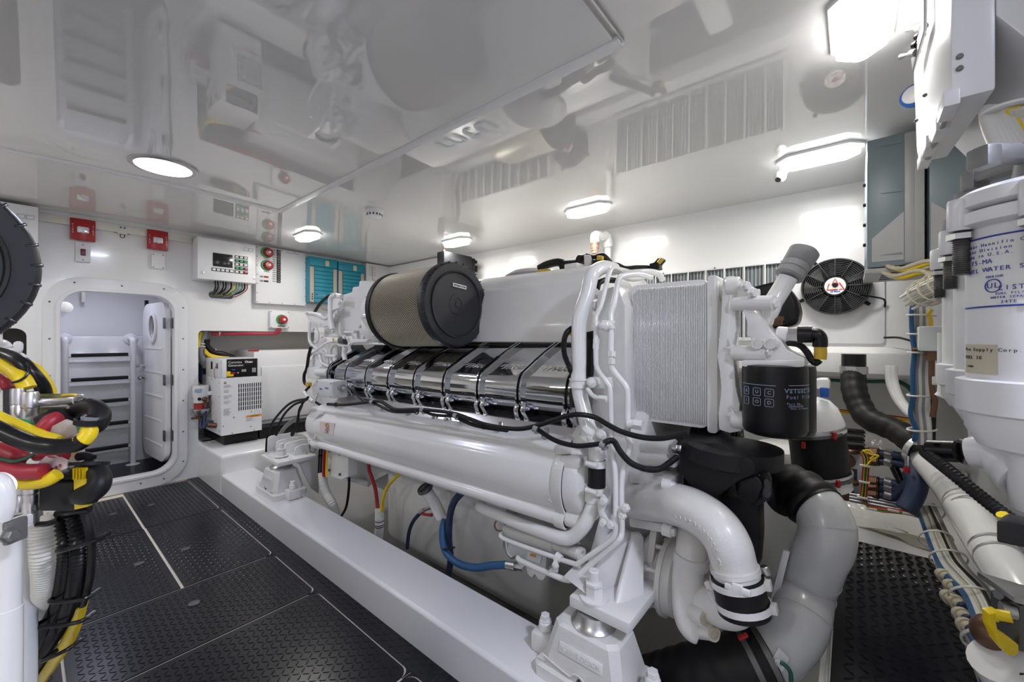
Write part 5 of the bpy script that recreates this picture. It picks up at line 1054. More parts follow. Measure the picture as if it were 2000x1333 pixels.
def fan(cy,cz,R_,label,decal=True,XF=XH-.012):
    t=thing('electric_fan',label,'fan',(XF,cy,cz-R_),'black electric fans on the hull wall'); c=V((XF,cy,cz))
    b=B(); lathe(b,[(R_*.97,.0),(R_,.006),(R_,.05),(R_*.965,.058),(R_*.94,.05),(R_*.94,.0)],c,XN,56,cap=False); obj('shroud',b,'dgrey',t)
    b=B(); lathe(b,[(0,0),(R_*.95,0),(R_*.95,.003),(0,.003)],c,XN,48); obj('fan_core',b,'screen',t)
    for i in range(8):
        b=B(); pts=[]
        for j in range(7):
            f=.35+.58*j/6; a=2*PI*i/8+.5*f; pts.append(c+V((-.028,math.cos(a)*R_*f,math.sin(a)*R_*f)))
        secs=[]
        for j,p in enumerate(pts):
            tg=(pts[min(j+1,6)]-pts[max(j-1,0)]).normalized(); s=XN.cross(tg).normalized()*.016+V((.008,0,0)); nn=V((.0012,0,0)); secs.append([p-s-nn,p+s-nn,p+s+nn,p-s+nn])
        loft(b,secs); obj('fan_blade',b,'blackp',t)
    for i in range(10):
        r_=R_*(.42+.53*i/9); b=B(); lathe(b,[(r_-.001,-.0012),(r_+.001,-.0012),(r_+.001,.0012),(r_-.001,.0012),(r_-.001,-.0012)],c+V((-.058,0,0)),XN,44,cap=False); obj('guard_ring',b,'dgrey',t)
    for i in range(12):
        a=2*PI*i/12; r=V((0,math.cos(a),math.sin(a))); b=B(); obox(b,c+V((-.060,0,0))+r*R_*.64,r*R_*.33,V((.004,0,0)),XN.cross(r)*.0018,.001); obj('guard_spoke',b,'dgrey',t)
    b=B(); lathe(b,[(R_*.37,0),(R_*.37,.052),(R_*.35,.062),(0,.062)],c+V((-.006,0,0)),XN,32); h=obj('motor_hub',b,'blackp',t)
    if decal:
        q=c+V((-.069,0,0)); b=B(); lathe(b,[(R_*.30,0),(R_*.30,.001),(0,.001)],q,XN,32); d=obj('hub_decal',b,'paper',h)
        k=R_*.30; qq=q+V((-.0015,0,0))
        def Y(a,z): return qq+V((0,-a*k,z*k))
        for A_ in([(-.30,.10),(0,.85),(.30,.10)],[(-.55,.30),(-.75,-.42),(.25,-.42)],[(.40,.35),(.80,-.42),(.40,-.42)]):
            b=B(); tube(b,[Y(*p) for p in A_],.0028,6,straight=True); obj('decal_mark',b,'rink',d)
        b=B(); lathe(b,[(k*.26,0),(k*.26,.004),(0,.005)],qq+V((0,0,k*.12)),XN,16); obj('hub_plug',b,'blackp',d)
        xtext('LE Mans',.012,qq+V((-.0003,0,-.64*k)),'bluel',d,off=.0004)
    for a in(PI*.32,PI*.83,PI*1.2,PI*1.87):
        r=V((0,math.cos(a),math.sin(a))); b=B(); obox(b,c+r*R_*1.06+V((-.01,0,0)),r*.014,V((.008,0,0)),XN.cross(r)*.008,.003); bolt(b,c+r*R_*1.09+V((-.018,0,0)),XN,.005,.005); obj('mounting_lug',b,'blackp',t)
    return t
f1=fan(.064,1.366,.143,'round black fan with a red and blue hub decal, on the hull wall at right')
b=B(); tube(b,QL('B5',[(1000,320,XH-.08),(1090,335,XH-.06),(1150,348,XH-.03),(1163,370,XH-.02),(1160,400,XH-.01)]),.004,8); obj('fan_lead',b,'blackp',f1)
fan(1.66,1.22,.14,'second black fan behind the engine, seen only mirrored in the ceiling',True,XH)
# PVC riser and copper nozzle
t=thing('sprinkler_nozzle','white PVC elbow with a copper nozzle hanging above the engine','pipe',(2.6,1.25,1.3))
b=B(); tube(b,[W(1187,545,X=2.62),W(1187,500,X=2.62),W(1187,478,X=2.62)],.022,16); obj('riser_pipe',b,'pvc',t)
b=B(); tube(b,[W(1187,482,X=2.62),W(1185,462,X=2.60),W(1175,462,X=2.55),W(1166,460,X=2.50),W(1162,462,X=2.48),W(1162,474,X=2.48)],.032,18,6); ring(b,W(1187,476,X=2.62),ZP,.024,.035,.010,20); obj('elbow',b,'pvc',t)
b=B(); c=W(1162,474,X=2.48); lathe(b,[(.032,0),(.032,-.012),(.028,-.014),(.028,-.04),(.025,-.042),(.025,-.075),(.018,-.078),(0,-.078)],c,ZP,22); n_=obj('copper_nozzle',b,'copper',t)
for i in range(5):
    a=-2.4-.4*i; b=B(); cyl(b,c+V((.024*math.cos(a),.024*math.sin(a),-.058)),c+V((.0265*math.cos(a),.0265*math.sin(a),-.058)),.003,8); obj('nozzle_hole',b,'screen',n_)
b=B(); box(b,XH-.02,XH-.001,*sorted((W(1200,515,X=XH).y,W(1187,515,X=XH).y)),W(1190,523,X=XH).z,W(1190,512,X=XH).z,.003); obj('pipe_clip',b,'white',t)
# duct column and black relay box
b=B(); ya=W(861,515,X=2.56).y; box(b,2.56,XH-.001,ya,3.99,1.06,zc(2.6)-.003,.02,3); tag(obj('duct_column',b,'wall'),'white boxed-in duct in the far corner beside the small black box','duct')
xb_=2.42; a=W(862,500,Y=2.30); 
t=thing('relay_box','small black box with side lugs on the hull wall above the air filter','electrical box',(2.55,2.2,1.6))
y_=2.58; z1_=W(900,497,Y=y_).z; z0_=W(900,528,Y=y_).z; xa_=W(862,510,Y=y_).x; xc_=W(922,510,Y=y_).x
b=B(); box(b,xa_+.03,xc_,y_,y_+.09,z0_,z1_,.006); rb=obj('box_body',b,'blackm',t)
b=B(); box(b,xc_+.001,xc_+.045,y_+.0,y_+.08,z0_-.01,z1_-.01,.01); obj('connector_body',b,'blackp',t)
for z in(z0_+.03,z1_-.04):
    b=B(); box(b,xc_+.046,xc_+.058,y_-.01,y_+.06,z-.014,z+.014,.003); obj('side_lug',b,'blackp',t)
b=B(); box(b,xc_,XH-.002,y_+.085,y_+.12,z0_+.03,z1_-.05,.004); obj('wall_bracket',b,'blackm',t)
b=B(); c=V((xa_+.07,y_+.05,z1_)); lathe(b,[(.012,0),(.012,.02),(.007,.025),(.007,.04)],c,ZP,12); obj('cable_gland',b,'bronze',t)
b=B(); corr(b,[V((xa_+.20,y_+.05,z0_)),V((xa_+.22,y_+.05,z0_-.1)),V((xa_+.2,y_+.06,z0_-.3))],.018,.01,.06); obj('lead',b,'black',t)
# little camera under the light
t=thing('ceiling_camera','small white dome camera at the near end of the light above the fan','camera',W(1524,345,X=2.22))
p=W(1524,345,X=2.22); b=B(); tube(b,[p+V((0,-.03,.07)),p+V((0,-.03,.03)),p],.012,10); obj('camera_arm',b,'white',t); b=B(); sphere(b,p,.025,(1,1,1.1)); obj('camera_ball',b,'white',t)
b=B(); q=p+V((-.017,.006,-.017)); lathe(b,[(.012,0),(.012,.004),(0,.004)],q,(-.7,.2,-.7),14); obj('camera_lens',b,'glass',t)
# ================= AFT WALL: charger, cabinet, cables =================
t=thing('inverter_unit','blue-grey and bare metal electronics unit high on the wall right of the fan','inverter',(2.3,-.25,1.36))
ix0,ix1=2.10,2.46; iy0,iy1=-.445,-.045; iz0,iz1=1.375,1.87
b=B(); box(b,ix0,ix1,-.205,iy1,iz0,iz1,.008); o=obj('front_unit',b,'invg',t)
b=B(); box(b,ix0-.006,ix0+.02,-.180,-.150,iz0+.01,iz1-.004,.008); box(b,ix0-.004,ix0+.02,-.205,-.150,iz0+.005,iz1-.004,.008); obj('curved_metal_side',b,'inva',t)
b=B(); prism(b,[V((ix0-.002,y,z)) for y,z in((-.060,iz0+.02),(-.150,iz0+.02),(-.150,iz0+.20),(-.060,iz0+.11))],(.004,0,0)); obj('lower_metal_panel',b,'inva',t)
for z in(iz1-.035,iz1-.215,iz0+.045):
    b=B(); prism(b,[V((ix0-.004,y,z+dz)) for y,dz in((-.145,.004),(-.145,-.004),(-.085,-.001))],(.003,0,0)); obj('pressed_slot',b,'invg',t)
b=B(); box(b,ix0,ix1,-.440,-.215,iz0,iz1-.02,.008); o=obj('rear_unit',b,'invg',t)
b=B(); prism(b,[V((ix0-.002,y,z)) for y,z in((-.22,iz0+.01),(-.22,iz0+.22),(-.32,iz0+.12),(-.32,iz0+.06))],(.004,0,0)); obj('rear_metal_panel',b,'inva',t)
b=B(); box(b,ix0-.003,ix0+.003,-.325,-.315,iz0+.06,iz1-.02); prism(b,[V((ix0-.006,y,z)) for y,z in((-.235,iz0),(-.245,iz0),(-.325,iz0+.08),(-.315,iz0+.08))],(.006,0,0)); obj('edge_strip',b,'blackp',t)
b=B(); box(b,ix0+.01,ix1-.01,-.42,-.04,iz0-.022,iz0-.002,.003); obj('under_tray',b,'inva',t)
for i in range(4):
    b=B(); box(b,ix0+.03+.07*i,ix0+.075+.07*i,-.17,-.09,iz0-.024,iz0-.021); obj('tray_slot',b,'blackp',t)
b=B(); [lathe(b,[(.007,0),(.007,.008),(0,.01)],V((ix0+.06,iy1+.001,iz0+.1+.08*i)),(0,1,0),8) for i in range(4)]; o=obj('side_button',b,'blackp',t); o['kind']='stuff'
# white cables under the unit
t=thing('charger_cables','beige cables arching from under the grey unit down into the corner bundle','cables',(2.2,-.2,1.3))
for i in range(5):
    d=.0075; off=V((.02*(i%2),-.008*i,-.004*i)); b=B(); tube(b,[p+off for p in QL('C2',[(240,1005,2.12),(290,1045,2.10),(370,1055,2.09),(450,1030,2.08),(530,1005,2.07),(600,1005,2.06),(650,1050,2.05),(665,1110,2.05),(655,1170,2.05)])],.0075,8); obj('cable',b,['beigec','beigec','yellow','cable','beigec'][i],t)
for i in range(4):
    off=V((.02*(i%2),-.008*i,-.004*i)); b=B(); tube(b,[p+off for p in QL('C2',[(220,1070,2.12),(280,1100,2.10),(350,1105,2.09),(430,1080,2.08),(500,1070,2.07),(560,1090,2.06),(590,1140,2.05),(600,1200,2.05)])],.007,8); obj('cable',b,['beigec','cable','yellow','beigec'][i],t)
# vertical bundle in the corner
t=thing('vertical_cable_bundle','tall bundle of white cables with one blue hose, tied down the corner wall','cables',(2.1,-.25,.6))
rr=random.Random(3)
for i in range(14):
    x0_=282+9*i; m_='cable' if i not in(3,9) else 'cableg'
    pts=[(x0_-4+rr.uniform(-4,4),95),(x0_+rr.uniform(-5,5),180),(x0_+rr.uniform(-3,3),310),(x0_+8+rr.uniform(-4,4),428),(x0_-6+rr.uniform(-4,4),560),(x0_+rr.uniform(-3,3),707),(x0_-8+rr.uniform(-8,8),800),(x0_+12+rr.uniform(-3,3),930),(x0_+14,1030)]
    b=B(); tube(b,QL('C3',[(275+(x-275)*.82,y) for x,y in pts],X=2.02+.03*(i%3)),.0062,8,5); obj('cable',b,m_,t)
b=B(); tube(b,QL('C3',[(278,100),(268,180),(272,310),(285,428),(275,560),(277,700),(262,830),(295,930),(285,1010)],X=2.0),.007,8); obj('blue_hose',b,'blue',t)
b=B(); tube(b,QL('C3',[(350,110),(358,300),(385,520),(395,650),(405,800),(400,1000)],X=2.06),.010,10); obj('black_hose',b,'blackp',t)
for y in(187,310,428,707,930):
    p=Q('C3',335,y,X=2.03); b=B(); pts=[p+V((.035*math.cos(a*PI/8)*.6,.0,0))+V((.64,-.768,0))*(.045*math.cos(a*PI/8))+V((-.768,-.64,0))*(.03*math.sin(a*PI/8)) for a in range(17)]
    tube(b,pts,.0035,6,2); obj('cable_tie',b,'cable',t)
# diagonal white bundle going to the cabinet
t=thing('diagonal_cable_bundle','thick tied bundle of thin white wires running behind the fuel separators','cables',(1.9,-.3,1.15))
for i in range(26):
    a=i*2.4; r_=.0085*math.sqrt(i); o_=V((0,r_*math.cos(a),r_*math.sin(a)*.9))
    b=B(); tube(b,[p+o_ for p in QL('C2',[(480,1270,1.95),(560,1225,1.90),(660,1180,1.84),(760,1140,1.78),(860,1090,1.72),(960,1050,1.66)])],.0045,6,4); obj('wire',b,'cable' if i%6 else 'beigec',t)
for x,y,X in((560,1225,1.90),(640,1190,1.85),(720,1155,1.80),(800,1120,1.75)):
    b=B(); ring(b,Q('C2',x,y,X=X),(-1,-.1,.3),.046,.008,.004,18); obj('cable_tie',b,'beigec',t)
# conduit, valve and bits on the corner wall
t=thing('gas_valve','grey valve box with a brass fitting on the corner wall right of the cable bundle','valve',(2.0,-.35,.9))
p=Q('C3',400,340,X=1.98); b=B(); obox(b,p,V((.03,0,0)),V((.0,.035,0)),V((0,0,.042)),.006); obj('valve_box',b,'grayw',t)
b=B(); box(b,p.x-.01,p.x+.02,p.y-.075,p.y-.036,p.z-.04,p.z+.04,.004); obj('valve_plate',b,'white',t)
b=B(); q=Q('C3',400,425,X=1.98); cyl(b,q,q+V((0,0,.03)),.022,6); cyl(b,q+V((0,0,-.03)),q,.017,6); cyl(b,q+V((0,.05,.008)),q+V((0,.018,.008)),.006,10); obj('brass_fitting',b,'bronze',t)
b=B(); tube(b,QL('C3',[(400,470),(398,600),(408,700),(420,750),(405,850)],X=1.99),.008,10); obj('copper_pipe',b,'bronze',t)
b=B(); tube(b,QL('C3',[(395,270),(390,210),(380,180),(400,150)],X=1.99),.006,8); obj('amber_lead',b,'amber',t)
p=Q('C3',440,615,X=1.95); b=B(); obox(b,p,V((.006,0,0)),V((0,.014,0)),V((0,0,.014)),.003); tag(obj('cable_clip',b,'cable'),'small empty cream cable clip on the corner wall beside the copper pipe','cable clip')
# vertical backing post and pale tube
b=B(); y0_=-.40; tube(b,[Q('C3',480,300,X=1.9),Q('C3',480,500,X=1.9),Q('C3',480,680,X=1.9),Q('C3',455,720,X=1.9)],.016,12); tag(obj('pale_hose',b,'grayw'),'pale grey hose hanging on the corner wall behind the separators','hose')
# cabinet top right
t=thing('wall_cabinet','large white electrical cabinet with hinge clips and toggle switches at top right','cabinet',(1.2,-.3,1.5))
cx0,cx1,cy1=1.00,1.50,-.128; cz0=1.50
b=B(); prism(b,[V((cx0,y,z)) for y,z in((cy1-.05,1.62),(cy1-.05,zc(1)-.003),(-.445,zc(1)-.003),(-.445,cz0-.0),(cy1-.12,cz0-.0))],(cx1-cx0,0,0),.004); obj('cabinet_body',b,'white',t)
b=B(); prism(b,[W(1857,-260,X=cx0),W(1857,197,X=cx0),W(1795,318,X=1.44),W(1790,300,X=1.46),W(1783,150,X=1.50),W(1800,-60,X=1.50)],(-.0,-.05,0),.006); door_=obj('cabinet_door',b,'white',t)
for x,y,X in((840,690,1.03),(790,840,1.17),(720,950,1.30),(685,1040,1.42)):
    p=Q('C1',x,y,X=X); b=B(); obox(b,p,V((.035,0,0)),V((0,.010,0)),V((0,0,.014)),.003); obj('hinge_clip',b,'white',t)
b=B(); tube(b,[Q('C1',870,665,X=1.0),Q('C1',700,1040,X=1.40)],.005,8); obj('hinge_rod',b,'mgrey',t)
for x,y in((915,368),(915,446)):
    b=B(); lathe(b,[(.0048,0),(.004,.003),(0,.003)],Q('C1',x,y,X=cx0-.0005),XN,14); obj('screw',b,'darks',t)
p0=Q('C1',660,250,X=1.35)
b=B(); prism(b,[Q('C1',704,-60,X=1.22),Q('C1',704,190,X=1.22),Q('C1',628,455,X=1.38),Q('C1',620,380,X=1.40),Q('C1',690,150,X=1.26),Q('C1',690,-60,X=1.26)],(0,.006,0),.001); sw=obj('switch_plate',b,'steel',t)
for x,y,x2,y2,m_ in((680,175,575,190,'beigec'),(635,340,532,370,'beigec')):
    b=B(); p=Q('C1',x,y,X=1.32); q=Q('C1',x2,y2,X=1.36); cyl(b,p,p.lerp(q,.35),.009,12); tube(b,[p.lerp(q,.3),p.lerp(q,.75),q],lambda f,L:.0035+.003*f,10); obj('toggle_switch',b,'cstl',sw)
for x,y in((650,235),(632,290)):
    b=B(); p=Q('C1',x+25,y-8,X=1.32); q=Q('C1',x-15,y+4,X=1.33); cyl(b,p,q,.008,12); cyl(b,p.lerp(q,.3),p.lerp(q,.6),.010,12); obj('push_button',b,'bluel' if False else 'blackp',sw)
for x,y in((688,620),(632,785)):
    b=B(); p=Q('C1',x,y,X=1.22 if y<700 else 1.35); sphere(b,p,.004); obj('screw',b,'darks',t)
t=thing('blue_siren','round blue and white device behind the cabinet edge','alarm',(1.9,-.1,1.6)); p=Q('C1',624,625,X=1.75)
b=B(); lathe(b,[(0,0),(.034,0),(.034,.01),(.027,.016)],p+V((0,-.0,0)),(-1,.35,0),26); obj('outer_ring',b,'bluel',t); b=B(); lathe(b,[(.026,.008),(.026,.018),(.014,.022),(0,.022)],p,(-1,.35,0),22); obj('centre',b,'white',t)
# cables leaving the cabinet
t=thing('cabinet_cables','fat white printed cables dropping from the underside of the white cabinet','cables',(1.15,-.3,1.4))
for i in range(9):
    x=1090+i*28; b=B(); tube(b,QL('C1',[(x,715-i*2,1.05-.004*i),(x+10,790,1.03),(x+45+i*4,890,1.01),(x+80+i*6,960,.99),(x+130,1040,.97)]),.010,10); obj('cable',b,'cable' if i not in(6,) else 'yellow',t)
b=B(); lathe(b,[(.032,0),(.032,-.004),(.028,-.006)],Q('C1',1230,705,X=1.04)+V((0,-.0,.0)),ZP,26); obj('grommet',b,'white',t)
# ================= FUEL SEPARATORS =================
def racor(x,y,lab,first=False,dz=0):
    t=thing('fuel_separator',lab,'fuel filter',(x,y,.9),'white fuel separators with T-handle lids'); r=.070; c=V((x,y,0))
    b=B(); lathe(b,[(0,1.02),(r,1.02),(r,1.255),(r*.98,1.26),(0,1.26)],c,ZP,48); can=obj('canister',b,'white',t)
    b=B(); lathe(b,[(r+.004,1.252),(r+.014,1.256),(r+.014,1.272),(r+.002,1.276)],c,ZP,48); obj('body_flange',b,'white',t)
    b=B(); lathe(b,[(r+.004,1.277),(r+.013,1.281),(r+.013,1.298),(r+.004,1.304),(r-.02,1.31),(0,1.312)],c,ZP,48); obj('lid',b,'white',t)
    b=B(); lathe(b,[(.03,1.308),(.026,1.335),(.024,1.362),(.015,1.368)],c,ZP,16)
    for a in(2.27,2.27+PI/2): 
        d=V((math.cos(a),math.sin(a),0)); s=V((-d.y,d.x,0)); obox(b,c+V((0,0,1.345)),d*.088,s*.012,V((0,0,.011)),.006); 
        for k in(-1,1): obox(b,c+d*.080*k+V((0,0,1.340)),d*.010,s*.0135,V((0,0,.014)),.004)
    obj('t_handle',b,'cstl',t)
    for a in(2.85,4.1,5.4,.7,1.8):
        p=c+V((math.cos(a)*(r+.009),math.sin(a)*(r+.009),0))
        b=B(); lathe(b,[(.013,1.296),(.0145,1.292),(.0145,1.256),(.013,1.252)],p,ZP,20); obj('bolt_ear',b,'white',t)
        b=B(); tube(b,[p+V((0,0,1.262)),p+V((0,0,1.19))],.0085,16,step=.0007,rf=lambda i,L:1+.10*math.sin(2*PI*L/.0028)); bo=obj('threaded_stud',b,'darks',t)
        b=B(); lathe(b,[(.015,1.248),(.015,1.240)],p,ZP,6); obj('nut',b,'steel',bo)
    b=B(); lathe(b,[(r+.004,1.045),(r+.010,1.043),(r+.010,1.000),(r+.004,.997)],c,ZP,48); obj('bowl_collar',b,'white',t)
    b=B(); lathe(b,[(r+.002,.999),(r+.001,.975),(r*.85,.953),(r*.5,.945),(r*.45,.90),(r*.42,.87),(.02,.86),(0,.86)],c,ZP,40); obj('bowl',b,'white',t)
    if first:
        toC=V((-c.x,-c.y,0)).normalized(); a0=math.atan2(toC.y,toC.x)
        def wp(a,z,e=.0006): 
            aa=a0+a; return V((c.x+math.cos(aa)*(r+e),c.y+math.sin(aa)*(r+e),z)),V((-math.sin(aa),math.cos(aa),0))
        # label sheet wrapped on the can
        b=B(); n=14; A0,A1=-1.25,-.08; zl0,zl1=1.143,1.236
        vs=[[b.verts.new(wp(A0+(A1-A0)*i/n,z)[0]) for i in range(n+1)] for z in(zl0,zl1)]
        for i in range(n): b.faces.new([vs[0][i],vs[0][i+1],vs[1][i+1],vs[1][i]])
        lb_=obj('label_sheet',b,'paper',can)
        b=B(); tube(b,[wp(A0,zl0,.001)[0]]+[wp(A0+(A1-.06-A0)*i/10,zl0,.001)[0] for i in range(1,11)]+[wp(A1,zl0+.008,.001)[0],wp(A1,zl1-.008,.001)[0],wp(A1-.06,zl1,.001)[0]]+[wp(A1-.06+(A0-A1+.06)*i/10,zl1,.001)[0] for i in range(1,11)],.0012,6,1,straight=True); obj('label_border',b,'bink',lb_)
        def wt(s,a,z,sz,m_='bink',par=lb_):
            for i,ch in enumerate(s):
                aa=a+i*sz*.70/r
                p,tg=wp(aa,z,.0012)
                if ch!=' ': text(ch,sz,p,tg,ZP,m_,par,name='label_letter',ext=.0002)
        wt('Parker Hannifin Corp',-1.22,1.226,.0062); wt('Racor Division',-1.18,1.219,.0062); wt('Made in U.S.A.',-1.16,1.212,.0062)
        wt('75-MA',-1.0,1.203,.0085); wt('FUEL WATER SEPARATOR',-1.14,1.192,.0082); wt('UL',-.66,1.170,.010); wt('MARINE',-.70,1.182,.0045); wt('LISTED',-.50,1.166,.0088); wt('FUEL FILTER',-.56,1.159,.0042); wt('WATER SEPARATOR',-.62,1.154,.0042); wt('34TE',-.48,1.148,.0055)
        b=B(); p,tg=wp(-.61,1.170,.0012); tube(b,[p+tg*.0085*math.cos(k*PI/10)+V((0,0,.0085*math.sin(k*PI/10))) for k in range(21)],.0007,5,1); obj('listing_mark',b,'bink',lb_)
        b=B(); vs=[[b.verts.new(wp(-1.3+.75*i/n,z)[0]) for i in range(n+1)] for z in(1.052,1.092)]
        for i in range(n): b.faces.new([vs[0][i],vs[0][i+1],vs[1][i+1],vs[1][i]])
        l2=obj('aged_sticker',b,'beigec',can)
        wt('Pro Supply Corp.',-1.22,1.085,.0065,'ink',l2); wt('FUEL 30',-1.22,1.074,.0065,'ink',l2); wt('.com',-1.2,1.062,.006,'ink',l2)
        b=B(); 
    return t
racor(.868,-.196,'nearest fuel separator at right edge, blue-bordered label and large T-handle lid',True)
racor(1.095,-.214,'middle one of the three white fuel separators, mostly behind the nearest')
racor(1.31,-.225,'farthest of the three white fuel separators, left behind the other two')
# sensor, black connector and drain hose of the near separator
t=thing('water_sensor','black sensor plug in a grey neck under the near separator','sensor',(.95,-.18,.9))
P1=[W(1892,884,d=.62),W(1935,886,d=.60),W(1975,905,d=.58),W(2010,930,d=.56)]
b=B(); tube(b,P1,lambda f,L:.021+.016*f,20); obj('neck',b,'white',t)
b=B(); cyl(b,W(1875,882,d=.625),W(1893,884,d=.62),.020,6); obj('sensor_nut',b,'steel',t)
b=B(); cyl(b,W(1812,880,d=.66),W(1876,883,d=.625),.0165,20,.003); b2=obj('sensor_plug',b,'blackp',t)
for x in range(5):
    b=B(); o_=W(1825+9*x,868,d=.640); obox(b,o_,V((.001,.001,0)),V((.004,-.003,0)),V((0,0,.002))); obj('plug_rib',b,'blackp',b2)
b=B(); corr(b,[W(1808,884,d=.665),W(1822,895,d=.64),W(1860,925,d=.60),W(1930,982,d=.56),W(1985,1022,d=.53),W(2040,1050,d=.5)],.0085,.005,.07); obj('sensor_conduit',b,'black',t)
b=B(); tube(b,[W(1813,872,d=.66),W(1804,882,d=.665),W(1812,892,d=.66)],.003,8); obj('sensor_wire',b,'red',t)
b=B(); obox(b,W(1985,1036,d=.5),V((.02,-.008,0)),V((0,.012,0)),V((0,0,.014)),.004); obj('black_plug',b,'blackp',t)
b=B(); tube(b,[W(1957,1005,d=.52),W(1968,1022,d=.52),W(1972,1042,d=.52)],.006,8); obj('yellow_clip',b,'yellow',t)
# ================= EXHAUST, HOSES AND LOW RIGHT =================
t=thing('exhaust_riser','grey exhaust elbow pipe joined by black hoses, between the engine and the tread mat','exhaust pipe',(1.6,.1,.1))
rp=[(150,640,1.52),(240,640,1.50),(330,690,1.47),(430,780,1.44),(480,900,1.42),(470,1020,1.41),(420,1120,1.41),(380,1230,1.42),(340,1333,1.43)]
rpx=[Q('B6',x,y,X=X) for x,y,X in rp]+[W(1565,1200,X=1.36),W(1548,1240,X=1.33),W(1505,1280,X=1.28),W(1450,1300,X=1.24)]
b=B(); tube(b,rpx[2:],.068,34,10); gp=obj('grey_pipe',b,'grey',t)
b=B(); corr(b,rpx[:4],.074,.035,.05,30); obj('upper_hose',b,'black',t)
for i,w_ in((4,.004),(7,.003),(9,.003)):
    a=(rpx[i+1]-rpx[i-1]).normalized(); b=B(); ring(b,rpx[i],a,.068,w_,.0015,34); obj('pipe_seam',b,'grey',gp)
a=(rpx[8]-rpx[7]).normalized(); b=B(); ring(b,rpx[8]+a*.01,a,.0695,.022,.002,34); obj('steel_band',b,'steel',gp)
b=B(); corr(b,[W(1500,1282,X=1.28),W(1440,1300,X=1.24),W(1340,1325,X=1.22),W(1240,1350,X=1.25)],.078,.05,.02,30); lh=obj('lower_hose',b,'black',t)
for u in(1468,1496):
    b=B(); pA,pB=W(1500,1282,X=1.28),W(1440,1300,X=1.24); ring(b,pA.lerp(pB,(1500-u)/60),pB-pA,.080,.014,.003,34); obj('hose_clamp',b,'darks',lh)
b=B(); cyl(b,W(1444,1248,X=1.17),W(1458,1241,X=1.17),.006,10); obj('red_clamp_end',b,'red',lh)
p=Q('B7',755,1215,X=1.22); b=B(); obox(b,p,V((.004,0,0)),V((0,.012,.01)),V((0,-.008,.022)),.003); ring(b,p+V((-.006,0,-.004)),XN,.007,.004,.004,14); obj('pad_eye',b,'white',gp)
b=B(); tube(b,QL('B7',[(755,1225),(785,1245),(810,1280),(815,1333)],X=1.20),.005,8); obj('green_wire',b,'dgreen',gp)
b=B(); prism(b,QL('B7',[(795,690),(865,775),(862,820),(785,905),(765,870),(800,790)],X=1.40),(.02,0,0),.003); obj('blue_pad',b,'bluel',gp)
b=B(); prism(b,QL('B7',[(770,625),(808,635),(725,965),(715,1000),(690,1018),(688,950)],X=1.36),(.012,0,0),.003); prism(b,QL('B7',[(610,930),(640,925),(725,970),(720,1015),(690,1010),(600,965)],X=1.35),(.012,0,0),.003); bolt(b,Q('B7',712,980,X=1.348),XN,.012,.012); obj('support_strut',b,'white',gp)
# water-lift muffler behind
t=thing('muffler','white cylindrical muffler behind the black hoses, low at right of the engine','muffler',(2.05,.25,.1))
c=Q('B6',330,560,X=2.0); b=B(); lathe(b,[(0,.107),(.135,.107),(.14,.12),(.14,c.z+.04),(.12,c.z+.08),(.07,c.z+.10),(0,c.z+.10)],(c.x+.14,c.y+.10,0),ZP,44); mf=obj('muffler_body',b,'pvc',t)
b=B(); tube(b,QL('B6',[(130,545),(180,545)],X=1.80),.03,14); lathe(b,[(.03,0),(.04,.003),(.04,.02),(.02,.024)],Q('B6',150,535,X=1.80),ZP,20); obj('muffler_stub',b,'pvc',mf)
b=B(); box(b,1.9,1.95,.25,.5,.78,.79); obj('blue_stripe',b,'bluel',mf)
t=thing('exhaust_outlet','white domed elbow clamped to a wide black hose, right of the black fuel filter','exhaust elbow',(1.95,.1,.6))
dc=W(1588,812,X=1.88)
hd=[W(1592,838,X=1.88),W(1598,880,X=1.88),W(1604,935,X=1.88)]
b=B(); tube(b,hd,.088,36); obj('wide_hose',b,'black',t)
b=B(); prof2=[(0,.10),(.035,.098),(.065,.082),(.083,.052),(.090,.012),(.092,0),(.092,-.03)]
ax=(hd[0]-hd[1]).normalized(); ax=(ax+V((-.05,.1,0))).normalized(); lathe(b,prof2,W(1590,830,X=1.88),ax,36,cap=False); tube(b,[W(1590,815,X=1.88),W(1560,800,X=1.95),W(1500,790,X=2.0)],.07,24); obj('domed_elbow',b,'pvc',t)
for k,(q,m_) in enumerate(((W(1591,838,X=1.88),'steel'),(W(1592,846,X=1.88),'darks'),(W(1604,926,X=1.88),'steel'),(W(1604,933,X=1.88),'darks'))):
    b=B(); ring(b,q,ax,.091,.010,.003,36); obj('hose_clamp',b,m_,t)
b=B(); ring(b,W(1604,946,X=1.88),ax,.085,.03,.006,36); obj('outlet_collar',b,'pvc',t)
for u,v in((1630,852),(1570,870),(1637,946)):
    b=B(); cyl(b,W(u,v-7,X=1.80),W(u,v+7,X=1.80),.007,12,.002); obj('red_clamp_end',b,'red',t)
b=B(); p=W(1610,767,X=1.85); obox(b,p,V((.01,0,0)),V((0,.014,0)),V((0,0,.018)),.006); obj('blue_cap',b,'bluel',t)
b=B(); prism(b,QL('B5',[(690,880),(730,870),(790,870),(805,900),(800,950),(700,930)],X=2.0),(.10,0,0),.01); obj('elbow_top_box',b,'pvc',t)
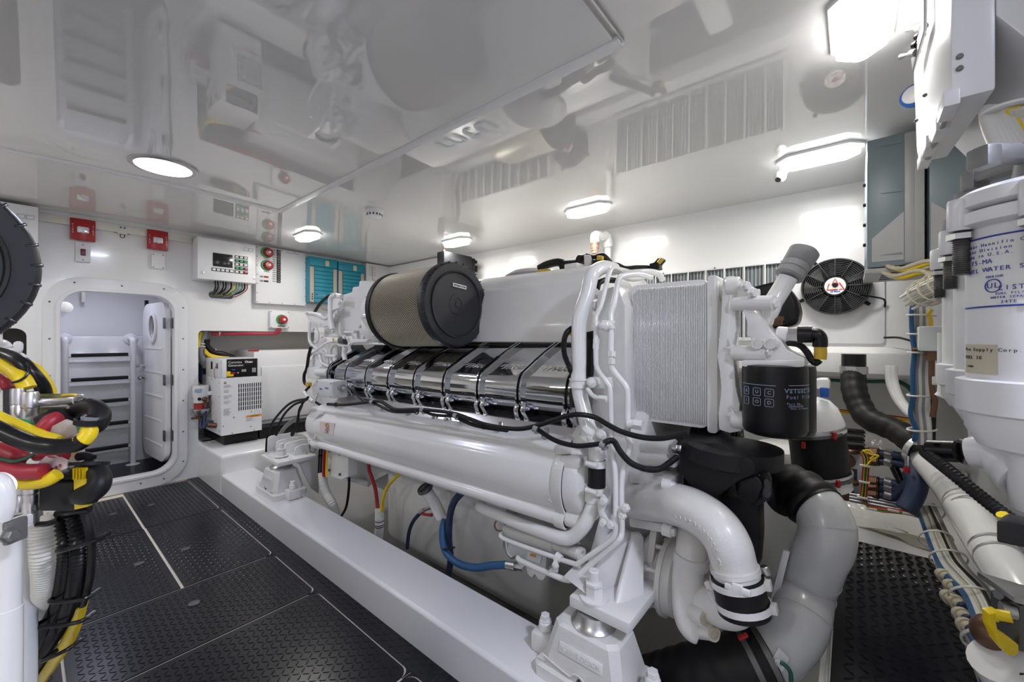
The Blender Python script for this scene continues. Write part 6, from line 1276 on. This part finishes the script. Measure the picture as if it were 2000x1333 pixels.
# long black hose
t=thing('vent_hose','long black ribbed hose with a steel clamp, curving down from the wall ledge','hose',(2.5,0,.6))
hp=QL('B5',[(955,800,2.50),(955,880,2.48),(965,960,2.45),(1000,1050,2.42),(1060,1130,2.38)])+QL('B6',[(960,215,2.34),(1060,280,2.30),(1110,330,2.28),(1140,370,2.27)])
b=B(); corr(b,hp,.048,.045,.03,26); obj('hose',b,'black',t)
b=B(); p=Q('B5',957,810,X=2.50); ring(b,p,ZP,.049,.035,.004,28); obj('hose_clamp',b,'steel',t); b=B(); cyl(b,p+V((0,0,.015)),p+V((0,0,.075)),.046,24); obj('hose_spigot',b,'blackp',t)
b=B(); ring(b,Q('B6',1115,355,X=2.27),(-.6,-.7,-.3),.050,.02,.004,28); cyl(b,Q('B6',1050,400,X=2.2),Q('B6',1048,470,X=2.2),.006,8); obj('end_clamp',b,'steel',t)
b=B(); cyl(b,Q('B6',1050,480,X=2.2),Q('B6',1048,515,X=2.2),.010,10); obj('red_clamp_end',b,'red',t)
# white PVC drain pipe
pq=[W(1805,893,d=1.62),W(1860,958,d=1.40),W(1925,1055,d=1.14),W(1990,1150,d=.98),W(2060,1260,d=.86)]
t=thing('drain_pipe','white plastic pipe with paired steel bands running diagonally at lower right','pipe',(1.7,-.3,.4))
b=B(); tube(b,pq,.05,30); obj('pipe',b,'pvc',t)
pd_=(pq[2]-pq[0]).normalized()
for u,v,d in((1818,908,1.57),(1826,916,1.54),(1885,985,1.295),(1896,1000,1.265),(1944,1078,1.09),(1955,1096,1.06)):
    b=B(); ring(b,W(u,v,d=d),pd_,.0505,.006,.0015,32); obj('steel_band',b,'steel',t)
# ledge brackets behind the pipe
for i,(u,v) in enumerate(((1862,930),(1925,1020))):
    b=B(); p=W(u,v,Y=-.40); box(b,p.x-.03,p.x+.03,-.445,-.36,p.z-.10,p.z+.03,.004); tag(obj('wall_bracket',b,'white'),('upper','lower')[i]+' white bracket on the wall behind the diagonal plastic pipe','bracket')
# bronze manifold with blue hoses
t=thing('water_manifold','white plate manifold with bronze hose tails, round plugs and blue hoses','manifold',(2.55,-.05,.12))
b=B(); prism(b,QL('B6',[(565,380),(730,400),(735,690),(690,700),(545,690)],X=2.45),(.03,0,0),.004); mp=obj('manifold_plate',b,'white',t)
b=B(); prism(b,QL('B6',[(610,485),(700,495),(700,610),(610,595)],X=2.445),(.004,0,0)); obj('plate_window',b,'screen',mp); b=B(); prism(b,QL('B6',[(610,345),(735,355),(735,390),(610,380)],X=2.445),(.004,0,0)); obj('plate_window',b,'screen',mp)
for x,y in((625,435),(620,668)):
    b=B(); lathe(b,[(.0,.006),(.030,.006),(.033,0)],Q('B6',x,y,X=2.445),XN,26); obj('round_plug',b,'bronze',mp)
for x,y in((655,365),(655,585)):
    b=B(); cyl(b,Q('B6',x,y+15,X=2.43),Q('B6',x,y-15,X=2.43),.030,16,.004); obj('bronze_body',b,'bronze',mp)
for i in range(5):
    y=215+28*i; b=B(); prism(b,QL('B6',[(612,y),(745,y+12),(760,y+30),(612,y+18)],X=2.42),(.05,0,0),.003); obj('terminal_bar',b,'blackp' if i%2==0 else 'darks',t)
for k,(y,yy) in enumerate(((375,400),(430,455),(575,580),(610,625),(665,680))):
    hx_=[Q('B6',775,y,X=2.44),Q('B6',815,y+3,X=2.43),Q('B6',860,y+10,X=2.42)]
    b=B(); tube(b,hx_,.018,12,straight=True); lathe(b,[(.023,0),(.023,.02)],hx_[1],hx_[2]-hx_[0],6); lathe(b,[(.024,0),(.024,.03)],hx_[0],hx_[2]-hx_[0],6); q=obj('bronze_tail',b,'bronze',t)
    ends=[(1050,470-0) if k<2 else (1075,600)][0]
    b=B(); tube(b,[Q('B6',870,y+10,X=2.42),Q('B6',960,y+20+ (6 if k>2 else 0),X=2.40)]+([Q('B6',1050,y+45,X=2.38),Q('B6',1120,y+140,X=2.36)] if k<2 else [Q('B6',1040,640-8*k,X=2.36),Q('B6',1075,600-10*k,X=2.34),Q('B6',1050,570-14*k,X=2.36)]),.017,12); obj('blue_hose',b,'blued' if k!=0 else 'blued',t)
    b=B(); ring(b,Q('B6',925,y+14,X=2.41),(-.3,-1,-.1),.018,.028,.003,18); obj('hose_clamp',b,'steel',t)
b=B(); tube(b,QL('B6',[(1075,380,2.30),(1120,480,2.26),(1125,600,2.22),(1090,700,2.2),(1040,780,2.18)]),.032,18); tag(obj('wide_blue_hose',b,'blued'),'wide dark blue hose curving behind the bronze hose tails','hose')
b=B(); tube(b,QL('B6',[(960,480,2.4),(1010,590,2.38),(1040,700,2.36)]),.016,12); tag(obj('dark_hose',b,'blackp'),'thin dark hose between the upper and lower bronze tails','hose')
t=thing('wire_harness','red, green and yellow wire harness bent in an L beside the bronze manifold','cables',(2.3,-.1,.1))
hpts=[(735,370),(760,420),(755,520),(745,640),(740,700),(770,750),(850,775),(950,785),(1050,800),(1125,820)]
for i,m_ in enumerate(('red','yellow','green','dgreen','blackp','yellow','redc')):
    b=B(); tube(b,QL('B6',[(x-14+5.5*i,y-10+4*i if y>690 else y) for x,y in hpts],X=2.34),.0045,7); obj('wire',b,m_,t)
for pts in([(745,370),(800,390),(850,400),(800,430),(765,470)],[(740,365),(780,360),(815,395),(790,420)]):
    b=B(); tube(b,QL('B6',pts,X=2.33),.0035,6); obj('yellow_wire',b,'yellow',t)
for x,y in((755,470),(750,585),(735,695),(800,775),(955,785),(1060,808)):
    p=Q('B6',x,y,X=2.335); b=B(); obox(b,p,V((.008,0,0)),V((0,.018,0)),V((0,0,.004)),.001); obj('cable_tie',b,'cable',t)
b=B(); 
for i in range(3): 
    q=Q('B6',850,705+22*i,X=2.42); cyl(b,q+V((0,.10,0)),q+V((0,-.10,0)),.009,10)
o=tag(obj('steel_bars',b,'steel'),'three short steel bars low beneath the bronze hose tails','bar',kind='stuff')
# sheets of liner
def sheetobj(pts,name,label,zoff):
    b=B(); n=18; m_=6; rows=[]
    for j in range(m_+1):
        f=j/m_; row=[]
        for i in range(n+1):
            g=i/n; p=pts[0].lerp(pts[1],g).lerp(pts[3].lerp(pts[2],g),f); p.z+=zoff+.006*math.sin(9*g+3*f)*(.3+f)+.004*math.sin(21*g*f); row.append(b.verts.new(p))
        rows.append(row)
    for p,q in zip(rows,rows[1:]):
        for i in range(n): b.faces.new([p[i],p[i+1],q[i+1],q[i]])
    bmesh.ops.solidify(b,geom=b.faces[:],thickness=.002); return tag(obj(name,b,'fabric',ang=80),label,'liner')
sheetobj([Q('B6',560,800,Z=.108),Q('B6',1230,1010,Z=.108),Q('B6',1225,1080,Z=.108),Q('B6',570,850,Z=.108)],'liner_strip','ivory perforated liner strip lying along the edge of the white platform',.010)
sheetobj([Q('B6',560,795,Z=.125),Q('B6',740,760,Z=.125),Q('B6',1115,920,Z=.12),Q('B6',1050,950,Z=.12)],'liner_sheet','smooth ivory liner sheet under the wire harness',.008)
sheetobj([Q('B6',500,680,Z=.20),Q('B6',720,700,Z=.19),Q('B6',765,785,Z=.13),Q('B6',550,805,Z=.13)],'liner_roll','crumpled ivory liner piece in front of the manifold plate',.01)
# cable run along the right of the mat
t=thing('floor_cable_run','long tied run of grey, white and blue cables beside the tread mat','cables',(1.9,-.35,.1))
cr=[(540,380,2.42),(575,450,2.30),(610,560,2.10),(660,680,1.90),(720,760,1.78),(800,850,1.66),(860,980,1.50),(900,1100,1.38),(960,1230,1.28),(1000,1333,1.20)]
cm=['blue','cableg','cable','cable','beigec','cableg','cable','beigec','cable','blackp','cable','beigec','cableg']
for i,m_ in enumerate(cm):
    dx=8*i; b=B(); tube(b,[Q('B8',x+dx*(.5+y/1000)+rr.uniform(-6,6),y-dx*.25,X=X) for x,y,X in cr],.0085 if i in(0,9) else .0068,8,5); obj('cable',b,m_,t)
for x,y,X in((575,400,2.36),(610,545,2.12),(680,655,1.95),(810,865,1.66),(910,1110,1.38)):
    b=B(); p=Q('B8',x+30,y,X=X); ring(b,p,(-.8,-.2,-.5),.045,.006,.003,20); obj('cable_tie',b,'cable',t)
for i,(x,y,X) in enumerate(((690,750,1.83),(735,810,1.76),(720,870,1.72),(765,900,1.66),(790,970,1.58),(815,1030,1.52))):
    b=B(); p=Q('B8',x-25,y-18,X=X); q=Q('B8',x+25,y+18,X=X-.04); cyl(b,p,q,.016,14,.003); cyl(b,p.lerp(q,.35),p.lerp(q,.65),.020,14); o=obj('cable_coupling',b,'beigec',t)
    b=B(); cyl(b,q,q+(q-p)*.4,.013,12); obj('blue_sleeve',b,'blued',o)
b=B(); tube(b,QL('B8',[(840,1050,1.50),(890,1150,1.40),(920,1260,1.30),(930,1333,1.24)]),.013,12); obj('blue_hose',b,'blue',t)
b=B(); prism(b,QL('B8',[(615,735),(680,730),(900,1333),(835,1333)],Z=.06),(0,0,-.05),.002); tag(obj('cable_tray',b,'blackm'),'dark tray under the cable run right of the tread mat','tray')
# ball valve with yellow handle
t=thing('ball_valve','steel ball valve with a bright yellow handle at the lower right corner','valve',(1.05,-.25,.5))
b=B(); tube(b,[Q('B8',945,985,d=.78),Q('B8',955,965,d=.78),Q('B8',1000,965,d=.77),Q('B8',1060,975,d=.76)],.010,10); 
prism(b,[Q('B8',x,y,d=.77) for x,y in((940,960),(1000,950),(1010,1000),(975,1000),(985,1050),(1050,1090),(1100,1130),(1102,1175),(1075,1195),(1040,1185),(985,1120),(950,1040))],V((.012,.010,.003)),.003); obj('yellow_handle',b,mat('yellow_handle',(.85,.62,.0),.35),t)
b=B(); obox(b,Q('B8',1130,990,d=.80),V((.026,-.031,0)),V((.02,.016,0)),V((0,0,.045)),.006); obj('valve_body',b,'darks',t)
b=B(); obox(b,Q('B8',1120,850,d=.80),V((.035,-.042,-.016)),V((.024,.02,.006)),V((0,0,.006)),.002); o=obj('valve_label_block',b,'steel',t)
b=B(); cyl(b,Q('B8',985,850,d=.80),Q('B8',1020,860,d=.80),.010,6); cyl(b,Q('B8',1000,930,d=.79),Q('B8',1080,950,d=.78),.014,14); obj('valve_stem',b,'steel',t)
b=B(); sphere(b,Q('B8',935,1060,d=.84),.036,(1,.8,.9)); obj('bronze_ball_end',b,'bronze',t)
b=B(); tube(b,[Q('B8',1000,1210,d=.80),Q('B8',1080,1333,d=.80),Q('B8',1150,1430,d=.80)],.05,20); tag(obj('white_tank_edge',b,'pvc'),'rounded white tank shoulder at the bottom right corner','tank')
# odd lines on the hull below the ledge
t=thing('hull_cables','green hose and a yellow wire bunch strung along the hull lining below the ledge','cables',(2.9,.1,.7))
b=B(); tube(b,QL('B5',[(640,865,2.95),(800,875,2.90),(960,885,2.85),(1160,885,2.8)])+QL('C3',[(180,620,2.75),(240,650,2.7),(270,680,2.66)]),.010,10); obj('green_hose',b,'dgreen',t)
for i in range(6):
    b=B(); tube(b,QL('B6',[(560,75+i*3,2.9),(700,90+i*4,2.9),(820,105+i*6,2.85),(950,120+i*7,2.8),(1080,140+i*3,2.75)]),.005,6); obj('wire',b,'yellow' if i%3 else 'redc',t)
for i in range(2):
    b=B(); tube(b,QL('C3',[(122+26*i,515,2.5),(128+26*i,620,2.5),(165+22*i,720,2.48),(215+20*i,790,2.46),(262+8*i,835,2.44)]),.016,12); obj('white_conduit',b,'pvc',t)
b=B(); tube(b,[W(1727,660,X=2.66),W(1755,660,X=2.62),W(1785,668,X=2.58)],.005,8); obj('black_wire',b,'blackp',t)
# ================= LEFT FOREGROUND: SECOND ENGINE =================
E2=thing('marine_engine','second white engine at the left edge, showing its round black filter cap and piping','engine',(-.6,1.6,0))
gc=V((-.180,1.434,1.258)); ya=V((0,1,0)); R=.205
b=B(); lathe(b,[(0,.012),(R*.74,.012),(R*.76,.004),(R*.79,.002),(R*.80,.010),(R*.97,.008),(R,.016),(R+.004,.03),(R+.004,.048),(R-.002,.052)],gc-ya*.012,ya,64); cp=obj('filter_end_cap',b,'cap',E2)
for i in range(28):
    a=2*PI*i/28+.05; rd=V((math.cos(a),0,math.sin(a))); b=B(); obox(b,gc+rd*(R-.004)+V((0,-.001,0)),rd*.010,V((0,.004,0)),ya.cross(rd)*.003,.0008); obj('cap_notch',b,'screen',cp)
b=B(); lathe(b,[(R-.006,.04),(R-.006,.45),(R-.03,.47),(.14,.6),(0,.6)],gc,ya,72); obj('filter_sleeve',b,'mesh',E2)
b=B()
for i in range(150):
    a=2*PI*i/150; rd=V((math.cos(a),0,math.sin(a))); obox(b,gc+rd*(R-.005)+ya*.25,rd*.002,ya*.20,ya.cross(rd)*.0012)
o=obj('filter_wires',b,'pleat',E2); o['kind']='stuff'
b=B(); prism(b,[V((-x,.85,z)) for x,z in((.395,1.082),(.42,1.25),(.49,1.39),(.55,1.425),(.90,1.43),(1.05,1.38),(1.05,1.082))],(0,1.6,0),.012); obj('charge_air_trunk',b,'eng',E2)
b=B(); prism(b,[V((-x,.8,z)) for x,z in((.38,1.08),(.20,.98),(.14,.93),(.15,.84),(.25,.80),(.5,.80),(.9,.9),(.9,1.08))],(0,1.6,0),.006); obj('head_covers',b,'chrome',E2)
b=B(); prism(b,[V((-x,.95,z)) for x,z in((.15,.76),(.10,.70),(.09,.62),(.11,.53),(.15,.49),(.4,.45),(.9,.3),(1.1,.8),(.4,.79))],(0,1.6,0),.02); box(b,-1.0,-.35,.55,2.6,-.1,.5,.03); obj('engine_body',b,'eng',E2)
b=B(); tube(b,[V((-.085,2.0,1.0)),V((-.05,2.15,.98)),V((-.03,2.2,1.02)),V((-.06,2.3,1.05))],.03,14); box(b,-.14,-.02,2.02,2.18,1.03,1.055,.006); sphere(b,(-.02,2.3,1.02),.035); sphere(b,(-.05,2.1,1.07),.03); tube(b,[V((-.1,1.9,1.08)),V((-.02,2.0,1.06)),V((-.01,2.2,1.08))],.012,10); box(b,-.12,-.05,2.3,2.4,.9,1.1,.01); obj('white_pipework',b,'eng',E2)
def D(f,pts,d=.5): return [Q(f,p[0],p[1],d=(p[2] if len(p)>2 else d)) for p in pts]
def pt(name,f,pts,r,m,d=.5,par=None,n=14,**k):
    b=B(); tube(b,D(f,pts,d),r,n,**k); return obj(name,b,m,par or E2)
CR,CU=V((.640,-.768,0)),V((0,0,1)); CF=V((.768,.640,0))  # room directions used to square small blocks to the aisle
def blk(b,f,x0,y0,x1,y1,d,th,bev=.002):
    p=Q(f,x0,y0,d=d); q=Q(f,x1,y1,d=d); c=(p+q)/2; obox(b,c+CF*th/2,CR*abs((q-p).dot(CR))/2,CU*abs(q.z-p.z)/2,CF*th/2,bev); return b
# junction hardware
t=thing('cable_junction','steel cable junction with black rubber boots and a yellow bracket at the left edge','cable junction',Q('A5',300,900,d=.52))
b=B(); cyl(b,Q('A5',230,545,d=.52),Q('A5',575,528,d=.50),.0068,20,.001); obj('steel_rod',b,'alu',t)
for x0,y0,x1,y1,d in((90,440,165,690,.50),(168,465,262,700,.505),(95,1090,170,1333,.49),(175,1080,268,1333,.495)):
    b=B(); pa_=Q('A5',x0,y0,d=d); pb_=Q('A5',x1,y0,d=d); pc_=Q('A5',x0,y1,d=d); m_=(pa_+pb_)/2
    w_=abs((pb_-pa_).dot(CR))/2; lathe(b,[(w_*.9,0),(w_*1.05,-.004),(w_*1.05,-(pa_.z-pc_.z)*.45),(w_*.85,-(pa_.z-pc_.z)*.47),(w_*1.0,-(pa_.z-pc_.z)*.5),(w_*1.0,-(pa_.z-pc_.z)*.97),(w_*.9,-(pa_.z-pc_.z))],m_,ZP,22); obj('aluminium_terminal',b,'alu',t)
b=blk(B(),'A5',475,490,560,1035,.505,.010); obj('steel_bar',b,'alu',t)
b=B(); blk(b,'A5',262,480,475,640,.525,.004); obj('olive_plate',b,mat('olive_zinc',(.22,.22,.08),.4,.4),t)
b=B(); tube(b,D('A5',[(450,490),(540,486),(575,510)],.50),.0012,6); obj('yellow_edge',b,'yellow',t)
b=B(); bolt(b,Q('A5',575,530,d=.495),CR,.004,.006); cyl(b,Q('A5',560,530,d=.495),Q('A5',590,535,d=.495),.003,10); obj('end_bolt',b,'darks',t)
def boot(f,P,r0,r1,d,name='rubber_boot'):
    b=B(); tube(b,D(f,P,d),lambda g,L:r0+(r1-r0)*g,26); return obj(name,b,'black',t)
boot('A5',[(540,620,.51),(590,580,.50),(660,570,.49),(715,610,.485),(715,660,.48),(680,700,.475),(650,690,.475)],.008,.0122,.5)
b=B(); c=Q('A5',652,672,d=.47); ax=(Q('A5',640,740,d=.47)-c).normalized(); ring(b,c+ax*.001,ax,.0105,.006,.0030,30); obj('boot_lip',b,'black',t)
b=B(); ring(b,c+ax*.006,ax,.0082,.006,.0014,28); obj('green_band',b,'green',t)
b=B(); cyl(b,c-ax*.004,c+ax*.016,.0082,24); obj('grey_sleeve',b,'cableg',t)
boot('A5',[(560,1060,.51),(620,1020,.50),(680,1020,.49),(720,1080,.485),(710,1150,.48),(650,1200,.48),(600,1210,.49)],.009,.0125,.5,'lower_rubber_boot')
b=B(); c=Q('A5',640,975,d=.49); ring(b,Q('A5',650,985,d=.49),(.2,.2,1),.014,.004,.004,28); tube(b,D('A5',[(570,935),(620,930),(670,950)],.495),.005,12); obj('boot_ring',b,'black',t)
b=B(); tube(b,D('A5',[(480,670,.50),(400,655,.49),(310,700,.485)],.49),lambda g,L:.0125-.001*g,22); obj('red_terminal_boot',b,'black',t)
b=B(); prism(b,[Q('A5',528,1025,d=.478),Q('A5',632,1022,d=.478),Q('A5',628,1240,d=.478),Q('A5',636,1250,d=.478),Q('A5',630,1300,d=.478),Q('A5',535,1322,d=.478)],CF*.006,.0012); yb=obj('yellow_bracket',b,'yellow',t)
for i in range(4):
    b=B(); p=Q('A5',548+22*i,1030,d=.477); obox(b,p+V((0,0,-.004)),CR*.0006,CU*.0065,CF*.003); obj('bracket_web',b,mat('deep_yellow',(.5,.34,.0),.4) if i==0 else bpy.data.materials['deep_yellow'],yb)
b=blk(B(),'A5',275,1115,540,1333,.490,.03,.003); blk(b,'A5',340,1060,540,1130,.495,.03,.003); obj('black_terminal_box',b,'blackp',t)
b=B(); prism(b,D('A5',[(345,730),(470,665),(540,690),(562,760),(470,805),(350,800),(330,775)],.475),CF*.003,.001); obj('clear_bag',b,'plasticw',t)
b=B(); prism(b,D('A5',[(270,985),(330,930),(400,925),(480,960),(478,1020),(340,1080),(310,1010)],.472),CF*.002,.0006); tg_=obj('printed_tag',b,'pink',t)
for i in range(4):
    b=B(); q=Q('A5',350+28*i,1042-14*i,d=.4715); obox(b,q,CR*.0012,CU*.0018,CF*.0002); obj('tag_print',b,mat('faded_red_ink',(.35,.12,.2),.6) if i==0 else bpy.data.materials['faded_red_ink'],tg_)
b=B(); prism(b,D('A5',[(90,1085),(310,1080),(320,1150),(120,1165),(85,1130)],.476),CF*.002,.0006); obj('paper_tag',b,'paper',t)
# cables
t=thing('heavy_cables','thick black, yellow and red battery cables crossing the left edge','cables',Q('A5',50,700,d=.5))
for f,pts,r,m_ in(('A5',[(-200,160,.56),(-60,175,.54),(60,205,.53),(150,250,.52),(230,330,.52),(300,420,.53),(330,500,.54)],.0078,'blackp'),
  ('A5',[(-200,150,.56),(-60,200,.55),(0,250,.53),(90,310,.52),(160,370,.51),(200,440,.51)],.0085,'yellow'),
  ('A5',[(205,265,.535),(270,310,.535),(330,390,.54),(370,480,.545)],.006,'yellow'),
  ('A5',[(-200,330,.55),(-50,350,.55),(30,390,.54),(60,440,.54)],.006,'redc'),
  ('A5',[(648,720,.468),(640,770,.466),(600,815,.462),(560,838,.46)],.0080,'yellow'),
  ('A5',[(605,812,.462),(560,842,.46),(480,858,.455),(380,862,.45),(250,845,.448),(120,800,.446),(0,745,.445),(-120,690,.445)],.0085,'blackp'),
  ('A5',[(-100,600,.47),(20,660,.47),(150,715,.468),(300,780,.466),(430,820,.466)],.006,'yellow'),
  ('A5',[(130,670,.49),(200,685,.488),(260,720,.486),(290,760,.484)],.0024,'green'),
  ('A5',[(420,655,.487),(370,680,.48),(310,740,.475),(270,800,.475)],.0085,'redc'),
  ('A5',[(-200,870,.47),(-60,880,.47),(40,900,.47),(120,935,.47),(165,945,.475)],.0085,'redc'),
  ('A5',[(-200,960,.46),(-60,985,.46),(60,1020,.458),(180,1045,.457),(320,1040,.46)],.0088,'redc'),
  ('A5',[(270,930,.48),(380,925,.478),(475,935,.478)],.006,'redc'),
  ('A5',[(10,950,.455),(90,970,.455),(180,950,.456),(260,910,.458)],.002,'dgreen'),
  ('A5',[(-100,1070,.465),(60,1100,.465),(200,1130,.463),(330,1110,.462),(420,1060,.466)],.007,'yellow')):
    b=B(); tube(b,D(f,pts),r,16); obj('cable',b,m_,t)
for x,y,ax in((190,300,(.5,-.5,-.6)),):
    b=B(); tube(b,D('A5',[(195,255,.512),(212,290,.508),(190,350,.503),(140,385,.500),(90,400,.503)]),.0014,6); obj('cable_tie',b,'blackp',t)
# corrugated conduits hanging to the floor
t=thing('hanging_conduits','white and black corrugated conduits with a yellow tube hanging at the lower left','conduits',Q('A6',350,1000,d=.55))
b=B(); corr(b,D('A6',[(265,385,.53),(262,450,.53),(268,560,.53),(278,680,.54),(275,800,.56),(255,920,.60),(235,1040,.64),(225,1120,.68)]),.0135,.0042,.07,22); obj('white_conduit',b,'cable',t)
for off,z in((0,0),(-75,.008)):
    b=B(); corr(b,D('A6',[(440+off*.6,300,.52+z),(462+off,400,.52+z),(478+off,520,.52+z),(470+off,680,.53+z),(430+off,860,.56+z),(350+off,1020,.60+z),(270+off*.5,1150,.66+z),(215,1270,.74+z)]),.0085,.0055,.13,16); obj('black_conduit',b,'blackp',t)
b=B(); tube(b,D('A6',[(500,290,.515),(535,400,.515),(552,520,.52),(545,680,.53),(510,830,.56),(460,960,.60),(400,1080,.65),(330,1180,.70)]),.0045,12); obj('black_tube',b,'black',t)
b=B(); tube(b,D('A6',[(482,860,.57),(455,970,.60),(410,1080,.63),(340,1190,.67),(270,1290,.72),(200,1390,.8)]),.0085,12); obj('yellow_tube',b,'yellow',t)
b=B(); tube(b,D('A6',[(355,420,.54),(350,600,.545),(345,800,.56),(340,860,.58)]),.006,8); obj('red_tube',b,'redc',t)
for x0,y0,x1,y1 in((345,545,560,485),(300,845,510,830),(210,1000,480,970),(250,1205,400,1140)):
    b=B(); p=Q('A6',x0,y0,d=.50+.00012*max(0,y0-500)); q=Q('A6',x1,y1,d=.50+.00012*max(0,y0-500)); tube(b,[p+CF*.02,p,p.lerp(q,.5)-CF*.004,q,q+CF*.02],.0028,8); obj('cable_tie',b,'blackp',t)
b=B(); tube(b,D('A6',[(225,385,.51),(290,380,.508),(355,355,.51)]),.0035,8); obj('cable_tie',b,'blackp',t)
b=B(); tube(b,D('A6',[(350,320,.515),(440,305,.51),(540,290,.512)]),.005,8); obj('cable_tie',b,'blackp',t)
b=B(); blk(b,'A6',232,335,355,385,.52,.02,.003); obj('conduit_socket',b,'cable',t)
# white pipework at the lower left corner
t=thing('white_coolant_pipes','large white pipes standing at the lower left corner','pipes',Q('A6',80,1300,d=.45))
b=B(); tube(b,D('A6',[(-90,120,.42),(-20,130,.42),(15,190,.42),(20,280,.42),(0,350,.42)]),.0090,22); obj('elbow_pipe',b,'eng',t)
b=B(); ring(b,Q('A6',-5,150,d=.42),(.6,-.5,.4),.0098,.008,.003,26); obj('pipe_collar',b,'eng',t)
b=B(); tube(b,D('A6',[(44,470,.47),(46,600,.47),(44,880,.47),(42,1100,.47),(40,1400,.47)]),.0115,28); obj('vertical_pipe',b,'eng',t)
b=B(); cyl(b,Q('A6',44,880,d=.47),Q('A6',40,1420,d=.47),.0125,28,.002); obj('pipe_sleeve',b,'pvc',t)
b=B(); tube(b,D('A6',[(150,440,.55),(160,600,.55),(165,900,.55),(165,1400,.55)]),.0095,24); obj('rear_pipe',b,'grey',t)
b=B(); blk(b,'A6',5,375,40,520,.43,.02,.003); bolt(b,Q('A6',45,450,d=.43),CR,.006,.008); obj('pipe_bracket',b,'cstl',t)
b=B(); blk(b,'A6',20,360,80,430,.45,.02,.003); obj('pipe_clip',b,'eng',t)
# white panel on the far wall behind the left filter
t=thing('control_panel','white control cabinet on the far wall, mostly hidden behind the left filter cap','control panel',(-.2,YW,1.56)); Yf=3.83
xr=W(75,450,Y=Yf).x; z1=W(75,405,Y=Yf).z
b=B(); box(b,xr-.42,xr,Yf,YW-.001,z1-.34,z1,.006); obj('cabinet',b,'white',t)
for dx in(0,.036):
    b=B(); p=W(32,421,Y=Yf); pts=[(p.x+dx,p.z-.012),(p.x+dx+.03,p.z-.012),(p.x+dx+.034,p.z+.012),(p.x+dx+.004,p.z+.012),(p.x+dx,p.z-.012)]; tube(b,[V((x,Yf-.001,z)) for x,z in pts],.0012,5,straight=True); obj('emblem_outline',b,'gink',t)
# wires and hoses under the main engine
def hose(name,f,pts,r,m,label,cat='hose',X=1.25,n=12,par=None,**k):
    b=B(); tube(b,QL(f,pts,X=X),r,n); o=obj(name,b,m,par)
    if not par: tag(o,label,cat)
    return o
hose('blue_hose','B2',[(185,690,1.20),(120,760,1.20),(90,860,1.20),(85,1000,1.22),(95,1120,1.25),(80,1220,1.3)],.0155,'blued','dark blue hose rising under the long white cooler to its underside')
t=thing('blue_fuel_hose','bright blue hose looping below the engine to a steel fitting','hose',Q('B2',200,1170,X=1.18))
b=B(); tube(b,QL('B2',[(62,870,1.22),(45,930,1.20),(48,1020,1.18),(75,1090,1.17),(150,1150,1.16),(250,1172,1.15),(350,1160,1.15),(450,1155,1.15)]),.0145,14); obj('hose',b,'blue',t)
b=B(); cyl(b,Q('B2',448,1155,X=1.15),Q('B2',500,1165,X=1.15),.016,16); cyl(b,Q('B2',500,1165,X=1.15),Q('B2',545,1175,X=1.15),.011,6); obj('hose_fitting',b,'steel',t)
b=B(); tube(b,QL('B2',[(45,1060,1.165),(80,1055,1.16),(120,1048,1.165)]),.004,8); obj('cable_tie',b,'blackp',t)
t=thing('red_and_yellow_leads','red and yellow cables entering a white corrugated conduit below the cooler','cables',Q('B1',750,1290,X=1.25))
b=B(); tube(b,QL('B1',[(668,660,1.22),(670,740,1.23),(700,830,1.24),(725,920,1.25),(740,1055,1.25),(745,1090,1.25)]),.0100,12); obj('red_cable',b,'redc',t)
b=B(); tube(b,QL('B1',[(935,765,1.26),(870,820,1.26),(810,900,1.26),(780,1000,1.25),(775,1080,1.25)]),.0090,12); obj('yellow_cable',b,'yellow',t)
b=B(); corr(b,QL('B1',[(755,1058,1.25),(755,1150,1.25),(752,1240,1.26),(735,1380,1.30)]),.024,.008,.05,20); obj('conduit',b,'cable',t)
for y in(1155,1185,1200): 
    b=B(); ring(b,Q('B1',755,y,X=1.25),ZP,.0245,.003,.001,20); obj('wire_wrap',b,'blackp',t)
t=thing('conduit_bundle','black, red and yellow wires entering a white corrugated conduit behind the far mount','cables',Q('B1',330,1050,X=1.15))
for i,(x,m_) in enumerate(((262,'blackp'),(280,'blackp'),(298,'redc'),(314,'redc'),(325,'yellow'))):
    b=B(); tube(b,QL('B1',[(x+8,540),(x+2,640),(x-2,770),(x+2,800)],X=1.16+.01*(i%2)),.0062,8); obj('wire',b,m_,t)
b=B(); ring(b,Q('B1',290,632,X=1.165),ZP,.024,.010,.003,16); obj('cable_tie',b,'blackp',t)
b=B(); corr(b,QL('B1',[(290,765,1.17),(300,860,1.17),(325,940,1.17),(370,1020,1.17),(400,1110,1.20)]),.025,.008,.06,20); obj('conduit',b,'cable',t)
hose('black_hose','B1',[(512,625,1.24),(508,760,1.24),(505,900,1.24),(485,1040,1.25),(450,1110,1.26),(430,1140,1.28)],.0075,'black','thin black hose hanging straight down under the cooler','hose')
t=thing('bilge_hose','dark blue hose with a steel ferrule and red valve lever beneath the oil filler','hose',Q('B1',1010,1330,X=1.26))
b=B(); tube(b,QL('B1',[(1090,1090,1.25),(1030,1160,1.25),(995,1250,1.26),(980,1380,1.28)]),.0095,12); obj('hose',b,'blued',t)
b=B(); cyl(b,Q('B1',1085,1092,X=1.25),Q('B1',1120,1068,X=1.25),.0105,14); cyl(b,Q('B1',1120,1068,X=1.25),Q('B1',1185,1045,X=1.25),.009,6); obj('ferrule',b,'steel',t)
b=B(); tube(b,QL('B1',[(1100,1100),(1140,1108),(1180,1110)],X=1.24),.0065,10); sphere(b,Q('B1',1175,1110,X=1.24),.009); obj('red_lever',b,'red',t)
hose('grey_hose','A4',[(960,1070,1.20),(1010,1000,1.18),(1080,940,1.16),(1120,920,1.15)],.014,'cstl','short grey fitting hose between the generator and the far engine end')
